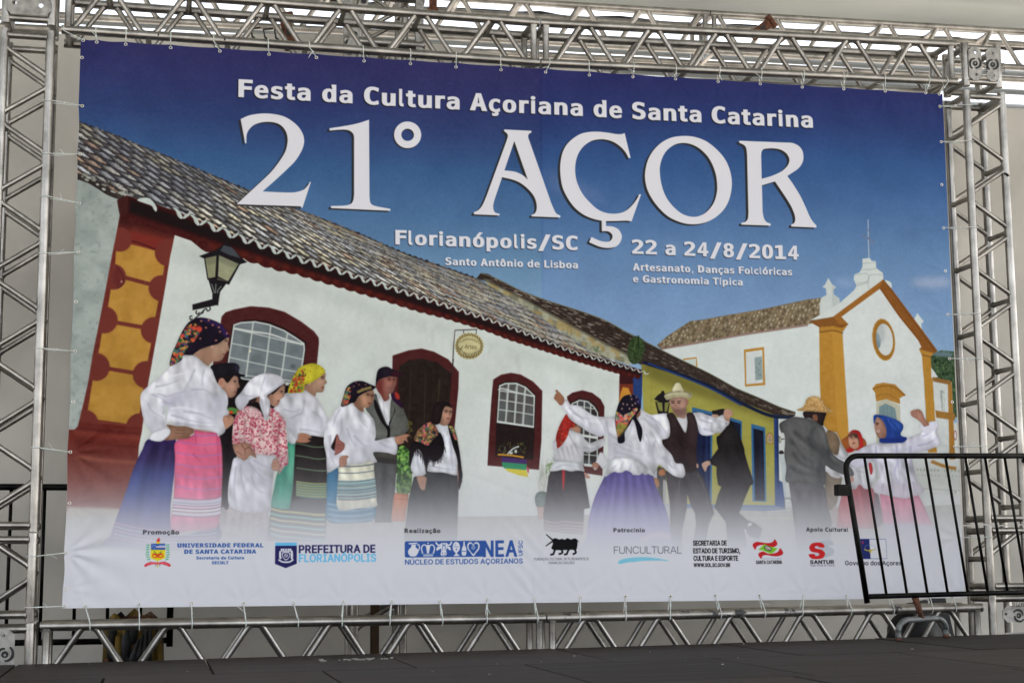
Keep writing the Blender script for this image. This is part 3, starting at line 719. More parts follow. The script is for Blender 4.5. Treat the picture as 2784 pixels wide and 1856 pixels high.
def church():
    W=(190,196,197);Y=(166,118,44);BR=(128,78,30)
    P(L_,"1120,1010 1200,975 1320,985 1320,1450 1120,1450",(52,72,50),n=30,ns=4,sm=0)
    spots(LAST[0],[(30,45,30),(75,98,62)],90,4,3)
    P(L_,"1120,1005 1190,985 1270,992 1275,1020 1180,1015",(90,112,122),b=2)
    P(K_,"240,1020 800,900 1307,832 1400,820 1400,2100 240,2100",W,0,n=4,ns=30)
    P(K_,"222,992 300,925 460,820 560,808 650,790 970,735 1307,662 1500,640 1500,800 1307,838 850,908 560,960 250,1014",(112,98,78),0,n=20,ns=4)
    rm=LAST[0];rg=np.random.default_rng(4)
    for i in range(46):
        x=250+i*27.5;yt=np.interp(x,[222,460,650,970,1307,1500],[992,820,790,735,662,640]);yb=np.interp(x-70,[180,250,560,850,1307,1500],[1016,1014,960,908,838,800])
        for j in range(6):
            t0=(j+rg.random()*.5)/6;t1=t0+.1;xx=x-70*t0;c=rg.choice([0,1,2],p=[.4,.35,.25]);cc=[(168,156,134),(78,64,50),(140,120,92)][c]
            L(K_,[(x-75*t0,yt+(yb-yt)*t0),(x-75*t1,yt+(yb-yt)*t1)],4.2,cc,a=.85,b=.5,clip=rm)
    L(K_,"250,1018 560,966 850,914 1307,844",2.5,(110,62,54));L(K_,"250,1026 560,974 850,922 1307,852",1.6,(150,150,145))
    P(K_,"845,1022 990,1002 1000,1272 853,1284",Y,0,n=8);P(K_,"858,1040 978,1022 985,1257 862,1268",(186,190,192),0)
    P(K_,"922,1078 975,1068 982,1232 928,1240",(128,144,146),0);
    for x,y in [(958,1120),(935,1150),(968,1100),(950,1165),(935,1180),(950,1200),(965,1203)]: E(K_,x,y,5,6,(88,98,104),a=.8)
    L(K_,"412,1092 505,1080 508,1142",4,Y,sm=0);P(K_,"425,1100 498,1088 498,1140",(170,182,182),0,a=.8)
    # front gable
    P(L_,"495,735 765,530 1050,900 1065,960 1080,1200 1105,1700 540,1700 505,850 540,790",(192,197,199),0,n=4,ns=25)
    P(L_,"343,735 343,640 355,598 390,580 385,532 360,522 380,506 402,458 430,505 460,525 440,540 440,575 480,603 485,640 500,700 440,735",(184,190,190),0)
    P(L_,"425,510 460,525 440,540 440,575 480,603 485,640 500,700 440,735 430,620",(162,170,172),0,a=.6,b=1)
    P(L_,"270,760 300,745 345,722 480,640 585,545 600,515 580,470 585,435 620,422 630,405 640,380 640,325 690,318 705,340 735,342 738,390 785,425 790,470 640,590 440,735",(188,194,194),0)
    for s in ("600,515 690,490","588,440 670,430 680,480 600,500","632,405 740,395","640,360 735,350","690,540 680,500 700,440 780,440"): D(L_,s,2.5,(140,150,155),a=.6,b=.8)
    P(L_,"800,478 840,490 850,520 838,535",(190,195,195))
    L(L_,"678,48 680,180 686,318",1.9,(178,188,200),sm=0);L(L_,"640,160 680,182 726,212",2.4,(140,150,168));L(L_,"640,160 680,182 726,212",1.4,(84,88,108));L(L_,"692,120 692,300",1.6,(100,110,132),a=.8)
    for x,y in((683,122),(650,165),(718,200),(680,180)):E(L_,x,y,6,9,(95,100,125),a=.7)
    P(L_,"1010,755 1032,710 1078,770 1058,788 1066,830 1102,862 1060,830",(186,194,196),0)
    P(L_,"340,790 440,735 545,785 500,850 505,900 560,1700 365,1700 345,1200",Y,0,n=7,ns=8)
    P(L_,"430,840 505,852 560,1700 480,1700",(176,128,50),0,a=.7,b=1)
    P(L_,"270,768 440,733 545,790 500,815 435,800 340,808",(122,76,34),0,n=8);L(L_,"340,845 435,832 508,852",3,(110,72,34));L(L_,"345,800 345,845",2,(120,80,40))
    P(L_,"440,732 790,470 800,500 765,537 495,735 545,788 480,790",(142,90,36),0,n=8)
    P(L_,"785,470 850,540 1000,738 1175,980 1150,996 1045,966 1062,950 1040,905 900,730 762,535",(126,76,32),0,n=9)
    L(L_,"795,480 1000,760 1160,985",2.2,(88,50,26),a=.8);L(L_,"770,530 905,725 1050,905",1.5,(90,54,28),a=.7)
    P(L_,"1045,966 1150,996 1125,1020 1140,1160 1172,1700 1110,1700 1080,1200 1065,1010",Y,0,n=7);L(L_,"1062,1005 1128,1022",3,(112,74,34))
    E(L_,796,898,80,150,(158,112,42),rot=-8);E(L_,797,897,71,140,(128,80,32),rot=-8,a=.5);E(L_,802,897,60,114,(186,190,192),rot=-7,keep=True)
    EC(L_,745,905,30,62,(104,124,136),b=.6,rot=-6);EC(L_,775,850,30,70,(150,158,162),a=.6,b=3)
    P(L_,"718,1245 745,1212 800,1202 880,1215 955,1290 912,1312 915,1355 820,1320 745,1336 740,1275",(160,112,44),0,n=9)
    L(L_,"722,1248 800,1225 880,1238 948,1296",2,(110,70,30));L(L_,"745,1300 820,1282 912,1330",1.5,(120,80,36))
    P(L_,"748,1342 820,1318 915,1365 925,1700 750,1700",(168,166,150),0);P(L_,"768,1372 815,1350 880,1382 892,1450 895,1700 768,1700",(106,128,134),0)
    for x in(795,825,855):L(L_,[(x,1362),(x+4,1560)],1.2,(80,100,106),a=.7)
    P(L_,"1130,1095 1180,1165 1130,1170",(190,194,196),0)
    P(L_,"1140,1165 1275,1195 1300,1750 1175,1750",(184,188,190),0,n=5);P(L_,"1140,1163 1275,1193 1270,1222 1145,1195",(132,92,48),0)
    P(L_,"1248,1215 1275,1215 1300,1750 1260,1750",(150,104,44),0);P(L_,"1160,1400 1300,1425 1298,1472 1166,1452",(140,98,44),0,n=12)
    P(L_,"1190,1262 1205,1253 1225,1272 1226,1400 1206,1402",(140,148,148),0);P(L_,"1208,1275 1224,1280 1224,1395 1212,1398",(176,182,180),0)
    # churchyard wall
    P(F_,"1340,745 1760,775 1760,1220 1320,1180",(178,182,180),0,n=6)
    for i in range(13):
        x=1350+i*30
        if 1550<x<1590: continue
        P(F_,[(x,765+i*1.2),(x+20,766+i*1.2),(x+10,790+i*1.2)],(130,132,126),0,a=.85);P(F_,[(x+12,825+i*1.2),(x+26,826+i*1.2),(x+19,805+i*1.2)],(138,140,134),0,a=.8)
    L(F_,"1380,940 1760,962",2.5,(130,134,130),a=.8);P(F_,"1420,945 1760,968 1760,1175 1440,1160",(186,190,188),0,a=.7,b=3)
    L(F_,"1430,1172 1760,1190",6,(128,130,128),a=.7,b=2)
    E(F_,1690,470,14,45,(130,50,50),a=.8);E(F_,1690,470,9,34,(190,190,190))
    L(F_,"1480,700 1600,745 1700,765",9,(150,104,44),b=1)
def house2():
    P(E_,"-185,-30 -150,-90 120,40 520,200 850,330 1040,400 1045,440 1045,1000 1095,1060 1100,1250 -120,1250",(146,140,64),0,n=7,ns=12)
    m=LAST[0]
    Q(E_,"-190,-90 150,40 600,240 1060,440 1060,500 800,400 450,290 150,190 -120,90",(92,86,38),a=.75,b=9)
    L(K_,"185,1160 185,1500",1.5,(120,115,45),a=.7)
    def opening(o,i,c=(24,30,48)):
        P(E_,o,(46,92,138),0,n=10);P(E_,i,c,0,n=8)
        D(E_,i.split()[0]+' '+i.split()[-1],4,(22,44,92),a=.8,b=1)
    opening("268,350 448,395 444,1190 270,1200","285,385 432,418 428,1180 290,1190",(26,32,62))
    for y in (560,700,840,990):L(E_,[(330,y),(425,y+5)],1.2,(16,20,40),a=.8)
    L(E_,"372,440 368,1150",2,(14,18,36),a=.8);L(E_,"400,430 398,1150",2.4,(30,50,104),a=.8)
    opening("598,440 713,474 712,640 600,640","612,470 700,498 700,640 612,640")
    opening("796,497 922,530 932,1192 808,1186","814,538 906,560 918,1180 828,1180",(26,26,36))
    L(E_,"880,600 888,1150",5,(30,40,78),a=.5,b=2)
    P(E_,"930,670 932,600 950,572 975,575 992,610 995,680",(120,98,56),0);P(E_,"937,664 940,605 955,583 972,586 986,612 988,672",(168,142,104),0)
    EC(E_,965,640,18,16,(110,120,96),a=.7);EC(E_,962,610,14,12,(170,96,84),a=.7)
    P(E_,"1035,440 1200,420 1200,1200 1050,1100",(186,190,190),0)
    P(E_,"1000,415 1040,425 1045,1000 1085,1020 1098,1260 1008,1232",(38,58,110),0,n=8);Q(E_,"1025,430 1042,430 1048,1000 1030,1000",(24,34,70),a=.6,b=1)
    L(E_,"1038,600 1060,630 1095,632",2,(30,30,36));E(E_,1055,640,12,28,(70,70,66));E(E_,1056,640,8,22,(168,166,140))
    P(E_,"1050,740 1075,735 1090,760 1050,765",(40,34,34));P(E_,"1048,770 1110,760 1110,1180 1090,1150",(168,176,180),0);
    L(E_,"1095,1160 1150,1170 1180,1280",5,(120,122,118),b=1)
    P(E_,"-120,1205 1010,1222 1098,1255 1098,1262 690,1285 -120,1270",(62,88,138),0,n=8)
def house2roof():
    P(K_,"-140,900 0,895 150,970 310,1050 420,1105 590,1185 790,1295 950,1360 1100,1425 1218,1464 1212,1492 1190,1502 1060,1480 850,1400 600,1272 400,1192 160,1112 110,1130 -140,1000",(52,42,38),0,n=16,ns=3)
    m=LAST[0];rg=np.random.default_rng(9)
    for i in range(150):
        t=rg.random();x=-100+t*1250;y=np.interp(x,[-140,0,150,310,590,790,950,1100,1218],[860,905,985,1070,1205,1310,1380,1440,1480])+rg.random()*np.interp(x,[-140,1200],[120,18])
        l=rg.uniform(14,34);L(K_,[(x,y),(x+l,y+l*.42)],rg.uniform(1.2,2.4),[(112,100,90),(86,70,60),(34,28,26),(150,142,130)][rg.integers(4)],a=.7,clip=m)
    L(K_,"-140,880 0,898 150,972 310,1052 590,1187 790,1297 950,1362 1100,1427 1216,1466",2.2,(96,98,76),a=.8)
    L(K_,"125,1112 400,1202 600,1282 850,1412 1040,1490 1190,1502",9,(24,30,52),sm=1);L(K_,"160,1118 400,1212 600,1296 830,1418",4.5,(34,54,104))
    L(K_,"1060,1486 1195,1508",6,(30,40,62));L(K_,"1120,1470 1215,1478",4,(120,110,100),a=.8,b=.6)
    m=P(J_,"118,152 150,112 200,118 260,150 440,240 600,300 760,350 900,395 1040,450 1200,540 1310,590 1300,740 1200,692 1000,592 850,512 650,402 450,292 250,192",(50,40,36),0,n=16,ns=3)
    for i in range(170):
        t=rg.random();x=180+t*1100;yt=np.interp(x,[150,260,440,600,760,900,1040,1200,1310],[120,152,242,302,352,397,452,542,592]);yb=np.interp(x,[118,250,450,650,850,1000,1200,1300],[150,190,290,400,510,590,690,740])
        y=yt+(yb-yt)*rg.random();l=rg.uniform(18,50);L(J_,[(x,y),(x+l,y+l*.36)],rg.uniform(1.2,2.8),[(118,104,96),(92,72,64),(32,26,24),(158,150,140)][rg.integers(4)],a=.7,clip=m)
    L(J_,"150,112 260,152 440,242 600,302 760,352 900,397 1040,452 1200,542 1310,596",2.4,(104,104,80),a=.9)
    m=P(J_,"165,150 250,192 450,292 650,402 850,512 1000,592 1200,692 1216,768 1100,730 1000,700 880,650 700,522 500,392 350,292 200,200",(136,136,118),0,n=26,ns=6)
    noisemix(m,[(92,92,78),(158,156,134),(150,124,70)],14,5,(.55,.7),.6)
    L(J_,"165,158 250,196 450,296 650,408 850,518 1000,598 1200,700",5,(70,64,54),a=.7,b=1.5)
    P(J_,"1205,600 1250,560 1300,590 1310,640 1290,730 1230,760 1190,700",(48,62,38),n=30,ns=2)
    for i in range(26):
        a=rg.uniform(-2.9,-.2);x,y=1255+rg.uniform(-40,40),640+rg.uniform(-40,70);L(J_,[(x,y),(x+38*np.cos(a),y+38*np.sin(a))],2.2,[(40,70,34),(70,92,52),(28,44,26)][rg.integers(3)],w1=.6)
    L(J_,"1270,555 1265,620",3,(30,44,28));
    for i in range(18):
        a=rg.uniform(-3,0);x,y=968,670;L(J_,[(x,y),(x+44*np.cos(a),y+44*np.sin(a))],1.8,[(70,86,60),(108,120,92)][rg.integers(2)],w1=.5)
EAVE=[(150,440),(213,472),(280,505),(343,537),(373,548),(469,576),(634,641),(805,703),(900,731),(981,759),(1172,820),(1320,868),(1403,899),(1556,958),(1747,1012)]
RIDGE=[(120,295),(213,333),(289,361),(438,420),(573,476),(677,519),(900,606),(985,640),(1103,692),(1287,755)]
def interp(c,x): a=np.array(c,float);return np.interp(x,a[:,0],a[:,1])
def house1():
    W=(188,194,192)
    P(U_,[(360,560),(480,600),(640,660),(900,760),(1200,850),(1500,960),(1690,1010),(1692,1398),(1300,1404),(360,1404)],W,0,n=3,ns=40)
    m=LAST[0]
    Q(U_,[(430,640),(700,720),(1200,880),(1690,1040),(1690,1060),(1200,910),(700,770),(430,700)],(168,176,174),a=.55,b=10)
    Q(U_,[(1300,1100),(1700,1100),(1700,1500),(1250,1500)],(198,202,204),a=.6,b=30)
    noisemix(m,[(176,182,178)],60,77,(.5,.9),.3);noisemix(m,[(200,204,204)],34,79,(.6,.95),.25)
    rg0=np.random.default_rng(21)
    for i in range(60):
        x=rg0.uniform(480,1660);y=interp(EAVE,x)+rg0.uniform(60,90);D(U_,[(x,y),(x+rg0.uniform(-3,3),y+rg0.uniform(10,50))],rg0.uniform(2,7),(160,166,160),a=rg0.uniform(.1,.35),b=3)
    for s in("820,960 850,1010","1180,1040 1195,1080"): L(I_,s,1.2,(160,165,160),a=.7,b=.5)
    # grey plaster at the left edge
    m=P(U_,[(120,440),(213,465),(280,500),(347,540),(328,580),(317,632),(304,702),(291,762),(269,880),(246,1000),(225,1100),(208,1168),(120,1168)],(142,150,148),0,n=12,ns=26)
    noisemix(m,[(160,167,165),(122,131,130)],40,11,(.5,.8),.5);noisemix(m,[(112,120,120)],9,15,(.72,.85),.35)
    # red and ochre painted corner column
    P(H_,"372,95 420,60 560,60 760,150 745,262 715,400 690,560 640,850 590,1130 560,1290 520,1600 500,1700 480,2000 -60,2000 0,1640 75,1568 150,1250 200,980 250,720 300,470 335,290",(100,42,36),0,n=7,ns=8)
    red=LAST[0]
    Q(H_,"380,80 560,60 800,160 745,262 500,200 350,190",(48,22,22),a=.85,b=9);Q(H_,"340,215 740,300 718,378 335,282",(116,40,34),a=.8,b=3)
    D(H_,"335,280 480,300 600,345 718,378",2.6,(38,20,26),a=.9,b=.6)
    OC=(166,121,50)
    m=P(H_,"345,318 455,318 612,360 700,380 676,462 665,530 635,702 612,820 585,992 560,1120 532,1300 505,1485 492,1562 215,1538 128,1535 145,1450 178,1255 222,1065 245,925 285,748 305,625 338,448",OC,0,b=.5,n=7,ns=10)
    noisemix(m,[(178,132,60),(148,104,42)],34,4,(.5,.85),.5)
    RD=(104,46,40)
    for x,y,r in((370,283,82),(325,540,86),(262,835,91),(205,1158,94),(125,1550,95),(700,374,90),(655,617,87),(603,906,89),(550,1211,92),(505,1572,94)):
        E(H_,x,y,r+5,r+5,(130,78,44),a=.45,b=1.6,clip=m);E(H_,x,y,r,r*1.02,RD,clip=red,b=.4)
    for q in("405,545 578,590","350,855 522,885","292,1170 465,1198","210,1534 425,1562"):L(H_,q,11,RD,clip=m,sm=0,b=.4)
    L(H_,"550,330 540,600 535,860",1.4,(150,100,60),a=.35,b=.8)
    E(H_,350,545,30,60,(92,36,36),a=.6,b=2);L(H_,"345,470 385,520 395,580 350,620",3,(60,24,28),a=.7,b=1);E(H_,380,572,6,8,(190,150,150),a=.8)
    # skirting, panels at the foot of the column
    for y0,c in((1575,(84,28,26)),(1605,(70,24,22)),(1640,(126,54,44)),(1700,(80,30,28)),(1760,(96,38,32)),(1808,(140,76,56))):
        L(H_,[(60,y0-30),(300,y0-6),(530,y0+10)],7,c,a=.65,b=3,clip=red)
def roof1():
    n=60;xs=[213.-260]
    def per(x): return float(np.interp(x,[0,470,900,1300,1700],[58,47,33,23.5,17.5]))
    while xs[-1]<1765: xs.append(xs[-1]+per(xs[-1]))
    base=[(150,300)]+RIDGE+[(1296,757),(1450,850),(1594,946),(1660,978),(1747,1008)]+EAVE[::-1]
    m=P(U_,base,(54,50,50),0,n=16,ns=4)
    rg=np.random.default_rng(2)
    cols=[(160,164,174),(142,146,154),(184,186,190),(174,172,164),(122,124,130),(190,184,170)]
    def pt(e,t):
        dx=np.interp(e,[0,500,900,1300,1747],[300,330,400,440,452]);
        x1=e;y1=interp(EAVE,e) if e>150 else 440-(150-e)*.45;x0=e-dx;y0=interp(RIDGE,x0) if x0>120 else 295-(120-x0)*.4
        s=t**1.06
        return np.array([x0+(x1-x0)*s,y0+(y1-y0)*s])
    for i in range(len(xs)-1):
        a,b=xs[i],xs[i+1]
        rows=10
        for j in range(rows-1,-1,-1):
            off=rg.uniform(-.012,.012);t0=j/rows+off;t1=(j+1.12)/rows+off
            if t0<0:t0=0
            p00=pt(a,t0);p10=pt(b,t0);p01=pt(a,min(t1,1.01));p11=pt(b,min(t1,1.01))
            if max(p00[0],p11[0],p01[0])<150 or p00[0]>1760: continue
            right=(a+b)/2
            c=np.array(cols[rg.integers(6)],float)
            wz=np.interp(a,[300,900,1500],[0,1,1]);
            r=rg.random()
            if r<.10: c=np.array((160,128,108.))
            elif r<.10+.2*wz: c=np.array((196,186,156.))
            e_dark=float(np.interp(a,[300,700,1300],[.8,.55,.2]))*rg.uniform(.5,1)
            c=c*rg.uniform(.84,1.22)*np.interp(t0,[0,.35,1],[.82,1,1.05])
            def q(u,v): return (p00*(1-u)+p10*u)*(1-v)+(p01*(1-u)+p11*u)*v
            poly=[q(.20,0),q(.88,0),q(.92,.78),q(.80,.95),q(.58,1.0),q(.34,.97),q(.15,.80)]
            put(cov([tocan(np.array(poly))]),c,.97,n=16,ns=3,clip=m,seed=i*31+j)
            sh=[q(.15,.0),q(.38,0),q(.36,.9),q(.15,.80)];mm=cov([tocan(np.array(sh))]);
            if mm: put((mm[0],mm[1],blur(mm[2],.8)),(58,54,54),.62,clip=m)
            if e_dark>.05:
                tp=[q(.1,-.02),q(.95,-.02),q(.9,.34),q(.5,.42),q(.12,.30)];mm=cov([tocan(np.array(tp))])
                if mm: put((mm[0],mm[1],blur(mm[2],1.6)),(56,54,60),e_dark,clip=m)
            hl=[q(.55,.08),q(.78,.08),q(.78,.8),q(.58,.9)];mm=cov([tocan(np.array(hl))])
            if mm: put((mm[0],mm[1],blur(mm[2],.9)),np.minimum(225,c*1.3+14),.75,clip=m)
            dk=[q(.12,.78),q(.34,.95),q(.6,.99),q(.82,.95),q(.95,.78),q(1.0,.96),q(.84,1.18),q(.6,1.25),q(.3,1.2),q(.06,1.0)];put(cov([tocan(np.array(dk))]),(38,34,34),float(np.interp(a,[300,900,1500],[.9,.7,.5])),clip=m)
    noisemix(m,[(38,34,34)],4,8,(.6,.8),.35);noisemix(m,[(150,148,128)],4,18,(.70,.85),.25)
    # darker, bluer old tiles at the upper left of the roof
    P(U_,[(150,290),(600,480),(520,560),(150,480)],(44,44,58),a=.36,b=40,clip=m)
    L(U_,RIDGE,3,(52,48,52),a=.9);rr=np.array(RIDGE,float)
    for i in range(70):
        x=215+i*15.5;y=interp(RIDGE,x);E(U_,x,y-1,rg.uniform(3,6),rg.uniform(2,3.5),[(60,56,62),(100,96,94),(44,40,44)][rg.integers(3)],rot=22)
    # mortar and rubble of the left verge
    P(U_,[(200,470),(260,490),(300,515),(345,537),(352,548),(330,545),(290,530),(240,500),(200,485)],(46,40,40),n=16,ns=2)
    for i in range(34):
        x=rg.uniform(215,370);y=interp(EAVE,x)+rg.uniform(-20,10);E(U_,x,y,rg.uniform(3,9),rg.uniform(2,4),[(120,120,112),(60,54,50),(150,152,146)][rg.integers(3)],rot=20)
    P(U_,[(318,545),(345,532),(380,545),(380,580),(325,585)],(60,30,28),0)
    # soffit
    up=[(x,interp(EAVE,x)-5) for x in np.linspace(350,1747,60)]
    low=[(1740,1030)]
    LO=[(345,640),(440,640),(480,648),(560,678),(663,702),(713,719),(751,731),(805,743),(866,762),(943,785),(1027,811),(1134,846),(1210,865),(1320,899),(1384,924),(1480,954),(1594,990),(1682,1016),(1740,1030)]
    x=1740.
    while x>560:
        p=np.interp(x,[500,900,1300,1700],[46,31,22,15]);
        for k in (0,.25,.5,.75): xx=x-p*k;low.append((xx,interp(LO,xx)+np.sin(k*np.pi)*p*.16))
        x-=p
    low+=[(520,655),(475,648),(474,700)]
    P(U_,up+[p for p in low if p[0]>476]+[(476,640),(345,600)],(64,26,24),0,n=10,ns=5)
    sm_=LAST[0]
    Q(U_,[(x_,interp(EAVE,x_)+y_) for x_,y_ in [(350,0),(900,0),(1400,0),(1747,0)]]+[(x_,interp(EAVE,x_)+y_) for x_,y_ in [(1747,12),(1400,16),(900,24),(350,40)]],(24,14,16),a=.85,b=4,sm=0)
    x=580.
    while x<1735:
        p=np.interp(x,[500,900,1300,1700],[46,31,22,15]);y=interp(LO,x)-p*.28
        EC(U_,x,y,p*.28,p*.2,(112,38,28),a=.45,b=p*.08,rot=20);x+=p
    # white scalloped tile ends
    x=470.
    while x<1748:
        p=np.interp(x,[470,900,1300,1700],[47,33,23.5,17.5]);y=interp(EAVE,x)+p*.05;k=p/47
        g=(x,y,1)
        P(g,[(0,-14*k),(8*k,-4*k),(14*k,10*k),(22*k,17*k),(27*k,14*k),(22*k,2*k),(12*k,-10*k)],(176,186,184));
        P(g,[(27*k,15*k),(33*k,16*k),(44*k,8*k),(48*k,0),(42*k,2*k),(33*k,6*k)],(178,188,186))
        D(g,[(30*k,12*k),(42*k,5*k)],1.2*k,(120,130,128),a=.8,b=.3);L(g,[(3*k,-10*k),(12*k,0),(21*k,13*k)],1.3*k,(130,138,136),a=.7)
        P(g,[(30*k,-2*k),(38*k,-6*k),(46*k,-4*k),(36*k,2*k)],(36,30,30),a=.8)
        x+=p
    P(G_,"400,520 430,505 480,510 520,560 520,590 505,580 490,555 450,540",(176,186,184),n=8);
def win_grid(g,poly,vs,hs,wb=2.2,bar=(182,187,186),pane=(104,112,118)):
    m=P(g,poly,pane,0,n=9,ns=14);noisemix(m,[(86,94,98)],26,len(poly),(.5,.75),.45)
    for s in vs:
        L(g,s,wb*2.2,(150,155,152),a=.55,clip=m,sm=0);L(g,s,wb,bar,clip=m,sm=0)
    for s in hs: L(g,s,wb,bar,clip=m,sm=0)
    D(g,poly+' '+poly.split()[0],wb*3.0,bar,a=1,b=.3,sm=0)
def openings():
    FR=(70,32,33)
    P(I_,"105,835 112,785 140,755 200,735 320,712 450,722 560,752 680,822 770,890 803,935 805,975 790,1130 770,1400 40,1400 45,1150 80,980",FR,0,n=5,ns=8)
    D(I_,"100,850 118,782 160,748 320,716 450,726 560,756 680,826 800,936",3,(96,48,46),a=.6,b=1)
    P(I_,"188,850 260,812 350,806 450,822 560,866 640,915 715,968 708,1050 690,1140 640,1290 150,1240 150,1120",(34,20,22),0)
    win_grid(I_,"197,842 250,824 350,818 450,838 560,882 640,932 702,974 706,1020 690,1130 655,1268 262,1236 155,1120",
      ["337,826 328,900 300,1100 286,1215","463,842 455,910 432,1100 412,1230","582,895 572,960 552,1120 530,1250"],
      ["150,862 330,903 575,962 710,990","150,968 310,1002 565,1060 700,1092","140,1068 300,1105 548,1160 690,1186","130,1150 290,1205 520,1228 660,1250"],wb=2.6)
    L(I_,"200,868 330,892 455,910 575,950 700,985",4.6,(184,189,188));L(I_,"262,1238 590,1268",5,(178,184,184))
    E(I_,316,1030,6,12,(220,205,170),a=.8);E(I_,620,1140,18,14,(64,72,74),a=.7,b=2)
    P(I_,"0,1240 260,1245 640,1290 640,1420 60,1600 0,1600",(26,20,22),0)
    P(A_,"1210,900 1350,742 1960,830 1960,1100 1300,1200",(26,21,23),0)
    # door
    P(I_,"1325,1065 1440,1028 1530,1015 1620,1038 1720,1092 1795,1182 1792,1300 1765,1568 1740,1900 1280,1900 1320,1400",FR,0,n=5,ns=8)
    D(I_,"1325,1068 1440,1032 1530,1019 1620,1042 1720,1096 1795,1186",3,(92,46,44),a=.6,b=1)
    m=P(I_,"1372,1140 1440,1098 1530,1086 1640,1112 1742,1192 1738,1300 1712,1568 1690,1900 1330,1900",(38,30,27),0,n=6,ns=8)
    for s,c in(("1560,1200 1545,1700",(52,44,38)),("1455,1180 1440,1600",(50,42,36)),("1660,1230 1640,1500",(60,54,40)),("1600,1150 1590,1600",(30,24,22))):L(I_,s,3,c,a=.8,b=1,clip=m,sm=0)
    L(I_,"1756,1090 1745,1200",3,(28,22,24))
    # second window
    P(J_,"235,870 290,836 360,822 430,834 520,884 585,950 578,1300 560,1510 193,1480 205,1250 222,1000",FR,0,n=6,ns=8)
    D(J_,"235,874 290,840 360,826 430,838 520,888 585,954",3,(96,48,46),a=.6,b=1)
    P(J_,"268,905 320,882 400,882 470,912 540,980 530,1210 520,1440 248,1415 256,1180",(36,27,27),0,n=5)
    win_grid(J_,"277,912 320,894 400,893 468,922 533,985 524,1212 260,1176",["345,890 322,1180","406,893 384,1200","464,925 446,1210"],["268,948 400,965 535,992","265,1012 400,1032 530,1055","262,1082 400,1100 528,1122"],wb=2.6,pane=(78,76,76))
    for s in("330,925 325,1170","392,925 385,1185","455,950 440,1190"):L(J_,s,2.2,(160,166,164),a=.6,sm=0)
    L(J_,"260,1168 524,1206",5,(190,196,196));L(J_,"270,944 300,935 400,962 533,990",4,(184,190,188),a=.9)
    P(J_,"292,1418 475,1438 474,1470 296,1456",(60,36,92),0);P(J_,"296,1456 474,1470 470,1512 312,1500 298,1480",(38,124,84),0);P(J_,"314,1500 470,1512 485,1562 420,1550 340,1522",(192,176,44),0)
    P(J_,"470,1480 492,1500 484,1540 476,1520",(160,60,70),0);L(J_,"266,1402 360,1408 452,1422",4.5,(186,128,36))
    rg=np.random.default_rng(6)
    for i in range(40):
        x=rg.uniform(268,455);y=rg.uniform(1330,1400);L(J_,[(x,y),(x+rg.uniform(-18,18),y-rg.uniform(4,24))],1.6,[(66,92,54),(100,96,50),(130,150,120),(44,60,40)][rg.integers(4)],a=.9)
    L(J_,"335,1400 370,1365 410,1345 412,1352",3.4,(186,192,196));E(J_,362,1392,12,8,(186,190,190));E(J_,395,1380,10,12,(176,184,184))
    # third window
    P(J_,"760,990 800,962 870,945 940,963 1000,1008 1027,1060 1022,1270 1012,1552 860,1530",FR,0,n=6)
    P(J_,"770,1040 850,1003 915,1012 965,1050 990,1100 985,1488 850,1480",(40,30,30),0)
    win_grid(J_,"790,1040 850,1012 910,1022 955,1060 982,1105 978,1480 860,1472",["835,1020 830,1480","885,1015 872,1480","930,1040 915,1480"],["790,1050 985,1082","790,1118 985,1148","860,1200 980,1230","860,1270 980,1290","870,1340 980,1350","870,1400 980,1410"],wb=2.2,pane=(44,40,42))
    L(J_,"860,1265 980,1282",7,(188,192,194));L(J_,"880,1474 975,1484",7,(184,188,190))
    # round sign on its bracket
    L(I_,"1925,880 1768,886 1758,1000 1748,1190",2.6,(52,44,44),sm=0);L(I_,"1830,886 1830,930",2,(52,44,44));L(I_,"1920,882 1918,920",2,(52,44,44))
    E(I_,1869,998,103,96,(176,168,126),n=14,keep=True);m=LAST[0]
    t=np.linspace(0,2*np.pi,240);rr=1+.09*np.sign(np.sin(t*26))*np.abs(np.sin(t*26))**.6
    L(I_,np.c_[1869+88*rr*np.cos(t),998+81*rr*np.sin(t)],2.2,(84,66,34),a=.95,sm=0)
    px=topho(tocan([(0,0)]))
    TXT("Artes",1262,948,1295,951,11,(88,76,46),'R')
    for yy,x0,x1 in((933,1248,1302),(941,1244,1258),(954,1250,1302),(960,1258,1294)):
        s=np.linspace(0,1,60);L(U_,np.c_[x0+(x1-x0)*s,yy-10*np.sin(s*np.pi)*(1 if yy<940 else -1)+2.6*np.sin(s*46)],1.4,(92,80,50),a=.85,sm=0)
    # blue and red corner of house one, seen between the houses
    P(D_,"732,70 850,90 930,60 925,240 915,330 840,300 730,300",(104,44,32),0,n=8);P(D_,"762,165 812,175 825,215 846,240 846,300 730,300 742,220",(184,124,44),0,n=8)
    P(D_,"735,40 925,20 925,140 735,140",(56,26,28),0);P(D_,"850,85 930,20 926,240 912,420 850,350",(36,56,108),0,n=8)
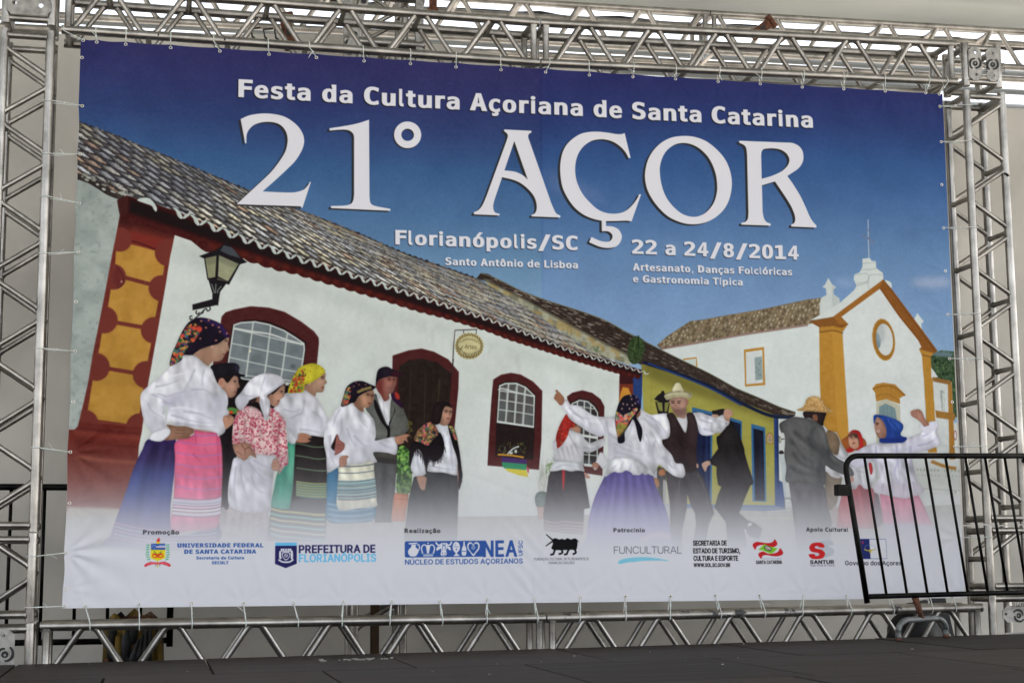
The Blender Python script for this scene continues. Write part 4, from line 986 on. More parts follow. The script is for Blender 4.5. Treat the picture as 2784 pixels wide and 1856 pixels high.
def lamp1():
    BK=(30,27,30)
    P(H_,"948,405 1045,372 1200,445 1120,592 1042,560 972,558",BK,0)
    P(H_,"957,408 1034,386 1026,538 978,548",(130,132,102),0,n=8,ns=6);Q(H_,"957,408 1034,386 1032,440 962,450",(96,98,78),a=.6,b=3)
    P(H_,"1052,388 1188,445 1114,568 1045,534",(138,140,112),0,n=8,ns=6);Q(H_,"1052,388 1188,445 1170,478 1052,430",(100,102,84),a=.6,b=3)
    P(H_,"1040,545 1110,568 1092,588 1040,580",(100,102,84),0,a=.8)
    P(H_,"914,396 1035,350 1070,325 1092,302 1112,296 1134,325 1160,350 1200,400 1245,437 1196,452 1050,388 948,412",BK,0)
    P(H_,"1060,358 1085,320 1140,335 1165,360 1198,408 1130,390",(66,70,78),0,a=.9)
    L(H_,"1040,390 1030,560",4,BK)
    P(H_,"975,545 1115,570 1096,592 1060,640 1052,690 1046,735 1005,725 1006,650",BK,0)
    for s in("1000,585 1016,630 1020,650","1030,585 1028,650","1068,600 1044,632 1042,650"):L(H_,s,2.2,(150,156,154),a=.8)
    P(H_,"868,728 1000,692 1046,700 1042,730 990,742 870,768",BK,0)
    for s in("985,740 992,760 972,772 966,752","900,770 892,782 905,795 918,780","945,765 940,785 925,790","870,825 855,832 852,812 868,806"):L(H_,s,3,BK)
    L(H_,"960,755 915,800 880,830",3.2,BK)
    # street lamp in front of the yellow house
    g=D_
    P(g,"1030,270 1060,235 1090,215 1095,198 1115,196 1118,215 1150,240 1175,280 1100,300",BK,0)
    P(g,"1040,290 1168,285 1150,395 1065,395",BK,0);P(g,"1052,292 1100,298 1105,372 1075,368",(118,118,62),0);P(g,"1122,298 1162,292 1142,372 1120,376",(112,112,60),0)
SK=(164,126,106);WH=(197,196,207)
def face(g,eye,mouth,nose=None,c=(48,30,28)):
    two=len(eye)>1
    for x,y in eye:
        EC(g,x,y-1,17,10,(110,72,60),a=.45,b=2.4);EC(g,x,y,10,4.6,c,a=.95,b=.5);EC(g,x-4,y,2.2,2,(200,190,186),a=.6,b=.3)
        D(g,[(x-17,y-9),(x,y-14),(x+15,y-11)],2.6,c,a=.8,b=.5)
    x,y=mouth;EC(g,x,y+2,15,6,(140,66,66),a=.8,b=.8);D(g,[(x-14,y),(x+13,y-1)],1.5,(80,30,34),a=.9,b=.3);EC(g,x,y+13,12,4,(110,74,62),a=.4,b=1.5)
    ex=sum(e[0] for e in eye)/len(eye);ey=eye[0][1]
    EC(g,ex-(12 if not two else 24),(ey+y)/2+4,16,13,(206,150,132),a=.45,b=4)
    if two: EC(g,ex+26,(ey+y)/2+4,12,12,(200,146,128),a=.35,b=4)
    if nose: D(g,nose,2.4,(104,66,56),a=.75,b=.8)
def folds(g,lst,c=(140,138,158),a=.62,w=4,b=1.8):
    for s in lst: D(g,s,w*1.15,c,a=a,b=b,w1=w*.3)
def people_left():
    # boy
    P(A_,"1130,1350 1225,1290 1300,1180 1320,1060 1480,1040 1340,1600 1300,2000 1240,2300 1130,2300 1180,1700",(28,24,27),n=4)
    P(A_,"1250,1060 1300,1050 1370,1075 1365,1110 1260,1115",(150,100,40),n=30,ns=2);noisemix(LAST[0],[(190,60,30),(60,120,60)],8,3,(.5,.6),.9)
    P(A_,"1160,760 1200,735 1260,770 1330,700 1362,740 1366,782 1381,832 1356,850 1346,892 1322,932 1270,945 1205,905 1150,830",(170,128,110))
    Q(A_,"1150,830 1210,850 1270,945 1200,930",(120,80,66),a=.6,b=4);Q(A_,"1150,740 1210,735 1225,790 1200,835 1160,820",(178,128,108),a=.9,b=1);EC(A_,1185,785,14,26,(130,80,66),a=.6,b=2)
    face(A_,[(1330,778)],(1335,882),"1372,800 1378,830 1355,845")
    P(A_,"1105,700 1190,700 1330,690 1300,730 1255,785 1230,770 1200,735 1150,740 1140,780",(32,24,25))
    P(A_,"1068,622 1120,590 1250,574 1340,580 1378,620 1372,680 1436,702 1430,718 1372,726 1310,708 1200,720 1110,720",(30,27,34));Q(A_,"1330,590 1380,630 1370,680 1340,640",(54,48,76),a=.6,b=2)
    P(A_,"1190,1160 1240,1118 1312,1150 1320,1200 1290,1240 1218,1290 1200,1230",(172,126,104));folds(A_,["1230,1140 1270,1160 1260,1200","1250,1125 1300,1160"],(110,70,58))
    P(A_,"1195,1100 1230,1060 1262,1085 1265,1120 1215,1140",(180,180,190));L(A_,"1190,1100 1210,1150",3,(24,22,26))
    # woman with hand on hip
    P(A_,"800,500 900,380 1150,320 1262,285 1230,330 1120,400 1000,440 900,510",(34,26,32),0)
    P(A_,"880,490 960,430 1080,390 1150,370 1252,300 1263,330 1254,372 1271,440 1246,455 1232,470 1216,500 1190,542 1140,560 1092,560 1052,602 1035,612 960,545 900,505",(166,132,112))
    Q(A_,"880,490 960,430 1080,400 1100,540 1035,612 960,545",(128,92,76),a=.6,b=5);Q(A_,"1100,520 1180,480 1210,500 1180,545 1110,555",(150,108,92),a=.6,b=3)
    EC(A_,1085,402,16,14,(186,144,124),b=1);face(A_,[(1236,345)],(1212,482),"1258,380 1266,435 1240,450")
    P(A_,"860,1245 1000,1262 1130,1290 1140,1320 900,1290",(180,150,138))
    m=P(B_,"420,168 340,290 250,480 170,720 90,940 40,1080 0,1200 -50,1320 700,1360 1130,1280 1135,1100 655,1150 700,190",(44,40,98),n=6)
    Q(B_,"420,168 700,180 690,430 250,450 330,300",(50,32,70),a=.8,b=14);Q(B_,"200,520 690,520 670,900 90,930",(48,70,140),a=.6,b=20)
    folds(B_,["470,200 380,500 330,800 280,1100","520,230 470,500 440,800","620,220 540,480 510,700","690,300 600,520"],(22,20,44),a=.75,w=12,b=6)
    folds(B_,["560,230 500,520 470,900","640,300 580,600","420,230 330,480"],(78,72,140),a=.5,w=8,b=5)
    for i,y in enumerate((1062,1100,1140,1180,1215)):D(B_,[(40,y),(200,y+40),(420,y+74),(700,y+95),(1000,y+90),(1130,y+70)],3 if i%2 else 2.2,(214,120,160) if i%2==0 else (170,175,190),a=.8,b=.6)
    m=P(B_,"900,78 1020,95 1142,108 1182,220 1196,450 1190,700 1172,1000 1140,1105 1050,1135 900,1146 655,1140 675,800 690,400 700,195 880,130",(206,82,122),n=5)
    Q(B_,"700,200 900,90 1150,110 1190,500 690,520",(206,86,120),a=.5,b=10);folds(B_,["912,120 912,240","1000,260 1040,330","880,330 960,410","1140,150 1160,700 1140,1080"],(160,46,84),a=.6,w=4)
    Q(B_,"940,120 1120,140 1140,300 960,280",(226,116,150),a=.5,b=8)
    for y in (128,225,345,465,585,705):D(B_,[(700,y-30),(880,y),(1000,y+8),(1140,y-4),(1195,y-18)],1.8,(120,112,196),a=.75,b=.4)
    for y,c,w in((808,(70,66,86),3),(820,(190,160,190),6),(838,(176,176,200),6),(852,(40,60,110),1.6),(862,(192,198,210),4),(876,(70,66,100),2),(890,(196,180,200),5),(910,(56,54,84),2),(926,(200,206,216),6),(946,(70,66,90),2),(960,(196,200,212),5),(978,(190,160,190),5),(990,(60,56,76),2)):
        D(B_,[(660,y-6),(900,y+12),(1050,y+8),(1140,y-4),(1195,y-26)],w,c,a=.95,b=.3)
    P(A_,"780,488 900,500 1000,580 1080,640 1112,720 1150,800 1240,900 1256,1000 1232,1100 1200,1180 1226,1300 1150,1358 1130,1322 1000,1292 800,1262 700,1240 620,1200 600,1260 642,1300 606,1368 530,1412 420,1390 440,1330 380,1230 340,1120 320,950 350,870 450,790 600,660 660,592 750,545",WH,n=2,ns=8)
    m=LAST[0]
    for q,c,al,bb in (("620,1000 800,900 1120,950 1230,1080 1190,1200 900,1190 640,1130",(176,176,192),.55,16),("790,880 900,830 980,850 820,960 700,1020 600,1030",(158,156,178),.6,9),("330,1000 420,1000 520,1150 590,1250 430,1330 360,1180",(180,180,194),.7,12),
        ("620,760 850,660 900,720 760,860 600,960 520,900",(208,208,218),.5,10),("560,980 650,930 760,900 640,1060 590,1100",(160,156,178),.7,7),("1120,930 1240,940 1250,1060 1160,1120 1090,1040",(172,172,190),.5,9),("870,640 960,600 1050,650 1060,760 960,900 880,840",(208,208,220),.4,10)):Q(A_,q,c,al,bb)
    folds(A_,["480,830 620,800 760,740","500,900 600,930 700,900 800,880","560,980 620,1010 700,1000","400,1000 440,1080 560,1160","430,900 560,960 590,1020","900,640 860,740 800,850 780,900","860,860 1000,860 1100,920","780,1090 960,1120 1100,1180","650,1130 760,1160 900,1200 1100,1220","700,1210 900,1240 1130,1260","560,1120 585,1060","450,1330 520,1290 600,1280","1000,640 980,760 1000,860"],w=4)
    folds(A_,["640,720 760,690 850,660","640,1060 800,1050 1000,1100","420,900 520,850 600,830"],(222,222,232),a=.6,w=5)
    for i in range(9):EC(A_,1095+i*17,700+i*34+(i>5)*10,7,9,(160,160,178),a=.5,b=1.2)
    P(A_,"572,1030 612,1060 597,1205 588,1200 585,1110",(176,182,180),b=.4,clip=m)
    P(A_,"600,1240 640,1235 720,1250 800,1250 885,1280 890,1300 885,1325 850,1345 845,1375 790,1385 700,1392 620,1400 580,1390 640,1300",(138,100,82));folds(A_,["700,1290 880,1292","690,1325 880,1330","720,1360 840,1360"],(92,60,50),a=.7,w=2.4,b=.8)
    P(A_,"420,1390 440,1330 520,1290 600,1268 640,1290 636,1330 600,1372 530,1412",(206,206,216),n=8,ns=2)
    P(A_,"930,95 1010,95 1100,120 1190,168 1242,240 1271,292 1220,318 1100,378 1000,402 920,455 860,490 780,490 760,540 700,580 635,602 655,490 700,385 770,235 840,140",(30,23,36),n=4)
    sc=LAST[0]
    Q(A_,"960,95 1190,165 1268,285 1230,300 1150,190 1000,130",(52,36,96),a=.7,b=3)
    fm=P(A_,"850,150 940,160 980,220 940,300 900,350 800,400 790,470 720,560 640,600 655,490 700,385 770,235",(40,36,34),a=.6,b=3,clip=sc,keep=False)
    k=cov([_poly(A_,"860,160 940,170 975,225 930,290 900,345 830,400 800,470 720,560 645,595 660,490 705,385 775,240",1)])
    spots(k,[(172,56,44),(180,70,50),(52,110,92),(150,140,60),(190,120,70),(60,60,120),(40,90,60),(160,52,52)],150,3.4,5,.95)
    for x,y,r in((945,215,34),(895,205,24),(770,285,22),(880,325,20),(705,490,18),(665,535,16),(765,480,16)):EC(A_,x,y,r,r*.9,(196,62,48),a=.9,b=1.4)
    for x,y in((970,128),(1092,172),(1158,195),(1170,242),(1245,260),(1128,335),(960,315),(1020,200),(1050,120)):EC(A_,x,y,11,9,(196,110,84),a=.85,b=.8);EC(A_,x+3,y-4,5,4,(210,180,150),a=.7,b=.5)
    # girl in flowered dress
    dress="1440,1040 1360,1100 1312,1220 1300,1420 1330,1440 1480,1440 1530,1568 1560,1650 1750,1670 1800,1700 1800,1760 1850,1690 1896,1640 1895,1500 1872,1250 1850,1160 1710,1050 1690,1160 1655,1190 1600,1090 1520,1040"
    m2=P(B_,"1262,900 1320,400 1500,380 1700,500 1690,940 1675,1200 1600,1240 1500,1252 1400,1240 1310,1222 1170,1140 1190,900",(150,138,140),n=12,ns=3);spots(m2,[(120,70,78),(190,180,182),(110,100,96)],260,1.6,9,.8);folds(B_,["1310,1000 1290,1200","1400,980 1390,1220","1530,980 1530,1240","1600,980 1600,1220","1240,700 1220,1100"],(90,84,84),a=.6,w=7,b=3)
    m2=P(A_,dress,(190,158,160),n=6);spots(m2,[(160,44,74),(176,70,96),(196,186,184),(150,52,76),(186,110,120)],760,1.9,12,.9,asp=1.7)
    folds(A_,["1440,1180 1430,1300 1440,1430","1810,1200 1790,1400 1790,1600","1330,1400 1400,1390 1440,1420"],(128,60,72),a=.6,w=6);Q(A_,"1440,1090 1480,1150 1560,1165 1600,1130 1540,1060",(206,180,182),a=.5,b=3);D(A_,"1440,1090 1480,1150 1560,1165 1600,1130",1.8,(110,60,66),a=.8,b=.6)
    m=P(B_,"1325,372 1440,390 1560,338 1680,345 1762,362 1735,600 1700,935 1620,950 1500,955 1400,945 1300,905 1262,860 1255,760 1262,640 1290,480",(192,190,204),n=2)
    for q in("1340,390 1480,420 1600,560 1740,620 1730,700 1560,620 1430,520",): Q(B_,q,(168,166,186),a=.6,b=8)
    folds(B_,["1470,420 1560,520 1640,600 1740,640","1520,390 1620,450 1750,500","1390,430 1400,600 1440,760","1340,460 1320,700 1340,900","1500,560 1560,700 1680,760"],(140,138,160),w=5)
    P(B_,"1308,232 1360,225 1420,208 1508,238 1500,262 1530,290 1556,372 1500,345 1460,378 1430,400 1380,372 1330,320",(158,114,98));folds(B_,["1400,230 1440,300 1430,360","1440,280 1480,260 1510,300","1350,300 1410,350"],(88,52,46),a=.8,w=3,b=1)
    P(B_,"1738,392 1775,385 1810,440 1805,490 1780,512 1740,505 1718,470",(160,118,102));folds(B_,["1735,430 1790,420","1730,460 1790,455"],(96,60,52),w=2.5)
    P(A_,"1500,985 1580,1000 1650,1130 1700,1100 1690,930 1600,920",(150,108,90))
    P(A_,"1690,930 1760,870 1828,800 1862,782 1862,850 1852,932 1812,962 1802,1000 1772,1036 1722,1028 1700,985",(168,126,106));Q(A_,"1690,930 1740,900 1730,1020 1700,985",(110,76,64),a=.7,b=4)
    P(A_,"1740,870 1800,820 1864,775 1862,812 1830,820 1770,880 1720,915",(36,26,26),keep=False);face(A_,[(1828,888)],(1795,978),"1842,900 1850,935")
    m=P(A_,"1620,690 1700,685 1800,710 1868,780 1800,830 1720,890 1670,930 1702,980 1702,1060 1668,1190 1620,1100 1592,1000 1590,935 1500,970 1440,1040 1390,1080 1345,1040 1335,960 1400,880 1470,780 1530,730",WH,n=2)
    Q(A_,"1340,960 1420,930 1590,930 1500,970 1440,1040 1390,1080",(170,170,186),a=.6,b=5);Q(A_,"1640,720 1600,900 1700,850 1840,790",(182,182,196),a=.5,b=8)
    folds(A_,["1650,720 1620,820 1590,930","1400,900 1480,930 1580,930","1660,930 1660,1060 1668,1160","1610,960 1640,1080","1640,930 1740,860 1850,790"],w=3.5)
    P(A_,"1480,975 1560,950 1540,1000 1490,1005",(40,30,30),a=.9)
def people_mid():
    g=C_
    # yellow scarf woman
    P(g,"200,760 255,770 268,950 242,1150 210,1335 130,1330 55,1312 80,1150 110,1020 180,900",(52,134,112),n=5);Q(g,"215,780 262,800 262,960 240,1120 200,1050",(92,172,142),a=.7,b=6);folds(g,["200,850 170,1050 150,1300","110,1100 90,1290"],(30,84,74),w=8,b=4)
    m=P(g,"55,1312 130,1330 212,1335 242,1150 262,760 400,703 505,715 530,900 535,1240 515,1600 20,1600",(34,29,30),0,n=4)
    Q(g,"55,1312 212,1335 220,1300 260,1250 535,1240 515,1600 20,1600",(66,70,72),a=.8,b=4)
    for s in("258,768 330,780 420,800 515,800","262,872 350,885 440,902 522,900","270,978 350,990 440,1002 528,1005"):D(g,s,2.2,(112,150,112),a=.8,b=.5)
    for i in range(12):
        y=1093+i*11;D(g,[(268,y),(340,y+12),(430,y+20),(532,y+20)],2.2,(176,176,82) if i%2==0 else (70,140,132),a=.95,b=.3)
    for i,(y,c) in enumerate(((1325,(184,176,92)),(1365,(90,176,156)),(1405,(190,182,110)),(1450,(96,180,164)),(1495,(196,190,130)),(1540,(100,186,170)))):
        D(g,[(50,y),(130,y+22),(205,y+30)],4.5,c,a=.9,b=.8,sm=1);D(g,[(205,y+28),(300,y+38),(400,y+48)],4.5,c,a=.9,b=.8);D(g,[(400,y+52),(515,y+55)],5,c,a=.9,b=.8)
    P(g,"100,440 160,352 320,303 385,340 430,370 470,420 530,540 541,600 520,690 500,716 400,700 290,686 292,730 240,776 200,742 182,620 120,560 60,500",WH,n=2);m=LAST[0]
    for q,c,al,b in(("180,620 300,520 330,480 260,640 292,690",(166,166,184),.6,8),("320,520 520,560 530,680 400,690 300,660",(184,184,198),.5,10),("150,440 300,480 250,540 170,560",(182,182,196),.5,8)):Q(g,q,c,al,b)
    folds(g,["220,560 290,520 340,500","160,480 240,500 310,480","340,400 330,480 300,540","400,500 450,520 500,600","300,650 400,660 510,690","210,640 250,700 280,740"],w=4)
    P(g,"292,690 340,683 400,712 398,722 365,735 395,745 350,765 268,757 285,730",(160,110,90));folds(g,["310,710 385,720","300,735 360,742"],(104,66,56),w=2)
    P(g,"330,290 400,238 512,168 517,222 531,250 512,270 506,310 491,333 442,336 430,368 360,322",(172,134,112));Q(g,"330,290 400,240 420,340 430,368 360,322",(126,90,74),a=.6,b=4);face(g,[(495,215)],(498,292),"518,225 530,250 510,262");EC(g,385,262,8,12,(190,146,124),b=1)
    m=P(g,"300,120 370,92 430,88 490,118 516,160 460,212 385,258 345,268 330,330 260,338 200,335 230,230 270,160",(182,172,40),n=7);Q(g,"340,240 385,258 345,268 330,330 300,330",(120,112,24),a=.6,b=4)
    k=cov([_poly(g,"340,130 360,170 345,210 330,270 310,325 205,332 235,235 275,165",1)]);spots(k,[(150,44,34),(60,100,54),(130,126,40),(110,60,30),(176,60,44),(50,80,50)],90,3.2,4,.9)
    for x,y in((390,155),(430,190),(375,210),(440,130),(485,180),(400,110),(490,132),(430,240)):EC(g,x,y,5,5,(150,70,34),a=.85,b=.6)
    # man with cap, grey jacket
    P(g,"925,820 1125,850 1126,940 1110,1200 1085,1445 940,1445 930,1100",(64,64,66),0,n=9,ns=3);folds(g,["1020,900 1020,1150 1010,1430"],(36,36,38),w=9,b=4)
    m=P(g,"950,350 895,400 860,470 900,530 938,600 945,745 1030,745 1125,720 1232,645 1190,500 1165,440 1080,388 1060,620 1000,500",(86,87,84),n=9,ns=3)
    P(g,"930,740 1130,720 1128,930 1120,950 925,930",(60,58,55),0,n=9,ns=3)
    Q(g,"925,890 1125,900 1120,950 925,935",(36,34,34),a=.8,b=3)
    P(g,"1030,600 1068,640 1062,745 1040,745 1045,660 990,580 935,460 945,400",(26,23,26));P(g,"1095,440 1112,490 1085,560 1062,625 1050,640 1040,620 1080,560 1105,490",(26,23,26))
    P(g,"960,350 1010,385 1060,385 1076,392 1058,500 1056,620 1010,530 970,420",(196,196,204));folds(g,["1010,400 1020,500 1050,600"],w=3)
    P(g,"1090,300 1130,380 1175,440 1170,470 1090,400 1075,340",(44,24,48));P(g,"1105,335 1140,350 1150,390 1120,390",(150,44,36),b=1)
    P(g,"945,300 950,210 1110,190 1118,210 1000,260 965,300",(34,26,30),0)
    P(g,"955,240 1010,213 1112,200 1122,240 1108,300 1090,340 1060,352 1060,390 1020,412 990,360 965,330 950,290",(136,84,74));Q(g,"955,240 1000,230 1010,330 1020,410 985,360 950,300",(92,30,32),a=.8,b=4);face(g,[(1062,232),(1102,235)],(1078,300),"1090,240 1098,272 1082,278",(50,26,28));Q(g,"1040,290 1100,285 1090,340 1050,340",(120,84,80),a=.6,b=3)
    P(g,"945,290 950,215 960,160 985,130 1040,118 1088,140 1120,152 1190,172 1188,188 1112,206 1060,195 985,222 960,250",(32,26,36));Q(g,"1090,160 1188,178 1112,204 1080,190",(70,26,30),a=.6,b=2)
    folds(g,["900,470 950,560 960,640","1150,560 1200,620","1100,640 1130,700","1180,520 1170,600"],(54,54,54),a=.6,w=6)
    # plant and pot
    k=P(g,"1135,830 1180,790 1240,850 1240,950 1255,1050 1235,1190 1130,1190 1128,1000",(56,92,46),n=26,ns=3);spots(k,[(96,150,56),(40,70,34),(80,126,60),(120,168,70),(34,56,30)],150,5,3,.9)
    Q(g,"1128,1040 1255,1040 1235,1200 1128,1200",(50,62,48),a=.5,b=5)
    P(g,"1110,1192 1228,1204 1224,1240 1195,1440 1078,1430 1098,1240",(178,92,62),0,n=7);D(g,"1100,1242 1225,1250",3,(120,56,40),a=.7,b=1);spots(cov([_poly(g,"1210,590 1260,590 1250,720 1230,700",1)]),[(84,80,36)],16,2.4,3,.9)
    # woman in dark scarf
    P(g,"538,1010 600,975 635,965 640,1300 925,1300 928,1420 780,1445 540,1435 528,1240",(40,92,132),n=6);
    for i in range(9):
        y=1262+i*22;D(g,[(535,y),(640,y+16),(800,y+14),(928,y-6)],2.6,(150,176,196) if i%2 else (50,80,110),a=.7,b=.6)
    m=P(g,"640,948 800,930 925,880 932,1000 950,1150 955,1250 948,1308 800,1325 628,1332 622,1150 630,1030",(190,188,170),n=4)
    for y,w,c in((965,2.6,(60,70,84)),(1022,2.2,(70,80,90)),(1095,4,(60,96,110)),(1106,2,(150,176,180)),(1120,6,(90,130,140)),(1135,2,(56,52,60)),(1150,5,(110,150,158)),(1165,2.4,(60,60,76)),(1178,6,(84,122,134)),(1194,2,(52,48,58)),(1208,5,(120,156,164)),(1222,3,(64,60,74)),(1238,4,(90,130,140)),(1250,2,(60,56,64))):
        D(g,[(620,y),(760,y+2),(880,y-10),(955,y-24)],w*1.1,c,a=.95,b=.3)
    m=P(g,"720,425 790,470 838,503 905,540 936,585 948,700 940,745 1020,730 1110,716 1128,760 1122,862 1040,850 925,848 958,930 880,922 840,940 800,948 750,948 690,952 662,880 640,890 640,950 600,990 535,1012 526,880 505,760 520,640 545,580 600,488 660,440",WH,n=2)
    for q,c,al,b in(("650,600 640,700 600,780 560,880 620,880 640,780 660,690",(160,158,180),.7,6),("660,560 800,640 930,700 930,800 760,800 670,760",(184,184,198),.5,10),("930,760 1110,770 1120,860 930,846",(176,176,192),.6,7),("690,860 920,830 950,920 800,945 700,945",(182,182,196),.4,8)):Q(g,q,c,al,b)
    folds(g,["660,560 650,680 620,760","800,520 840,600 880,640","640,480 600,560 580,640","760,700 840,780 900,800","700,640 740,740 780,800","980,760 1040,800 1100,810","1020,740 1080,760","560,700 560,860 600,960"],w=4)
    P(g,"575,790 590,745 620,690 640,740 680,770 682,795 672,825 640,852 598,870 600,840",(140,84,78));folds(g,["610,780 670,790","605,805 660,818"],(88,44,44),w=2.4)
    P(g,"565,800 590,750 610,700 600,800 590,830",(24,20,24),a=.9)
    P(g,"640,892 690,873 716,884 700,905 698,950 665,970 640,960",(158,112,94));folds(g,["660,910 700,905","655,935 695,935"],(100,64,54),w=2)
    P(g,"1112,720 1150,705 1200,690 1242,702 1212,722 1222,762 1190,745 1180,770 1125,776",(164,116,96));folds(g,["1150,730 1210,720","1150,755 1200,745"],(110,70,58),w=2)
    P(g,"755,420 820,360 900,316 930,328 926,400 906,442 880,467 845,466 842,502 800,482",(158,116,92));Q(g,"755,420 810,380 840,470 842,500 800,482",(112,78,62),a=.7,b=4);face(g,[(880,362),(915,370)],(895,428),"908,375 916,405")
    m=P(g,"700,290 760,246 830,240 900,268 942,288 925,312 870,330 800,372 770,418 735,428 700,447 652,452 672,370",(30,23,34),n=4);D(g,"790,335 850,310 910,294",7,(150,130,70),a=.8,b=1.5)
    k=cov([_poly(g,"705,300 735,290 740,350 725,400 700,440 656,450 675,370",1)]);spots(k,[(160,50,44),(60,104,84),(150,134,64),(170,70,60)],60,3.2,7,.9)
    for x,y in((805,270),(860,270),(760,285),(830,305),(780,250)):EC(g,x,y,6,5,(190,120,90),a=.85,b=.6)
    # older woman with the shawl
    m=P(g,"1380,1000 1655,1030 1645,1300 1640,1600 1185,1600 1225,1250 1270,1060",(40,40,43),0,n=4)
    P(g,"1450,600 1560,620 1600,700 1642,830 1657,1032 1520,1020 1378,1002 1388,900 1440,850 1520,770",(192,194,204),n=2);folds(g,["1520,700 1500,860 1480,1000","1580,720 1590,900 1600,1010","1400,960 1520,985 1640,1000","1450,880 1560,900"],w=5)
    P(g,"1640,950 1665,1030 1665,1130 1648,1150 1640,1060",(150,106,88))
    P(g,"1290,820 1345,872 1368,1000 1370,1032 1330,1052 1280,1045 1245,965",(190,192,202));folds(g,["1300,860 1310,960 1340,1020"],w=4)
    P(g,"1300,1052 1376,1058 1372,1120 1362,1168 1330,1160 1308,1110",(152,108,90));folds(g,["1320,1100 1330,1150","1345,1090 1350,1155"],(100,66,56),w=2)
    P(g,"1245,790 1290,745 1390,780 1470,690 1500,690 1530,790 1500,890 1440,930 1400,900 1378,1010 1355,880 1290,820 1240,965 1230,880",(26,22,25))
    rg=np.random.default_rng(8)
    for i in range(26):
        x=1400+i*5;L(g,[(x,840+rg.uniform(-40,40)),(x+rg.uniform(-14,6),920-i*2+rg.uniform(-10,16))],2,(24,21,24),w1=.8)
    for i in range(40):
        x=1236+i*7.6;y=float(np.interp(x,[1236,1300,1355,1400,1450,1500,1540],[850,830,900,905,925,885,800]));L(g,[(x,y-14),(x+rg.uniform(-8,8),y+rg.uniform(24,58))],2.2,(26,22,25),w1=1)
    P(g,"1560,620 1610,640 1650,800 1675,980 1682,1060 1655,1168 1650,1060 1636,900 1600,790",(28,24,27))
    for i in range(9):L(g,[(1655+i*2,1000+i*8),(1645+i*4,1150-i*6)],1.6,(26,22,26))
    k=P(g,"1380,598 1440,590 1462,640 1480,690 1440,730 1390,788 1330,765 1275,740 1300,670 1340,625",(120,84,60),n=20,ns=3);spots(k,[(176,70,84),(60,90,74),(160,140,70),(40,34,60),(196,110,110),(70,60,40),(150,120,60)],130,3.4,8,.95)
    k=P(g,"1562,620 1610,640 1640,740 1620,740 1590,680",(110,84,60),n=20,ns=3);spots(k,[(176,70,84),(60,90,74),(160,140,70)],24,3,8,.9)
    P(g,"1500,480 1560,450 1594,470 1596,505 1586,556 1560,612 1510,618 1480,580",(156,116,98));Q(g,"1480,560 1520,560 1520,618 1490,600",(104,72,60),a=.6,b=4);face(g,[(1545,505),(1582,510)],(1562,558),"1570,515 1576,540")
    P(g,"1440,440 1500,414 1560,425 1594,468 1540,455 1515,500 1502,560 1480,608 1420,598 1425,520",(34,26,27),n=5)
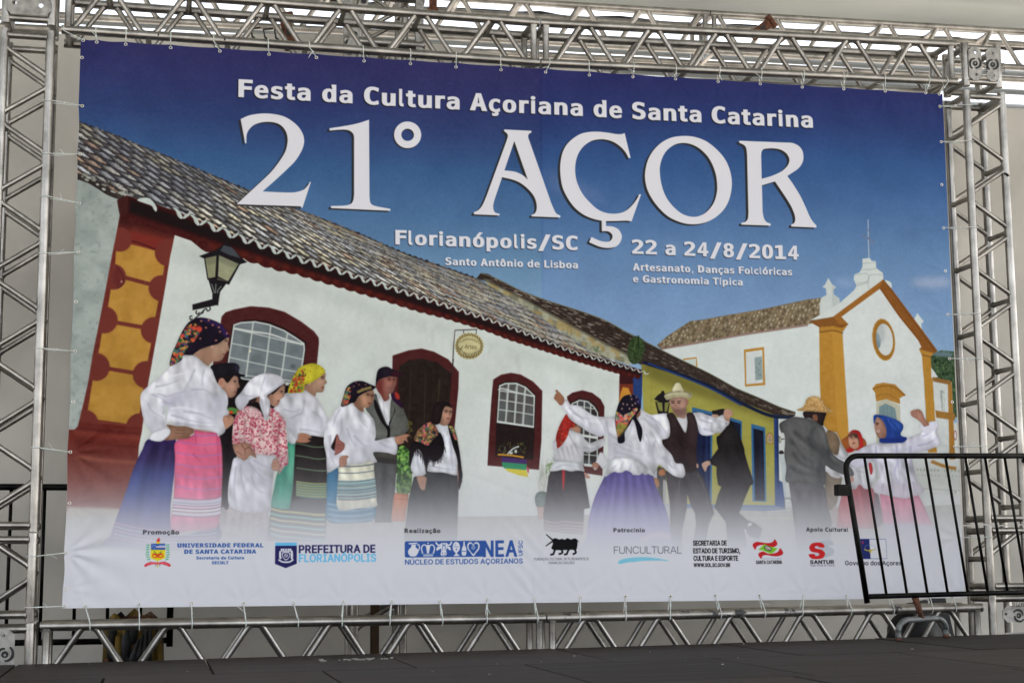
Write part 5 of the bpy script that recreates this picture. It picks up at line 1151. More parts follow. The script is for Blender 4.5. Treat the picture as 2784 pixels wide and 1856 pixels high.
def people_right():
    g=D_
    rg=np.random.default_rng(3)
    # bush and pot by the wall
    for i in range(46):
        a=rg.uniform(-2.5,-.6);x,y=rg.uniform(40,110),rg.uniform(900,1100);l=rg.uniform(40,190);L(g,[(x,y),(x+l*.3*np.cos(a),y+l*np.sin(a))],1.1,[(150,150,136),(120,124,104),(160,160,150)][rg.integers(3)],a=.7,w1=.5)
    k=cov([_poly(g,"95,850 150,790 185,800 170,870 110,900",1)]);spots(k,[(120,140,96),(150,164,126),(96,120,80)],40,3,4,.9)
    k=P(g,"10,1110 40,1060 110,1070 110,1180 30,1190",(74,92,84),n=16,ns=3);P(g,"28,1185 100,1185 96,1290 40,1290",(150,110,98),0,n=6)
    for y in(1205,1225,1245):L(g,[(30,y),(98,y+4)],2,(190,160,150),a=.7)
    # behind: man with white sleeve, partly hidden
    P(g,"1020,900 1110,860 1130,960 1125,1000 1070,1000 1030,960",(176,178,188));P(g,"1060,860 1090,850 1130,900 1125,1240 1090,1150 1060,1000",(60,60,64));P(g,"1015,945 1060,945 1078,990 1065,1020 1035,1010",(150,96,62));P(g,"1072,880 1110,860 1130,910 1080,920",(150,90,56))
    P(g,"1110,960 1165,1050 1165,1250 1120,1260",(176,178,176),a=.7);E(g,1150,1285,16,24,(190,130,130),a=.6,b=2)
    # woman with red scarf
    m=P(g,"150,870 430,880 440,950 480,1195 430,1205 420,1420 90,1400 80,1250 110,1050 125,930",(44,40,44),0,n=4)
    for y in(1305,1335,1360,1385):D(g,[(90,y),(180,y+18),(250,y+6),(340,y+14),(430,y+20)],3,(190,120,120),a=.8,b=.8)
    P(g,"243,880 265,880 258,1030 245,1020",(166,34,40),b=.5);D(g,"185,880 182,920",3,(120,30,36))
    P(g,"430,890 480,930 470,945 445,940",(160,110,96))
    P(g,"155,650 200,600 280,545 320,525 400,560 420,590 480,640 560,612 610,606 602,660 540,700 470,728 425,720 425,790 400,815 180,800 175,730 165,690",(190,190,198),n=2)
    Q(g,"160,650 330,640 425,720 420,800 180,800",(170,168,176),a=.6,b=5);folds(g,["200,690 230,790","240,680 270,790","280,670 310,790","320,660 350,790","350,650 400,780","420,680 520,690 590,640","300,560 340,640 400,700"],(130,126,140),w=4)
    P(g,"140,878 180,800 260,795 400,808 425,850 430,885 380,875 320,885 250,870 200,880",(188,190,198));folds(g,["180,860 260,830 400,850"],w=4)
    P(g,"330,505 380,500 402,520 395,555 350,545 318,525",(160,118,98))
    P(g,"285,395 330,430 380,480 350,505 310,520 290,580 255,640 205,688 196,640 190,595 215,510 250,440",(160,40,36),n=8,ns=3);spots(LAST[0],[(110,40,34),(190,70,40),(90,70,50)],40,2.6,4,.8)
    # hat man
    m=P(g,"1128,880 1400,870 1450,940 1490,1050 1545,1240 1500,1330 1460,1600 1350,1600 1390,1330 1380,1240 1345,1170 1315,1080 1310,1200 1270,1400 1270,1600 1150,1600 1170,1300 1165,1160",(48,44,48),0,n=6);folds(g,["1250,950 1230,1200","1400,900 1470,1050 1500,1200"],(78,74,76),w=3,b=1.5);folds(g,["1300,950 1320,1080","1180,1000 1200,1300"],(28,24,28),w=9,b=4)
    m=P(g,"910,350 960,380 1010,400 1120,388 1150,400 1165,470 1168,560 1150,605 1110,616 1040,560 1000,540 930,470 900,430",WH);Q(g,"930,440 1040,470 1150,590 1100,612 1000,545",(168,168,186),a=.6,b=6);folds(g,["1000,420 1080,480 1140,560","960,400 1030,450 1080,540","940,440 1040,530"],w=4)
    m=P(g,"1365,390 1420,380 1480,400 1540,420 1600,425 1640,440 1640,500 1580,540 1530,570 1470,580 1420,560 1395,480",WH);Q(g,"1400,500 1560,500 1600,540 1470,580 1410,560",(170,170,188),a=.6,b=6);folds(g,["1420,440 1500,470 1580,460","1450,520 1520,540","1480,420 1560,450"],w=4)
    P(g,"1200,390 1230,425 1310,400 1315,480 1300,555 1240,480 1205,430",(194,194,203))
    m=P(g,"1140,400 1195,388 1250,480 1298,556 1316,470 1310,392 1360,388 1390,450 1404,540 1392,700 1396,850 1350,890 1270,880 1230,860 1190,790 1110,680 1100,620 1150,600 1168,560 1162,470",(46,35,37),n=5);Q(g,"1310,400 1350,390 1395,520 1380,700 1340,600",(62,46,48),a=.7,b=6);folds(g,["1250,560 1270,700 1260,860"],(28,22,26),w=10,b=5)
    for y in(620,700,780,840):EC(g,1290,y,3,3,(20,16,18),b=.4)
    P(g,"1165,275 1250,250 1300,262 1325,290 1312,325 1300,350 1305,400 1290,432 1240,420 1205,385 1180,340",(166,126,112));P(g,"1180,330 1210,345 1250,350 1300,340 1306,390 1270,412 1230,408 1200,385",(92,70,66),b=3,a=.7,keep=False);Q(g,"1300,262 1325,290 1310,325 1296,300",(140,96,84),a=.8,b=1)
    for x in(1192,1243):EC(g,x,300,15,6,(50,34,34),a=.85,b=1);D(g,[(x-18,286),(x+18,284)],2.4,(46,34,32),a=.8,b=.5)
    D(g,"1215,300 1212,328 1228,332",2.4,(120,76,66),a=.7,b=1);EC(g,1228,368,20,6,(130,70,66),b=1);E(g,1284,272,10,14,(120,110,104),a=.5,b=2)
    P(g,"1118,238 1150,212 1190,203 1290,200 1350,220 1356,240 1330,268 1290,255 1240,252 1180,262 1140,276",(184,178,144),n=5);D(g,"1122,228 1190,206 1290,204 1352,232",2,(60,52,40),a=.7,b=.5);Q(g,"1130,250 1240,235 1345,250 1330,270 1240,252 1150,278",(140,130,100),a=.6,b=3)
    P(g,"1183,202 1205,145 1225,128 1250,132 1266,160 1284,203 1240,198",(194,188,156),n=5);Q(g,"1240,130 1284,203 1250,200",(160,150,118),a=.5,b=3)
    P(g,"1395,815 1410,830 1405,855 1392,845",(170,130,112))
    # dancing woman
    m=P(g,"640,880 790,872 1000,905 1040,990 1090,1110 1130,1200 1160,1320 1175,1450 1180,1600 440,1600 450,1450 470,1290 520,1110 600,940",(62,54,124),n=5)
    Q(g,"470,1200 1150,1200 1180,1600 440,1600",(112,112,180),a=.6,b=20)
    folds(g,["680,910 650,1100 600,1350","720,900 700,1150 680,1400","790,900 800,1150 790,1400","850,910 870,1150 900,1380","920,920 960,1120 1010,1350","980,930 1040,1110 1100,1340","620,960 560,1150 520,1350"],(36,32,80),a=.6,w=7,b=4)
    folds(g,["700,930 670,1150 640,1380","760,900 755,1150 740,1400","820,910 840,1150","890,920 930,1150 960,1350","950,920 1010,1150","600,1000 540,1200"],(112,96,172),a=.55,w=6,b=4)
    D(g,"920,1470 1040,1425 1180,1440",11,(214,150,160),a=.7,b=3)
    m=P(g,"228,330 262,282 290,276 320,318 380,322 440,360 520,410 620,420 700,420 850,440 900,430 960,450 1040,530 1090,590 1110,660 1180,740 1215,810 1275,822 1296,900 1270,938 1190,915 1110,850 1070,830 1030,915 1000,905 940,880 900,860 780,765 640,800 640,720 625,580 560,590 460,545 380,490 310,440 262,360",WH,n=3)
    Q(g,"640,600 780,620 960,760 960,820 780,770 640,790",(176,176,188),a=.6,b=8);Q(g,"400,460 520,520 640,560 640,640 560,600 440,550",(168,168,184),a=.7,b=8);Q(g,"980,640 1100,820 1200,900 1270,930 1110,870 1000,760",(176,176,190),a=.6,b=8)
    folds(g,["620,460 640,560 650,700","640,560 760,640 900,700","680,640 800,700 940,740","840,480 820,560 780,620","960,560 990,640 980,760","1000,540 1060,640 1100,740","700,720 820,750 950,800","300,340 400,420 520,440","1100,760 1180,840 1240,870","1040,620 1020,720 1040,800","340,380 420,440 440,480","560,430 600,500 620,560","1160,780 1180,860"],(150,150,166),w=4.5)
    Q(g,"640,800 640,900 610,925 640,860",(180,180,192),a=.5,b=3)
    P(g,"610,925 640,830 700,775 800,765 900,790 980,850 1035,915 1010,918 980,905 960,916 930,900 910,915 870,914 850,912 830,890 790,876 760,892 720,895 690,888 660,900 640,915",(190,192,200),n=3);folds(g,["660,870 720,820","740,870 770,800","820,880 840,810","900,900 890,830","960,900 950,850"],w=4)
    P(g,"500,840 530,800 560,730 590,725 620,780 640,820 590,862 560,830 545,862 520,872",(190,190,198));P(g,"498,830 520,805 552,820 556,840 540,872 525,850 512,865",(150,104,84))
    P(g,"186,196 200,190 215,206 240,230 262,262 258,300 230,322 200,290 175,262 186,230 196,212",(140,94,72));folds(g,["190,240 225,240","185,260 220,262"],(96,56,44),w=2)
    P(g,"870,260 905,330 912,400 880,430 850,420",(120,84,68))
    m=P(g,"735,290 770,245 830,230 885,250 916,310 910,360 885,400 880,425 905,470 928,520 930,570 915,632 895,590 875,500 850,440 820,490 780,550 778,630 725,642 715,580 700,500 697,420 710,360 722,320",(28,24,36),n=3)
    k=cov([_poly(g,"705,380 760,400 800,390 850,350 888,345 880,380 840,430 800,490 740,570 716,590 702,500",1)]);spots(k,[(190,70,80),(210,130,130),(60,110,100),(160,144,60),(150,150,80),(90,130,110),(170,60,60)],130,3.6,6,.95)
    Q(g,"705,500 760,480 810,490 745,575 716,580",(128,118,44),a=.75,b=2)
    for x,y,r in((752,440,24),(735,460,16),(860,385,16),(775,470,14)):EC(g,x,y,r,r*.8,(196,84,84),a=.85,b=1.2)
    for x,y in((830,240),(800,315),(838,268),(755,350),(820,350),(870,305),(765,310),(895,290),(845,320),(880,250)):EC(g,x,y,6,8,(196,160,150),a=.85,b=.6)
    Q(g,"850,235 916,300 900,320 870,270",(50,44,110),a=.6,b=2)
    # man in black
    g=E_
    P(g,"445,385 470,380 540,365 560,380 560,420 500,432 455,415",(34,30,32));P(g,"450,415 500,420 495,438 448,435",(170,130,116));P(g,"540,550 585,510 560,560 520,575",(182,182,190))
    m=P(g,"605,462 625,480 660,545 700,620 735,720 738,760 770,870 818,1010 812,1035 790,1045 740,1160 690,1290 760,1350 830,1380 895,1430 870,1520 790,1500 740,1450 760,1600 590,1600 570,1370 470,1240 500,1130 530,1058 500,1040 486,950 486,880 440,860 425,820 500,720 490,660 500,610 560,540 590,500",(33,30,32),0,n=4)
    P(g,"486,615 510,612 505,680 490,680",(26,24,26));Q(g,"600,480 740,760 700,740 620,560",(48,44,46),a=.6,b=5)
    P(g,"355,852 395,828 425,830 432,858 405,880 388,925 372,905 358,875",(178,140,122));folds(g,["365,860 400,860","370,880 395,885"],(120,80,68),w=2)
    P(g,"770,1385 790,1375 805,1390 770,1410",(190,194,196));P(g,"735,1440 752,1440 750,1480",(190,194,196))
    # his fist, the hat man's raised hand
    P(g,"495,440 555,415 600,470 590,510 560,530 520,575 470,580 430,560 440,490",(192,192,202));folds(g,["500,470 560,490","480,540 540,520"],w=3);E(g,570,495,5,5,(40,40,50))
    P(g,"548,392 560,372 585,365 615,375 630,395 626,425 605,450 600,470 570,470 552,430",(178,136,116));folds(g,["565,390 575,425","585,385 595,425","605,385 612,420"],(120,80,66),w=1.8,b=.8);Q(g,"552,430 600,450 600,470 565,470",(130,90,74),a=.5,b=2)
    # right hand group
    g=F_
    # second girl with red scarf
    P(g,"690,520 720,490 745,480 880,490 915,555 880,590 745,600",(150,80,40));k=P(g,"745,480 765,440 800,420 850,432 875,480 885,540 880,585 850,600 790,595 740,610 728,590 755,590 760,530",(176,38,36),n=5)
    P(g,"752,470 780,445 820,452 848,500 850,560 820,592 790,585 760,560",(172,128,106));P(g,"745,480 780,446 830,455 852,520 848,560 835,500 790,470",(60,34,30),b=.6,a=.8,keep=False);face(g,[(778,490),(815,488)],(800,535),"795,495 792,515");P(g,"730,590 790,590 795,612 745,620",(168,34,34))
    m=P(g,"800,940 850,900 890,935 955,930 1020,1000 1060,1240 1000,1300 640,1290 660,1120 690,1000",(170,62,72),0,n=5);folds(g,["860,920 900,1100 940,1280","820,950 840,1150","900,960 980,1200"],(90,40,50),a=.7,w=9,b=4);Q(g,"980,985 1025,985 1060,1290 985,1290",(70,74,86),a=.8,b=3)
    P(g,"640,640 700,600 760,640 850,640 960,660 1000,740 1010,850 980,860 950,935 900,945 850,905 820,945 790,940 760,900 690,840 640,800",(184,184,194),n=3);folds(g,["800,700 900,740 960,720","820,780 900,800","850,820 880,930","700,660 780,720"],w=5);P(g,"935,720 955,715 970,770 960,815 945,800",(176,36,38))
    # woman in blue scarf
    m=P(g,"1030,980 1120,1010 1240,1025 1370,1000 1410,1080 1480,1240 1520,1320 1100,1290 1060,1250 1040,1100",(198,96,126),0,n=5);Q(g,"1060,1255 1480,1265 1560,1400 1070,1400",(150,140,180),a=.8,b=4);folds(g,["1100,1040 1110,1240","1240,1040 1260,1240"],(160,70,100),w=8,b=4)
    P(g,"1060,1262 1490,1270 1600,1500 1060,1500",(160,156,186),0,a=.7,b=3)
    m=P(g,"820,610 900,565 960,545 1030,530 1090,540 1200,530 1260,500 1330,470 1400,440 1398,400 1370,385 1400,370 1440,385 1470,345 1520,350 1532,400 1528,440 1558,520 1545,560 1450,600 1360,620 1310,640 1330,760 1360,870 1415,950 1400,985 1360,1000 1250,1028 1120,1005 1030,985 980,970 985,900 1030,840 1000,720 960,680 880,750 800,750 740,720 760,660",(192,190,206),n=2)
    Q(g,"760,680 960,600 1000,700 900,760 800,745",(172,170,192),a=.6,b=6);Q(g,"1280,520 1500,520 1540,560 1330,630 1270,600",(172,170,190),a=.6,b=8);Q(g,"1000,900 1340,900 1400,980 1240,1024 990,970",(184,170,192),a=.6,b=5)
    folds(g,["1000,560 1000,700 1040,840","1180,560 1190,700 1210,880","1300,560 1300,700 1340,860","1060,900 1050,980","1140,900 1140,1000","1240,900 1240,1020","1320,880 1350,990","1400,480 1480,440","1360,560 1450,540 1520,500","840,640 920,650"],(140,136,166),w=4.5);D(g,"1170,600 1190,700 1160,800 1200,900",6,(168,166,200),a=.7,b=1.5)
    P(g,"1298,262 1320,245 1370,238 1400,262 1425,320 1462,375 1420,392 1395,360 1350,322 1310,298",(158,112,98));folds(g,["1320,262 1332,290","1345,255 1358,285","1370,250 1380,282"],(100,62,56),w=2,b=.8)
    P(g,"1375,372 1410,392 1460,378 1500,345 1532,360 1530,400 1480,440 1420,450",(196,194,212),a=.9)
    P(g,"985,330 1020,310 1070,350 1090,420 1085,480 1050,510 1015,480 990,420",(166,124,106));Q(g,"1050,340 1095,420 1080,490 1030,490",(130,90,76),a=.5,b=4);face(g,[(1010,372)],(1012,432),"985,380 982,400 995,405");Q(g,"1000,425 1030,420 1028,440 1005,442",(186,170,166),a=.7,b=.8)
    m=P(g,"978,292 1040,288 1100,300 1180,330 1232,370 1235,410 1215,450 1225,475 1270,492 1240,530 1180,535 1060,535 1030,520 1035,495 1080,490 1092,440 1080,380 1050,330 1010,305 990,340 982,370",(34,62,140),n=4)
    Q(g,"1100,310 1200,350 1230,400 1180,420 1100,360",(52,88,176),a=.6,b=5);Q(g,"1040,495 1270,490 1230,530 1060,530",(30,38,110),a=.7,b=4);folds(g,["1080,320 1120,400 1120,470","1120,330 1180,400 1200,460","1060,500 1160,510 1240,500"],(22,40,100),w=4)
    # man in grey with straw hat
    P(g,"505,385 580,430 640,440 670,490 700,560 750,640 700,680 640,660 640,840 560,830 520,700",(182,182,190));m=P(g,"560,430 610,435 650,465 672,520 672,560 655,640 600,620 540,520",(112,94,76),n=7);P(g,"540,800 600,830 690,840 660,1000 640,1080 580,1130 540,1000",(110,96,82),n=7)
    P(g,"575,780 630,820 690,830 660,850 590,830",(184,180,190),a=.8)
    m=P(g,"215,880 330,880 520,900 545,960 560,1080 600,1230 580,1500 290,1500 260,1240 240,1060",(76,74,80),0,n=6);folds(g,["300,960 320,1200","480,940 500,1200","400,960 410,1240"],(50,50,58),w=12,b=6)
    P(g,"600,1120 650,1100 660,1240 600,1240",(150,110,110),a=.5)
    m=P(g,"135,370 190,330 260,305 330,310 400,320 480,350 530,400 560,480 590,600 650,670 740,720 795,790 790,830 700,815 600,770 545,740 550,840 540,900 480,925 330,885 215,888 185,860 195,760 178,640 185,520 175,450 150,440",(80,80,82),n=6)
    Q(g,"180,460 300,420 400,560 420,760 220,780 190,640",(98,97,98),a=.6,b=14);folds(g,["230,500 320,640 440,720","260,430 340,500 480,620","380,480 430,560 520,640","250,620 330,720 470,780","220,740 320,800 460,830","430,400 420,480 480,580","560,600 600,700 700,760","470,760 500,860"],(42,42,46),a=.7,w=8,b=4);folds(g,["320,520 400,600","250,560 330,660","300,740 420,790","600,660 700,730"],(124,124,126),a=.5,w=5,b=3);Q(g,"500,560 545,740 540,900 460,880 480,700",(46,46,50),a=.6,b=10)
    P(g,"770,840 795,835 800,870 775,890",(170,120,106))
    P(g,"360,255 540,262 542,310 530,350 525,380 500,375 470,350 440,330 400,315 358,310",(40,32,34));P(g,"430,290 470,285 475,340 440,330",(120,78,58))
    m=P(g,"292,240 340,220 362,190 380,145 430,120 480,125 520,160 540,200 575,225 610,248 590,262 540,266 450,258 360,252 310,250",(186,146,92),n=10,ns=3);Q(g,"360,195 450,185 540,205 560,230 450,215 350,220",(150,108,60),a=.5,b=2);Q(g,"400,130 460,120 500,150 430,150",(206,172,120),a=.5,b=5);spots(m,[(150,108,60),(206,170,116)],120,2,6,.6)
def haze_fade():
    """the printed picture fades to white towards the sponsors' strip"""
    v=(np.arange(CH)+.5)/CH
    # photo rows at banner centre -> v
    ks=topho(tocan([(0,0)]))
    ys=np.array([1210,1260,1310,1350,1400,1440,1470,1500,1530],float);al=np.array([0,.10,.25,.43,.68,.84,.92,.975,1.])
    vv=np.array([tocan([(1400,y)])[0,1] for y in ys]);a=np.interp(np.arange(CH),vv,al)[:,None,None]
    IMG[:]=IMG*(1-a)+np.array((198,198,208.))*a
def ground():
    P(U_,[(100,1395),(700,1400),(1300,1400),(1700,1375),(2100,1390),(2650,1370),(2660,1700),(100,1700)],(150,148,140),0,n=14,ns=12);
    P(U_,[(100,1380),(330,1385),(330,1402),(100,1410)],(150,140,126),b=3)
    L(U_,[(1250,1402),(1500,1392),(1900,1382),(2300,1385)],5,(128,126,120),a=.7,b=2);L(U_,[(1900,1410),(2250,1408)],2.5,(190,180,120),a=.6,b=1)
def bigtext():
    SH=(46,46,48);WT=(201,200,210)
    def sh(polys,off=(-6.6,3.9)):
        cs=[]
        for i,(g,s) in enumerate(polys):
            p=smooth(TP(g,s),k=8);ar=np.sum(p[:,0]*np.roll(p[:,1],-1)-np.roll(p[:,0],-1)*p[:,1])
            if (ar<0)!=(i>0): p=p[::-1]
            cs.append(p)
        put(cov([tocan(c+np.array(off)) for c in cs]),SH);put(cov([tocan(c) for c in cs]),WT,n=1.5)
    def S(s):  # '*' marks a sharp corner
        o=[]
        for t in s.split():
            if t[0]=='*': o+=[t[1:],t[1:]]
            else:o.append(t)
        return ' '.join(o)
    sh([(M_,S("*213,178 300,140 400,122 490,118 590,128 680,152 760,198 830,262 875,335 890,405 880,475 845,550 790,630 700,720 600,812 *450,944 550,950 740,958 820,950 880,930 910,905 935,875 *952,845 *962,848 *872,1124 850,1110 800,1104 *170,1080 300,960 420,850 540,735 630,620 690,520 712,430 712,370 695,310 655,255 600,222 520,208 430,215 350,245 300,295 278,350 *275,436 *262,434"))])
    sh([(M_,S("*1160,277 1300,255 1450,225 *1583,182 *1587,1000 1595,1060 1620,1090 1680,1108 *1810,1132 *1810,1153 *1176,1125 *1176,1102 1320,1097 1385,1080 1412,1045 *1422,980 *1422,370 1412,335 1380,305 1330,292 1260,293 *1160,302"))])
    t=np.linspace(0,2*np.pi,28,endpoint=False)
    sh([(M_,np.c_[1996+145*np.cos(t),340+143*np.sin(t)]),(M_,np.c_[1996+67*np.cos(t),340+65*np.sin(t)])],(-3.2,3.0))
    sh([(N_,S("*546,129 *851,146 *851,166 822,185 815,210 *822,240 *1070,960 1100,1030 1125,1075 *1172,1102 *1172,1124 *850,1110 *850,1092 885,1075 905,1035 905,970 880,890 820,810 730,735 640,695 *523,667 *438,915 422,980 425,1030 445,1065 *493,1078 *493,1097 *203,1085 *203,1062 255,1035 300,980 *345,880 *575,250 585,215 585,190 570,168 *546,150")),(N_,S("*660,262 *808,694 760,650 690,612 620,597 *549,590"))])
    sh([(N_,S("*1895,172 *1962,455 *1940,455 1900,385 1850,330 1780,280 1700,252 1620,246 1530,262 1450,310 1390,380 1355,460 1338,560 1345,670 1375,770 1430,870 1500,950 1590,1030 1690,1072 1790,1080 1870,1065 1930,1030 1985,975 2030,915 *2056,862 *2077,864 *1970,1166 1900,1160 1800,1163 *1684,1164 *1685,1218 1760,1225 1820,1255 1855,1310 1858,1360 1830,1420 1780,1455 1700,1465 1610,1450 *1493,1400 *1522,1340 1600,1378 1670,1395 1720,1390 1750,1360 1755,1325 1735,1295 1700,1278 *1637,1278 *1635,1160 1540,1138 1430,1090 1330,1010 1250,900 1195,780 1172,640 1172,520 1195,400 1240,310 1310,240 1400,185 1500,163 1600,160 1720,172 1800,185 1860,186"))])
    sh([(O_,"140,590 150,480 185,370 250,270 340,190 450,140 580,125 700,137 820,180 930,260 1030,370 1090,490 1117,620 1112,740 1080,860 1020,960 930,1040 830,1092 720,1115 610,1112 500,1082 390,1025 290,930 210,820 160,710"),(O_,"307,540 312,450 345,350 400,275 480,222 570,205 660,220 750,265 840,350 900,450 940,570 953,700 940,800 905,890 840,970 770,1015 690,1033 600,1018 520,975 430,890 365,790 325,670")])
    sh([(O_,S("*1198,178 *1700,203 1790,210 1860,245 1900,300 1911,370 1900,430 1860,490 1800,535 *1733,578 1800,670 1880,800 1940,920 1985,1020 2020,1080 *2066,1130 *2066,1153 *1782,1141 *1782,1118 1815,1100 1826,1060 1815,1000 1780,920 1720,820 *1597,638 *1453,680 *1462,980 1475,1040 1500,1085 *1552,1110 *1552,1131 *1224,1119 *1224,1098 1270,1085 1297,1050 *1303,980 *1287,340 1278,270 1255,230 *1198,200")),(O_,S("*1450,606 *1443,350 1448,305 1465,280 1500,270 1580,268 1660,285 1720,325 1752,380 1750,430 1720,480 1660,530 1560,575"))])
    TXT("Festa da Cultura Açoriana de Santa Catarina",648,265.5,2209,350,47,WT,sh=(-3.0,3.2,(30,30,34),.95))
    TXT("Florianópolis/SC",1074.7,666,1571.5,681,39,WT,sh=(-2,2.4,(34,36,44),.9))
    TXT("22 a 24/8/2014",1718,691,2173.6,706.5,38,WT,sh=(-2,2.4,(34,36,44),.9))
    TXT("Santo Antônio de Lisboa",1211,721.5,1572,731,20.5,WT,sh=(-1.3,2,(34,40,50),.85))
    TXT("Artesanato, Danças Folclóricas",1720,737,2156,749,20,WT,sh=(-1.3,2,(34,40,50),.85))
    TXT("e Gastronomia Típica",1720.6,768.5,2020.6,777,19.5,WT,sh=(-1.3,2,(34,40,50),.85))
    K=(70,70,76)
    TXT("Promoção",388.5,1453,487,1453,12,K);TXT("Realização",1100,1449,1197,1449,12,(62,62,66));TXT("Patrocínio",1667.6,1447,1753.9,1447,11.3,K);TXT("Apoio Cultural",2192.6,1445,2308.5,1445.5,11.2,K)
def logos():
    B=(52,82,150);wt=(200,200,210)
    # university crest
    g=P_
    P(g,"166,190 292,190 292,318 224,345 160,318",(206,190,44),0);P(g,"166,190 292,190 292,244 166,244",(48,80,160),0);L(g,"212,217 292,217",3.2,wt,sm=0);L(g,"212,224 292,224",1.2,(210,150,150),sm=0);L(g,"236,205 292,205",1.2,wt)
    for x,y in((180,200),(176,222),(200,204),(188,212),(198,232),(208,214)):E(g,x,y,4,4,wt)
    L(g,"190,255 225,290 258,258",2.4,(60,140,70));
    for c in(203,248):
        t=np.linspace(0,6.28,20);L(g,np.c_[c+24*np.cos(t),297+16*np.sin(t)],2.6,(200,60,40))
    L(g,"185,275 225,300 265,275",3,(200,60,40));L(g,"224,345 222,402",2.6,(196,170,60))
    P(g,"212,172 246,172 240,190 218,190",(206,180,50));P(g,"214,170 226,148 238,136 244,158 240,172",(196,46,60))
    for sx,s in((128,-1),(322,1)):
        for i in range(7):
            y=205+i*21;x=sx+s*(-10+i*1.2 if i<5 else -4-(i-4)*6)
            E(g,x-7,y,9,4.2,(40,150,100),rot=-35);E(g,x+8,y-4,9,4.2,(40,150,100),rot=40)
    L(g,"150,345 165,362",1.4,(40,140,100));L(g,"294,345 282,362",1.4,(40,140,100));L(g,"200,352 208,392",1.6,(40,140,100));L(g,"252,352 240,392",1.6,(40,140,100))
    P(g,"104,382 130,362 170,352 224,358 280,350 320,362 344,382 332,396 304,384 262,372 224,376 180,372 140,384 112,398",(200,50,66),0)
    L(g,"130,374 180,362 224,367 270,362 318,374",1.2,(220,170,180),a=.8)
    TXT("UNIVERSIDADE FEDERAL",482.5,1488.5,716.5,1488,11.2,B);TXT("DE SANTA CATARINA",501,1505.8,697,1505,11.2,B);TXT("Secretaria de Cultura",534,1521,663.5,1520.5,8,B);TXT("SECULT",576,1534,621.5,1534,8,B)
    # city hall
    NV=(42,40,88)
    P(g,"1269,208 1461,208 1460,368 1362,407 1267,370",NV,0);P(g,"1269,181 1461,180 1461,208 1269,209",(98,172,216),0)
    P(g,"1334,268 1396,268 1396,310 1365,338 1334,310",wt);P(g,"1341,276 1389,276 1389,308 1365,328 1341,308",NV);E(g,1365,296,17,16,wt);E(g,1365,296,10,9,NV);E(g,1365,296,5,5,wt)
    for x in(1326,1344,1365,1386,1404):P(g,[(x-9,234),(x+9,234),(x+6,258),(x-6,258)],wt,0)
    L(g,"1324,258 1406,258",2.4,wt);P(g,"1305,262 1320,255 1322,300 1325,322 1306,322",wt);P(g,"1408,258 1424,255 1426,322 1408,322",wt)
    L(g,"1298,332 1330,350 1365,354 1400,350 1430,330",4.4,wt)
    TXT("PREFEITURA DE",812.5,1503.5,1021,1502,20.5,NV,'H',track=-18);TXT("FLORIANÓPOLIS",812.5,1527.8,1023,1526.5,20.5,(98,172,216),'H',track=-18)
    # cultural studies centre
    g=Q_
    P(g,"160,222 160,215 165,206 175,203 1000,196 1000,366 178,376 166,372 160,362",B,0)
    P(g,"205,222 290,216 296,222 282,232 276,262 302,290 306,318 290,345 275,362 222,362 200,338 194,310 206,286 228,262 226,236 206,234",wt);L(g,"210,238 288,234",1.2,B);t=np.linspace(-2.2,1.6,16);L(g,np.c_[300+16*np.cos(t),268+32*np.sin(t)],3,wt)
    L(g,"350,335 338,280 350,248 372,240 392,262 402,330",3.4,wt);L(g,"462,335 476,280 464,248 442,240 422,262 410,330",3.4,wt);P(g,"388,250 400,240 412,240 428,250 425,285 412,330 402,330 390,285",wt);E(g,407,222,8,8,wt);P(g,"356,338 460,336 460,360 356,362",wt,0);L(g,"358,347 458,345",1.6,B)
    P(g,"540,226 575,220 612,224 610,270 600,300 606,335 590,358 555,360 540,340 548,300 538,270",wt);L(g,"488,212 510,240 545,246",4.4,wt);L(g,"658,208 640,240 604,244",4.4,wt);P(g,"540,258 505,262 496,302 522,292 540,276",wt);P(g,"610,258 640,262 650,300 626,290 612,276",wt);E(g,560,328,6,6,B);E(g,590,328,6,6,B);L(g,"556,350 592,350",1.4,B);L(g,"560,226 562,300",1.2,B);L(g,"590,226 588,300",1.2,B);E(g,575,246,9,9,B);E(g,551,270,3,3,B);E(g,601,270,3,3,B)
    P(g,"706,208 735,225 746,265 738,300 715,330 745,356 680,358 700,332 676,300 668,262 680,222",wt);E(g,698,236,4,4,B);L(g,"680,258 730,262",1.2,B);E(g,708,288,6,10,B)
    P(g,"783,208 796,208 800,245 814,285 812,345 788,356 766,345 766,285 780,245",wt);L(g,"766,310 812,309",1.6,B)
    hp="888,235 905,215 935,214 955,240 950,285 920,325 890,360 855,320 826,280 824,240 842,214 870,216"
    P(g,hp,wt);P(g,"888,250 905,230 930,230 940,250 935,280 912,312 890,338 862,312 840,280 838,250 850,230 872,232",B)
    for i in range(8):
        a=i*np.pi/4;E(g,888+15*np.cos(a),270+15*np.sin(a),8,3.4,wt,rot=np.degrees(a))
    TXT("NEA",1313,1513.5,1406,1512,42,B,'H',track=6)
    P(g,"985,198 1028,196 1040,250 1045,366 985,367",(198,198,208),0,a=0)
    A_c=(58,88,150)
    L(g,"1000,197 1050,340",0.1,B)
    # vertical letters beside it
    s="UFSC";lay=[];X=0
    for ch in s:
        gl,adv=glyph(ch,'B');lay.append((X,gl));X+=adv
    bx,by=tocan([TP(g,"1412,360")[0]])[0];tx,ty=tocan([TP(g,"1412,192")[0]])[0];k=np.hypot(tx-bx,ty-by)/X;wk=tocan([TP(g,"1368,360")[0]])[0];kk=np.hypot(*(wk-[bx,by]))/700
    put(cov([np.c_[bx-(c[:,1])*kk,by-(c[:,0]+X_)*k] for X_,gl in lay for c in gl]),B)
    TXT("NÚCLEO DE ESTUDOS AÇORIANOS",1101.5,1535,1421,1531.5,13.2,B,'B')
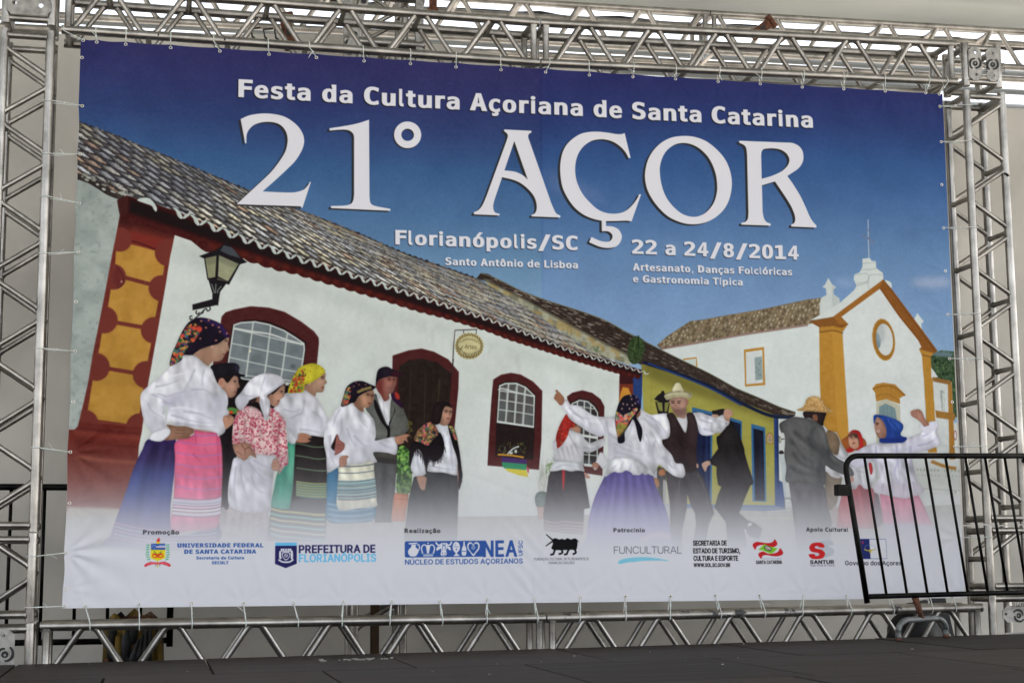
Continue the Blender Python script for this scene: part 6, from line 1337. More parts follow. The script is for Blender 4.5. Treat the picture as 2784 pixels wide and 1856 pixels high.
    BK=(28,27,30)
    P(g,"1730,185 1758,170 1800,184 1830,176 1858,186 1888,170 1925,184 1965,172 1990,190 1996,230 1985,290 1960,292 1735,292 1732,230",BK);L(g,"1970,176 1992,190 2008,210",1.6,BK)
    L(g,"1658,128 1732,192",2.2,BK,w1=4);L(g,"1655,255 1732,200",2.2,BK,w1=4)
    for s in("1760,285 1745,320 1738,340 1706,346","1820,285 1836,318 1815,336 1795,336","1905,285 1888,320 1880,340 1852,342","1960,285 1980,318 1962,335 1945,340"):L(g,s,5,BK)
    TXT("FUNDAÇÃO CULTURAL DE FLORIANÓPOLIS",1451.5,1523.5,1600,1522.5,6.8,K_GR,'R');TXT("FRANKLIN CASCAES",1491,1533.5,1561,1533,6.6,K_GR,'R')
    # funding bodies
    g=R_
    TXT("FUNCULTURAL",1669,1505.5,1853.5,1505,20,(96,98,110),'T')
    P(g,"182,498 200,470 260,448 400,430 540,430 660,442 760,460 810,480 740,472 640,470 480,476 380,488 300,494 240,508 200,514",(120,182,206))
    TXT("SECRETARIA DE",1885,1483,1977.5,1482.5,12.8,BK,'C');TXT("ESTADO DE TURISMO,",1885.8,1504,2014,1503.5,12.8,BK,'C');TXT("CULTURA E ESPORTE",1886.3,1524.3,2008,1524,12.8,BK,'C');TXT("WWW.SOL.SC.GOV.BR",1886.5,1541,1986.8,1541,9.6,BK,'C')
    P(g,"1844,285 1860,255 1900,240 1960,248 2020,256 2070,250 2100,230 2114,208 2145,258 2130,290 2090,304 2040,296 1980,278 1920,284 1890,304 1876,338",(178,40,46))
    P(g,"1912,400 1930,372 1975,360 2030,384 2080,386 2140,370 2165,345 2180,318 2215,370 2200,400 2150,416 2080,414 2010,402 1965,412 1945,448",(178,40,46))
    P(g,"1910,340 1955,300 1985,268 2060,300 2150,320 2110,360 2070,388 2000,360 1950,340",(120,176,52),0);E(g,2030,322,52,30,(52,96,56),rot=24);E(g,2030,320,40,18,(200,196,196),rot=28);L(g,"2000,305 2060,345",2,(120,50,50))
    TXT("SANTA CATARINA",2056.5,1533,2127,1532.5,8.8,BK,'C');TXT("Governo do Estado",2073,1520.5,2125,1520.5,4.6,(130,136,164),'R')
    g=S_
    def bigS(dx,dy,sc,c,a=1):
        p="1045,320 1040,285 1010,264 955,258 890,270 855,310 858,350 890,378 960,390 982,405 970,425 930,430 915,405 848,410 855,440 890,465 950,470 1020,460 1052,420 1050,385 1010,350 940,335 922,318 940,303 970,308 985,320"
        q=np.array([[float(v) for v in t_.split(',')] for t_ in p.split()]);q=(q-[950,365])*sc+[950+dx,365+dy];P(g,q,c,1,a)
    bigS(118,-32,1.0,(176,179,192));bigS(60,-5,.95,(166,170,184),.55);bigS(0,0,1,(186,42,44))
    TXT("SANTUR",2203,1533,2269,1532.5,9.6,BK,'H');TXT("Orgão Oficial de Turismo",2203.5,1539.5,2270,1539,4.6,(70,72,100),'R')
    P(g,"1500,214 1838,216 1846,464 1500,466",(198,198,208),0);
    L(g,"1500,214 1838,216 1846,464 1500,466",1.2,(60,70,130),sm=0);P(g,"1498,214 1628,214 1640,465 1500,466",(38,46,100),0);P(g,"1530,240 1552,246 1548,278 1534,272",(140,50,80))
    L(g,"1562,345 1600,360 1635,360 1670,356 1708,340",3.2,(176,156,60),w1=2);P(g,"1622,350 1650,350 1640,395 1628,390",(170,150,60))
    for i in range(9):
        a=np.pi*(i+.5)/9;E(g,1634-66*np.cos(a),335-48*np.sin(a),5,5,(130,136,160))
    TXT("Governo dos Açores",2299,1536.5,2453,1536.5,11.6,(52,52,60),'B')
K_GR=(74,74,82)
def mute():
    # print softness, dot grain and slow tonal drift of the enlarged photograph
    for k in range(3): IMG[...,k]=blur(IMG[...,k],.55)
    IMG[:]+=((np.random.default_rng(5).random((CH,CW))-.5)*5).astype(np.float32)[...,None]
    IMG[:]*=(1+.07*(fbm(CH,CW,70,41)-.5))[...,None]*(1+.045*(fbm(CH,CW,7,47,3)-.5))[...,None]
    # inkjet colours are a little muted
    g=(IMG@np.array((.3,.59,.11),np.float32))[...,None];IMG[:]=IMG*.92+g*.08
def paint_all():
    grad_sky();clouds();base_fill();church();house2();ground();house2roof();house1();openings();roof1();lamp1();WRK[0]=1.7;people_mid();people_left();people_right();WRK[0]=0;mute();haze_fade();bigtext();logos()
# letter outlines: (family, code point, contour, contour ...), each contour x,y,x,y ... in thousandths of the type size
OUTLINES = [
(1,44,(175,106,263,106,263,33,194,-100,140,-100,175,33)),
(1,48,(168,261,170,273,174,284,182,294,191,302,202,307,214,308,226,307,237,302,247,294,255,284,260,273,261,261,260,249,255,238,247,228,238,221,226,216,214,214,202,216,191,220,181,228,174,237,170,248),(214,474,185,468,160,450,141,421,131,391,123,354,119,310,117,259,119,209,123,165,131,128,141,99,160,69,185,51,214,46,245,51,269,69,288,99,299,128,306,165,311,209,312,259,311,310,306,354,299,391,288,421,269,450,245,468),(214,529,265,522,307,499,340,461,359,423,372,376,380,322,383,259,380,197,372,143,359,96,340,58,307,20,265,-3,214,-10,164,-3,122,20,89,58,70,96,57,143,49,197,46,259,49,322,57,376,70,423,89,461,122,499,164,522)),
(1,49,(94,59,203,59,203,456,86,430,86,494,203,520,273,520,273,59,381,59,381,0,94,0)),
(1,50,(130,59,369,59,369,0,53,0,53,59,167,180,234,255,255,281,270,304,281,323,288,341,292,359,293,377,290,404,282,427,268,445,248,459,225,467,197,470,176,469,154,465,131,459,107,450,83,438,57,424,57,495,81,505,104,514,128,521,151,525,173,528,196,529,244,525,284,511,319,489,345,459,360,423,365,382,364,360,358,338,350,315,337,292,321,268,299,242,243,179)),
(1,52,(256,456,92,181,256,181),(244,520,326,520,326,181,395,181,395,124,326,124,326,0,256,0,256,124,36,124,36,190)),
(1,56,(214,247,186,244,161,235,142,221,128,201,119,176,116,146,119,117,128,92,142,72,162,57,186,48,214,45,244,48,268,57,287,71,302,91,310,116,313,146,310,176,301,200,287,220,267,235,243,244),(153,276,125,286,102,300,83,319,69,341,61,366,58,394,62,433,77,466,100,493,131,513,170,525,214,529,260,525,298,513,329,493,353,466,367,433,372,394,369,366,360,341,346,319,327,300,304,286,276,276,308,266,335,250,356,230,371,204,381,174,384,140,379,96,364,59,339,30,305,8,264,-6,214,-10,165,-6,124,7,90,29,65,59,51,96,46,139,49,174,58,204,73,230,94,250,121,266),(128,388,130,362,138,341,150,324,167,312,189,305,214,302,241,305,262,312,279,324,292,341,299,362,302,388,299,414,292,436,279,453,262,465,241,472,214,475,189,472,167,465,150,452,138,435,130,414)),
(1,65,(214,458,140,192,289,192),(172,520,257,520,416,0,344,0,305,135,123,135,86,0,13,0)),
(1,67,(374,18,356,10,337,3,319,-3,299,-7,279,-9,259,-10,212,-6,170,8,134,30,104,61,79,100,62,146,52,199,48,259,52,320,62,373,80,419,104,458,134,489,170,511,212,525,259,529,279,528,299,526,319,522,337,517,356,509,374,501,374,429,356,442,338,452,318,461,298,467,279,471,259,472,217,466,183,449,156,419,141,389,130,353,124,309,122,259,124,209,130,166,141,130,156,100,183,71,217,53,259,47,279,48,299,52,319,58,338,67,356,77,374,91)),
(1,68,(152,58,205,63,246,77,276,101,291,128,302,163,309,207,311,259,309,313,302,357,291,392,276,418,247,443,205,457,152,462,118,462,118,58),(153,520,209,516,257,504,297,484,329,456,353,420,371,376,382,322,385,259,382,197,371,144,353,99,329,63,297,36,257,16,209,4,153,0,48,0,48,520)),
(1,69,(69,520,377,520,377,461,139,461,139,307,367,307,367,248,139,248,139,59,384,59,384,0,69,0)),
(1,70,(81,520,387,520,387,461,152,461,152,307,365,307,365,248,152,248,152,0,81,0)),
(1,71,(384,43,365,27,344,14,321,3,297,-4,271,-9,244,-10,198,-6,157,8,121,30,91,61,66,100,49,146,39,199,36,259,39,320,49,373,67,419,91,458,122,489,158,511,199,525,246,529,268,528,289,525,309,520,329,513,348,503,367,492,367,420,348,436,328,449,309,459,289,466,268,471,246,472,204,466,170,449,143,419,128,389,118,353,111,309,109,259,111,209,117,165,128,129,142,99,168,70,202,53,244,47,259,48,273,49,285,52,297,57,307,62,317,69,317,209,242,209,242,267,384,267)),
(1,76,(75,520,146,520,146,59,397,59,397,0,75,0)),
(1,78,(48,520,138,520,313,92,313,520,381,520,381,0,292,0,116,428,116,0,48,0)),
(1,80,(139,462,139,267,220,267,251,270,276,278,296,292,312,312,321,336,324,365,321,393,312,417,297,436,276,451,251,459,220,462),(69,520,220,520,274,515,318,502,352,480,377,450,392,411,397,365,392,317,377,279,353,248,318,226,274,213,220,209,139,209,139,0,69,0)),
(1,82,(265,245,282,239,297,231,311,219,325,202,341,176,359,142,429,0,354,0,292,131,275,164,258,188,244,204,228,213,209,218,188,220,120,220,120,0,50,0,50,520,195,520,247,516,291,503,326,481,351,452,366,414,372,369,368,337,359,309,343,285,322,266,296,253),(120,462,120,278,197,278,228,280,253,288,273,300,286,318,295,341,297,369,294,397,286,420,271,438,251,451,225,459,195,462)),
(1,83,(352,502,352,431,331,443,310,454,288,462,267,468,245,471,223,472,192,470,166,462,144,449,128,432,119,411,116,386,118,365,124,348,135,334,151,323,175,312,205,304,242,295,287,282,322,264,349,242,367,214,379,181,382,142,377,97,362,59,336,29,301,7,256,-6,203,-10,178,-9,154,-7,129,-2,105,4,80,12,55,21,55,96,81,81,106,68,131,59,155,52,179,48,203,47,236,50,263,58,286,71,302,89,312,111,315,138,313,161,306,181,295,197,278,210,254,220,224,229,186,237,142,250,107,267,81,287,63,311,52,341,48,376,54,419,69,456,95,487,130,511,171,525,220,529,240,528,261,526,283,522)),
(1,84,(16,520,413,520,413,461,250,461,250,0,180,0,180,461,16,461)),
(1,85,(51,200,51,520,122,520,122,167,124,113,131,88,140,76,151,66,163,57,179,52,196,48,214,47,234,48,251,52,266,57,278,66,289,76,298,88,305,113,307,167,307,520,378,520,378,200,377,151,373,114,368,86,360,65,348,47,334,31,318,18,300,8,281,0,260,-6,238,-9,214,-10,191,-9,169,-6,148,0,129,8,112,18,95,31,81,46,70,65,61,87,56,114,52,152)),
(1,86,(214,59,337,520,409,520,257,0,172,0,20,520,93,520)),
(1,97,(244,196,223,196,189,194,161,187,139,176,123,161,114,142,110,118,113,96,120,78,132,63,148,52,167,46,190,44,223,48,251,60,274,80,291,108,301,142,304,182,304,196),(369,222,369,0,304,0,304,58,289,37,272,19,253,6,230,-3,205,-8,177,-10,140,-6,108,5,82,24,62,48,50,78,46,114,51,153,66,186,90,212,124,231,166,242,218,246,304,246,304,256,302,285,294,307,281,324,262,336,237,343,206,345,184,344,162,341,140,336,118,328,96,319,75,308,75,372,143,393,164,396,185,399,206,399,237,398,264,393,289,385,310,374,329,360,344,342,352,330,359,315,363,299,366,279,368,254)),
(1,98,(320,195,317,240,309,278,296,307,278,328,254,341,226,345,197,341,174,328,155,307,142,278,134,240,131,195,134,149,142,112,155,83,174,61,197,48,226,44,254,48,278,61,296,82,309,112,317,149),(131,340,143,358,157,372,174,384,193,393,213,398,236,399,280,393,317,375,347,345,364,316,377,281,385,241,387,196,385,150,377,110,364,75,347,45,316,14,279,-4,235,-10,213,-8,193,-3,174,5,157,17,143,31,131,49,131,0,67,0,67,542,131,542)),
(1,99,(369,20,352,11,334,3,316,-3,298,-7,279,-9,260,-10,218,-7,180,3,147,20,119,44,97,74,81,109,71,149,68,195,71,240,81,280,97,315,119,345,147,369,180,386,218,396,260,399,279,399,297,396,315,392,333,386,351,379,369,369,369,302,352,316,335,327,318,335,301,341,281,344,260,345,223,341,193,328,168,306,150,276,139,239,135,195,139,150,150,113,168,83,193,62,224,49,260,44,282,45,302,49,320,54,338,63,354,73,369,86)),
(1,100,(299,340,299,542,363,542,363,0,299,0,299,49,287,31,273,17,256,5,237,-3,217,-8,195,-10,151,-4,114,14,83,45,66,75,53,110,45,150,43,196,45,241,53,281,66,316,84,345,114,375,151,393,195,399,217,398,238,393,257,384,273,373,287,358),(110,195,113,149,121,112,134,82,152,61,176,48,204,44,232,48,256,61,275,83,288,112,296,149,299,195,296,240,288,278,275,307,256,328,232,341,204,345,176,341,152,328,134,307,121,278,113,240)),
(1,101,(387,211,387,180,110,180,113,138,124,105,143,79,168,60,199,48,237,44,258,45,279,49,301,54,324,62,347,71,372,84,372,20,348,11,325,3,302,-3,279,-7,257,-9,236,-10,193,-7,155,4,122,21,94,44,72,74,56,109,46,149,43,195,46,239,55,279,71,313,93,344,130,375,175,393,227,399,273,394,312,377,344,349,368,311,382,265),(323,230,320,264,311,293,296,316,277,332,253,342,224,345,195,342,169,331,148,314,130,291,119,263,112,229)),
(1,110,(366,242,366,0,302,0,302,242,299,274,293,299,283,319,268,333,249,341,225,344,198,340,175,330,156,312,143,287,135,257,132,220,132,0,68,0,68,390,132,390,132,331,145,352,160,369,178,382,199,392,222,397,248,399,284,395,314,382,337,360,353,330,363,290)),
(1,111,(214,345,185,341,160,328,141,307,127,278,118,240,116,195,118,149,127,112,141,82,160,61,185,48,214,44,245,48,269,61,289,82,303,112,311,149,314,195,311,240,303,278,289,307,269,328,245,341),(214,399,264,394,306,376,339,347,357,318,371,282,379,241,382,195,379,148,371,107,358,71,339,42,306,13,265,-4,214,-10,165,-4,123,13,91,42,72,71,58,107,50,148,48,195,50,241,58,282,72,318,91,347,123,376,165,394)),
(1,112,(131,49,131,-148,66,-148,66,390,131,390,131,340,142,358,157,373,173,384,192,393,212,398,235,399,278,393,315,375,346,345,363,315,376,280,383,239,386,193,383,148,376,108,363,74,345,44,315,14,278,-4,235,-10,212,-8,191,-3,173,5,156,17,142,31),(319,195,316,240,308,278,295,307,277,328,254,341,225,345,197,341,173,328,155,307,141,278,133,240,131,195,133,149,141,112,155,83,173,61,197,48,225,44,254,48,277,61,295,82,308,112,316,149)),
(1,115,(339,376,339,314,320,324,302,332,283,338,265,342,246,345,227,346,200,344,178,339,162,332,150,321,143,306,140,289,142,273,147,260,156,250,172,241,199,233,236,225,262,220,291,212,315,200,334,183,348,164,356,140,359,113,354,77,340,47,318,22,287,4,249,-6,203,-10,143,-4,74,14,74,80,98,69,121,60,143,53,164,48,185,45,205,44,231,45,253,51,271,61,284,74,291,90,294,109,284,136,256,156,209,171,206,171,182,176,148,185,121,197,101,213,87,232,78,255,76,282,80,317,92,346,114,369,142,386,179,396,222,399,282,394)),
(1,117,(68,148,68,389,132,389,132,148,134,116,140,90,151,70,165,57,184,48,208,46,236,49,259,60,278,77,291,102,299,132,302,169,302,389,366,389,366,0,302,0,302,58,289,38,273,21,255,7,234,-2,211,-8,186,-10,150,-6,120,7,97,29,81,60,71,99)),
(1,122,(79,391,362,391,362,332,138,52,362,52,362,0,71,0,71,59,295,339,79,339)),
(1,227,(244,196,223,196,189,194,161,187,139,176,123,161,114,142,110,118,113,96,120,78,132,63,148,52,167,46,190,44,223,48,251,60,274,80,291,108,301,142,304,182,304,196),(369,222,369,0,304,0,304,58,289,37,272,19,253,6,230,-3,205,-8,177,-10,140,-6,108,5,82,24,62,48,50,78,46,114,51,153,66,186,90,212,124,231,166,242,218,246,304,246,304,256,302,285,294,307,281,324,262,336,237,343,206,345,184,344,162,341,140,336,118,328,96,319,75,308,75,372,143,393,164,396,185,399,206,399,237,398,264,393,289,385,310,374,329,360,344,342,352,330,359,315,363,299,366,279,368,254),(213,477,193,496,180,506,170,510,162,508,155,504,150,497,147,487,144,473,143,456,100,456,102,485,108,509,118,528,131,543,148,551,167,554,192,549,216,533,236,514,249,503,259,500,268,501,274,506,279,513,283,523,285,537,286,554,329,554,327,525,321,501,311,482,298,467,281,459,262,456,237,461)),
(1,231,(280,0,292,-14,301,-27,309,-40,314,-52,317,-64,318,-75,316,-94,309,-109,297,-122,281,-130,260,-136,235,-138,204,-135,174,-129,174,-84,199,-92,228,-95,240,-94,251,-91,259,-86,265,-80,268,-72,269,-62,262,-36,239,0),(369,20,352,11,334,3,316,-3,298,-7,279,-9,260,-10,218,-7,180,3,147,20,119,44,97,74,81,109,71,149,68,195,71,240,81,280,97,315,119,345,147,369,180,386,218,396,260,399,279,399,297,396,315,392,333,386,351,379,369,369,369,302,352,316,335,327,318,335,301,341,281,344,260,345,223,341,193,328,168,306,150,276,139,239,135,195,139,150,150,113,168,83,193,62,224,49,260,44,282,45,302,49,320,54,338,63,354,73,369,86)),
(1,243,(214,345,185,341,160,328,141,307,127,278,118,240,116,195,118,149,127,112,141,82,160,61,185,48,214,44,245,48,269,61,289,82,303,112,311,149,314,195,311,240,303,278,289,307,269,328,245,341),(214,399,264,394,306,376,339,347,357,318,371,282,379,241,382,195,379,148,371,107,358,71,339,42,306,13,265,-4,214,-10,165,-4,123,13,91,42,72,71,58,107,50,148,48,195,50,241,58,282,72,318,91,347,123,376,165,394),(263,570,332,570,219,439,165,439)),
(1,244,(214,345,185,341,160,328,141,307,127,278,118,240,116,195,118,149,127,112,141,82,160,61,185,48,214,44,245,48,269,61,289,82,303,112,311,149,314,195,311,240,303,278,289,307,269,328,245,341),(214,399,264,394,306,376,339,347,357,318,371,282,379,241,382,195,379,148,371,107,358,71,339,42,306,13,265,-4,214,-10,165,-4,123,13,91,42,72,71,58,107,50,148,48,195,50,241,58,282,72,318,91,347,123,376,165,394),(189,570,240,570,326,439,278,439,214,525,152,439,103,439)),
(0,44,(38,-119,68,71,137,71,84,-119)),
(0,46,(95,-4,83,-3,73,1,63,9,55,18,51,29,50,41,51,53,55,64,63,73,73,81,83,85,95,87,107,85,118,81,128,73,135,64,140,53,141,41,140,29,135,18,128,9,118,1,107,-3)),
(0,47,(235,533,71,-76,14,-76,178,533)),
(0,65,(16,0,201,509,276,509,463,0,395,0,287,302,264,372,232,478,245,478,213,371,191,302,85,0),(110,142,110,199,370,199,370,142)),
(0,66,(60,0,60,509,241,509,274,507,304,501,329,491,350,477,367,461,381,442,390,421,396,398,398,374,397,353,393,336,387,320,378,307,368,295,356,286,343,278,329,272,315,267,315,262,331,260,347,254,363,245,378,234,391,220,402,203,411,184,416,161,418,136,416,111,410,88,400,67,386,48,368,31,344,18,317,8,284,2,247,0),(125,57,245,57,281,60,309,67,330,80,344,96,353,115,355,137,354,153,350,169,342,184,333,197,320,209,306,218,289,225,269,229,248,231,125,231),(125,285,238,285,256,287,273,290,288,296,302,304,314,314,323,326,330,340,335,355,336,372,333,393,326,412,313,429,294,442,270,449,240,452,125,452)),
(0,67,(267,-7,225,-3,186,7,150,25,119,49,92,79,70,115,53,157,44,203,40,254,44,305,53,352,70,393,92,429,119,459,150,484,186,501,225,512,267,516,293,514,317,511,340,504,362,496,383,485,402,471,419,456,435,438,448,418,459,397,467,373,473,348,408,348,404,365,397,380,389,395,380,407,369,418,357,428,344,437,330,444,315,449,300,453,284,455,267,456,237,453,209,445,184,432,161,414,141,391,125,364,113,332,106,295,103,254,106,213,113,177,125,145,141,117,161,94,184,76,210,63,237,56,267,53,284,54,300,56,315,60,330,65,344,72,357,81,369,90,380,102,389,114,397,128,404,144,408,160,473,160,467,135,459,112,448,91,435,71,420,53,402,38,383,24,363,13,341,5,317,-2,293,-6)),
(0,68,(219,0,96,0,96,57,215,57,254,60,288,68,318,81,343,99,363,122,379,149,390,181,397,216,399,255,397,294,390,329,379,361,364,388,344,410,320,428,291,441,258,449,221,452,93,452,93,509,225,509,273,505,315,495,353,478,385,455,412,426,433,391,449,351,458,306,462,255,458,205,449,159,433,119,411,83,384,54,351,31,312,14,268,3),(125,509,125,0,60,0,60,509)),
(0,69,(60,0,60,509,372,509,372,452,125,452,125,286,355,286,355,229,125,229,125,57,375,57,375,0)),
(0,70,(60,0,60,509,369,509,369,452,125,452,125,278,346,278,346,221,125,221,125,0)),
(0,71,(269,-7,225,-3,185,7,149,25,118,49,91,79,69,116,53,157,43,203,40,254,43,305,53,352,69,393,91,429,117,459,149,484,184,501,223,512,265,516,291,514,316,510,340,504,363,494,384,483,403,469,421,453,436,436,449,416,460,395,468,373,474,349,408,349,402,365,395,379,387,393,378,406,368,417,356,427,344,436,330,443,315,448,300,453,283,455,265,456,236,453,209,445,183,432,160,414,141,392,125,364,113,332,106,295,103,254,106,213,113,177,125,145,141,117,161,95,184,76,210,63,238,56,269,53,296,55,322,61,345,71,365,85,382,102,396,123,407,147,413,173,415,202,434,199,283,199,283,256,478,256,478,200,475,160,466,124,451,91,431,62,406,38,377,19,344,5,308,-4)),
(0,73,(31,0,31,57,118,57,118,452,31,452,31,509,269,509,269,452,183,452,183,57,269,57,269,0)),
(0,75,(104,145,104,216,139,261,174,303,212,344,364,509,448,509,231,276,228,276),(60,0,60,509,125,509,125,334,124,225,125,193,125,0),(372,0,188,259,228,309,449,0)),
(0,76,(60,0,60,509,125,509,125,57,361,57,361,0)),
(0,77,(60,0,60,509,152,509,277,187,287,159,299,123,311,84,322,49,307,49,318,83,330,121,342,158,352,187,476,509,568,509,568,0,504,0,504,291,504,327,505,369,506,413,507,457,513,457,498,409,482,363,467,322,456,291,342,0,286,0,170,291,159,321,145,361,129,408,112,457,119,457,120,416,121,372,122,328,122,291,122,0)),
(0,78,(60,0,60,509,136,509,343,183,363,151,388,107,414,55,405,54,401,108,399,157,399,195,399,509,463,509,463,0,387,0,202,290,177,331,148,381,108,452,119,454,122,384,124,328,125,291,125,0)),
(0,79,(267,-7,225,-3,186,7,150,25,119,49,92,79,70,115,53,157,44,203,40,254,44,305,53,352,70,393,92,429,119,459,150,484,186,501,225,512,267,516,309,512,348,501,384,484,415,459,442,429,464,393,480,352,490,305,493,254,490,203,480,157,464,115,442,79,415,49,384,25,348,7,309,-3),(267,53,296,55,324,63,349,76,372,94,392,116,408,144,420,176,428,213,430,254,428,295,420,332,408,365,392,392,372,415,349,433,324,446,296,453,267,456,237,453,210,445,184,433,161,415,142,392,125,364,113,332,106,295,103,254,106,213,113,176,125,144,142,117,161,94,184,76,210,63,237,55)),
(0,80,(60,0,60,509,235,509,272,506,305,499,332,487,356,471,375,452,390,430,400,404,407,377,409,348,407,318,400,291,390,265,375,243,356,223,332,207,305,195,272,188,235,186,109,186,109,242,233,242,257,244,279,248,297,256,312,266,324,279,333,294,339,310,343,328,344,348,343,367,339,385,333,402,324,416,312,428,297,439,279,446,257,451,232,452,125,452,125,0)),
(0,82,(60,0,60,509,236,509,273,506,305,500,333,489,356,473,376,455,390,433,401,408,407,381,409,352,407,323,401,296,390,271,376,250,356,232,333,217,305,206,273,200,236,198,96,198,96,255,234,255,258,256,280,260,298,267,313,276,325,287,334,300,340,316,344,333,345,352,344,371,340,389,334,405,325,419,313,430,298,440,279,446,258,451,233,452,125,452,125,0),(353,0,230,229,303,229,428,0)),
(0,83,(224,-9,188,-7,156,-1,128,9,102,23,81,40,64,60,51,83,42,109,38,137,104,137,108,118,114,102,123,88,136,76,150,66,166,59,185,53,204,50,224,49,246,50,267,54,286,60,303,69,317,79,329,92,338,106,344,122,346,139,344,154,340,168,332,179,322,189,310,197,296,205,245,222,184,239,145,253,112,269,86,289,67,313,56,341,52,372,54,400,62,425,75,448,92,468,113,484,138,498,165,508,195,514,227,516,259,514,289,508,316,498,340,484,360,468,377,449,390,427,398,403,401,378,337,378,332,402,320,421,302,437,280,449,254,456,225,459,204,457,185,454,167,448,152,440,139,430,129,418,121,405,117,391,115,376,117,359,122,345,131,334,142,324,155,315,169,308,212,293,264,279,312,264,328,256,344,248,359,238,372,226,384,213,395,198,402,180,407,161,408,139,406,112,399,87,386,64,370,43,349,25,323,11,294,0,261,-7)),
(0,84,(32,452,32,509,417,509,417,452,257,452,257,0,193,0,193,452)),
(0,85,(259,-8,220,-6,186,2,154,15,126,33,103,55,85,80,71,108,63,140,60,173,60,509,124,509,124,178,126,155,132,133,141,113,153,95,169,80,187,68,208,59,232,53,259,52,285,53,309,59,331,68,349,80,364,95,377,113,385,133,391,155,393,178,393,509,457,509,457,173,454,140,446,108,433,80,414,55,391,33,363,15,332,2,297,-6)),
(0,86,(204,0,16,509,84,509,192,206,215,137,248,31,235,31,267,138,290,206,395,509,463,509,278,0)),
(0,87,(155,0,16,509,82,509,163,196,175,145,187,94,197,40,189,40,200,94,211,145,224,196,306,509,380,509,462,196,474,145,486,94,497,40,488,40,499,94,510,145,523,196,603,509,670,509,530,0,455,0,368,323,351,391,336,475,350,475,335,395,318,323,230,0)),
(0,97,(160,-9,137,-7,115,-3,94,5,76,15,60,29,48,45,38,63,32,84,30,108,32,128,36,146,43,161,53,174,64,184,78,193,92,200,108,206,125,211,178,220,234,227,247,229,257,231,265,235,271,240,274,246,276,255,275,272,272,285,267,297,260,307,251,315,240,322,227,327,212,330,196,331,178,330,163,327,149,322,137,316,127,309,118,301,110,292,104,283,100,274,41,291,51,313,64,331,79,346,95,358,114,368,133,375,153,380,173,383,194,384,239,379,255,375,271,369,286,360,300,350,312,336,322,320,330,301,335,278,337,251,337,0,277,0,277,52,272,52,252,25,242,16,229,8,215,1,199,-4,181,-7),(170,45,192,47,211,51,228,59,242,68,254,80,263,93,270,108,274,122,276,138,276,190,259,182,231,176,200,171,175,168,134,159,122,153,112,147,103,139,97,130,93,118,92,105,93,93,96,82,102,72,109,64,119,57,130,52,142,48,156,46)),
(0,99,(207,-8,174,-5,144,3,117,16,93,35,72,58,56,85,44,116,37,150,34,187,37,225,44,260,56,291,72,318,93,341,117,360,144,374,174,382,207,384,226,384,243,381,260,377,276,371,291,364,305,356,318,346,330,335,340,322,349,308,356,293,362,277,303,262,290,289,270,311,242,325,207,330,184,328,163,321,145,310,130,296,118,278,108,258,102,236,98,212,96,187,98,163,102,139,108,117,118,97,130,80,145,66,163,55,184,49,207,46,243,52,271,66,292,89,304,117,363,102,357,86,350,70,341,56,331,43,319,32,306,21,292,12,277,5,261,-1,244,-5,226,-7)),
(0,100,(195,-8,165,-6,137,3,111,16,89,34,70,57,55,84,43,116,36,151,34,189,36,227,43,261,55,293,70,320,89,342,112,361,137,374,165,382,196,384,218,383,237,379,253,373,267,364,278,355,287,346,306,319,311,319,311,509,372,509,372,0,313,0,313,59,307,59,287,31,277,21,266,12,252,4,236,-3,217,-7),(205,47,226,49,246,55,263,65,278,78,290,95,299,115,306,138,310,162,312,189,310,216,306,241,300,263,290,282,278,299,263,312,246,322,227,328,205,330,182,328,162,322,145,311,130,298,118,281,108,261,102,239,98,215,96,189,98,163,102,139,109,117,118,97,130,80,145,66,162,55,182,49)),
(0,101,(212,-8,177,-5,145,3,117,16,92,35,72,58,56,85,44,116,37,150,34,187,36,224,44,258,55,290,71,317,91,340,115,359,142,373,172,382,205,384,226,383,246,380,266,374,285,366,303,355,319,341,334,324,347,305,357,282,365,256,370,227,371,194,371,169,75,169,75,221,338,221,310,202,308,226,304,248,298,269,288,286,277,301,263,314,246,323,227,328,205,330,183,328,164,323,146,313,131,301,119,286,109,270,102,251,97,231,96,211,96,178,98,151,102,127,110,106,121,88,135,73,151,61,169,53,190,48,212,46,227,47,241,49,254,53,265,58,276,65,285,73,294,82,300,93,306,105,365,91,358,72,348,55,335,39,320,26,302,14,283,4,261,-3,237,-7)),
(0,102,(228,379,228,327,6,327,6,379),(81,0,81,432,82,452,87,470,96,486,107,499,120,510,135,519,152,525,169,529,187,530,222,527,243,521,227,468,215,472,195,474,178,472,164,468,154,460,147,449,143,435,142,419,142,0)),
(0,103,(207,-151,180,-149,156,-146,134,-140,114,-132,97,-122,82,-110,70,-97,59,-84,51,-69,101,-41,122,-66,131,-74,142,-82,154,-88,169,-93,187,-96,207,-97,236,-95,261,-87,282,-75,298,-58,308,-34,311,-6,311,68,306,68,287,41,277,32,266,23,252,16,236,10,217,6,195,5,165,7,138,14,113,27,90,43,71,65,55,90,43,120,36,154,34,191,36,229,43,263,55,293,71,320,90,342,112,361,138,374,166,382,196,384,218,383,237,379,253,373,267,365,279,356,288,346,308,319,313,319,313,379,372,379,372,-9,370,-40,363,-67,350,-90,334,-109,314,-124,291,-136,265,-144,237,-149),(205,59,227,61,246,66,264,75,278,87,290,103,300,121,307,142,311,166,312,193,311,219,307,242,300,264,291,283,279,299,264,312,247,322,227,328,205,330,182,328,163,322,145,312,130,298,118,282,109,262,102,241,98,218,96,193,98,167,102,144,109,123,118,104,131,88,145,76,163,66,183,61)),
(0,105,(53,0,53,379,114,379,114,0),(84,443,73,444,63,448,54,455,47,463,43,472,41,483,43,494,47,504,54,512,63,518,73,522,84,524,95,522,105,518,114,512,121,504,125,494,126,483,125,472,121,463,114,455,105,448,95,444)),
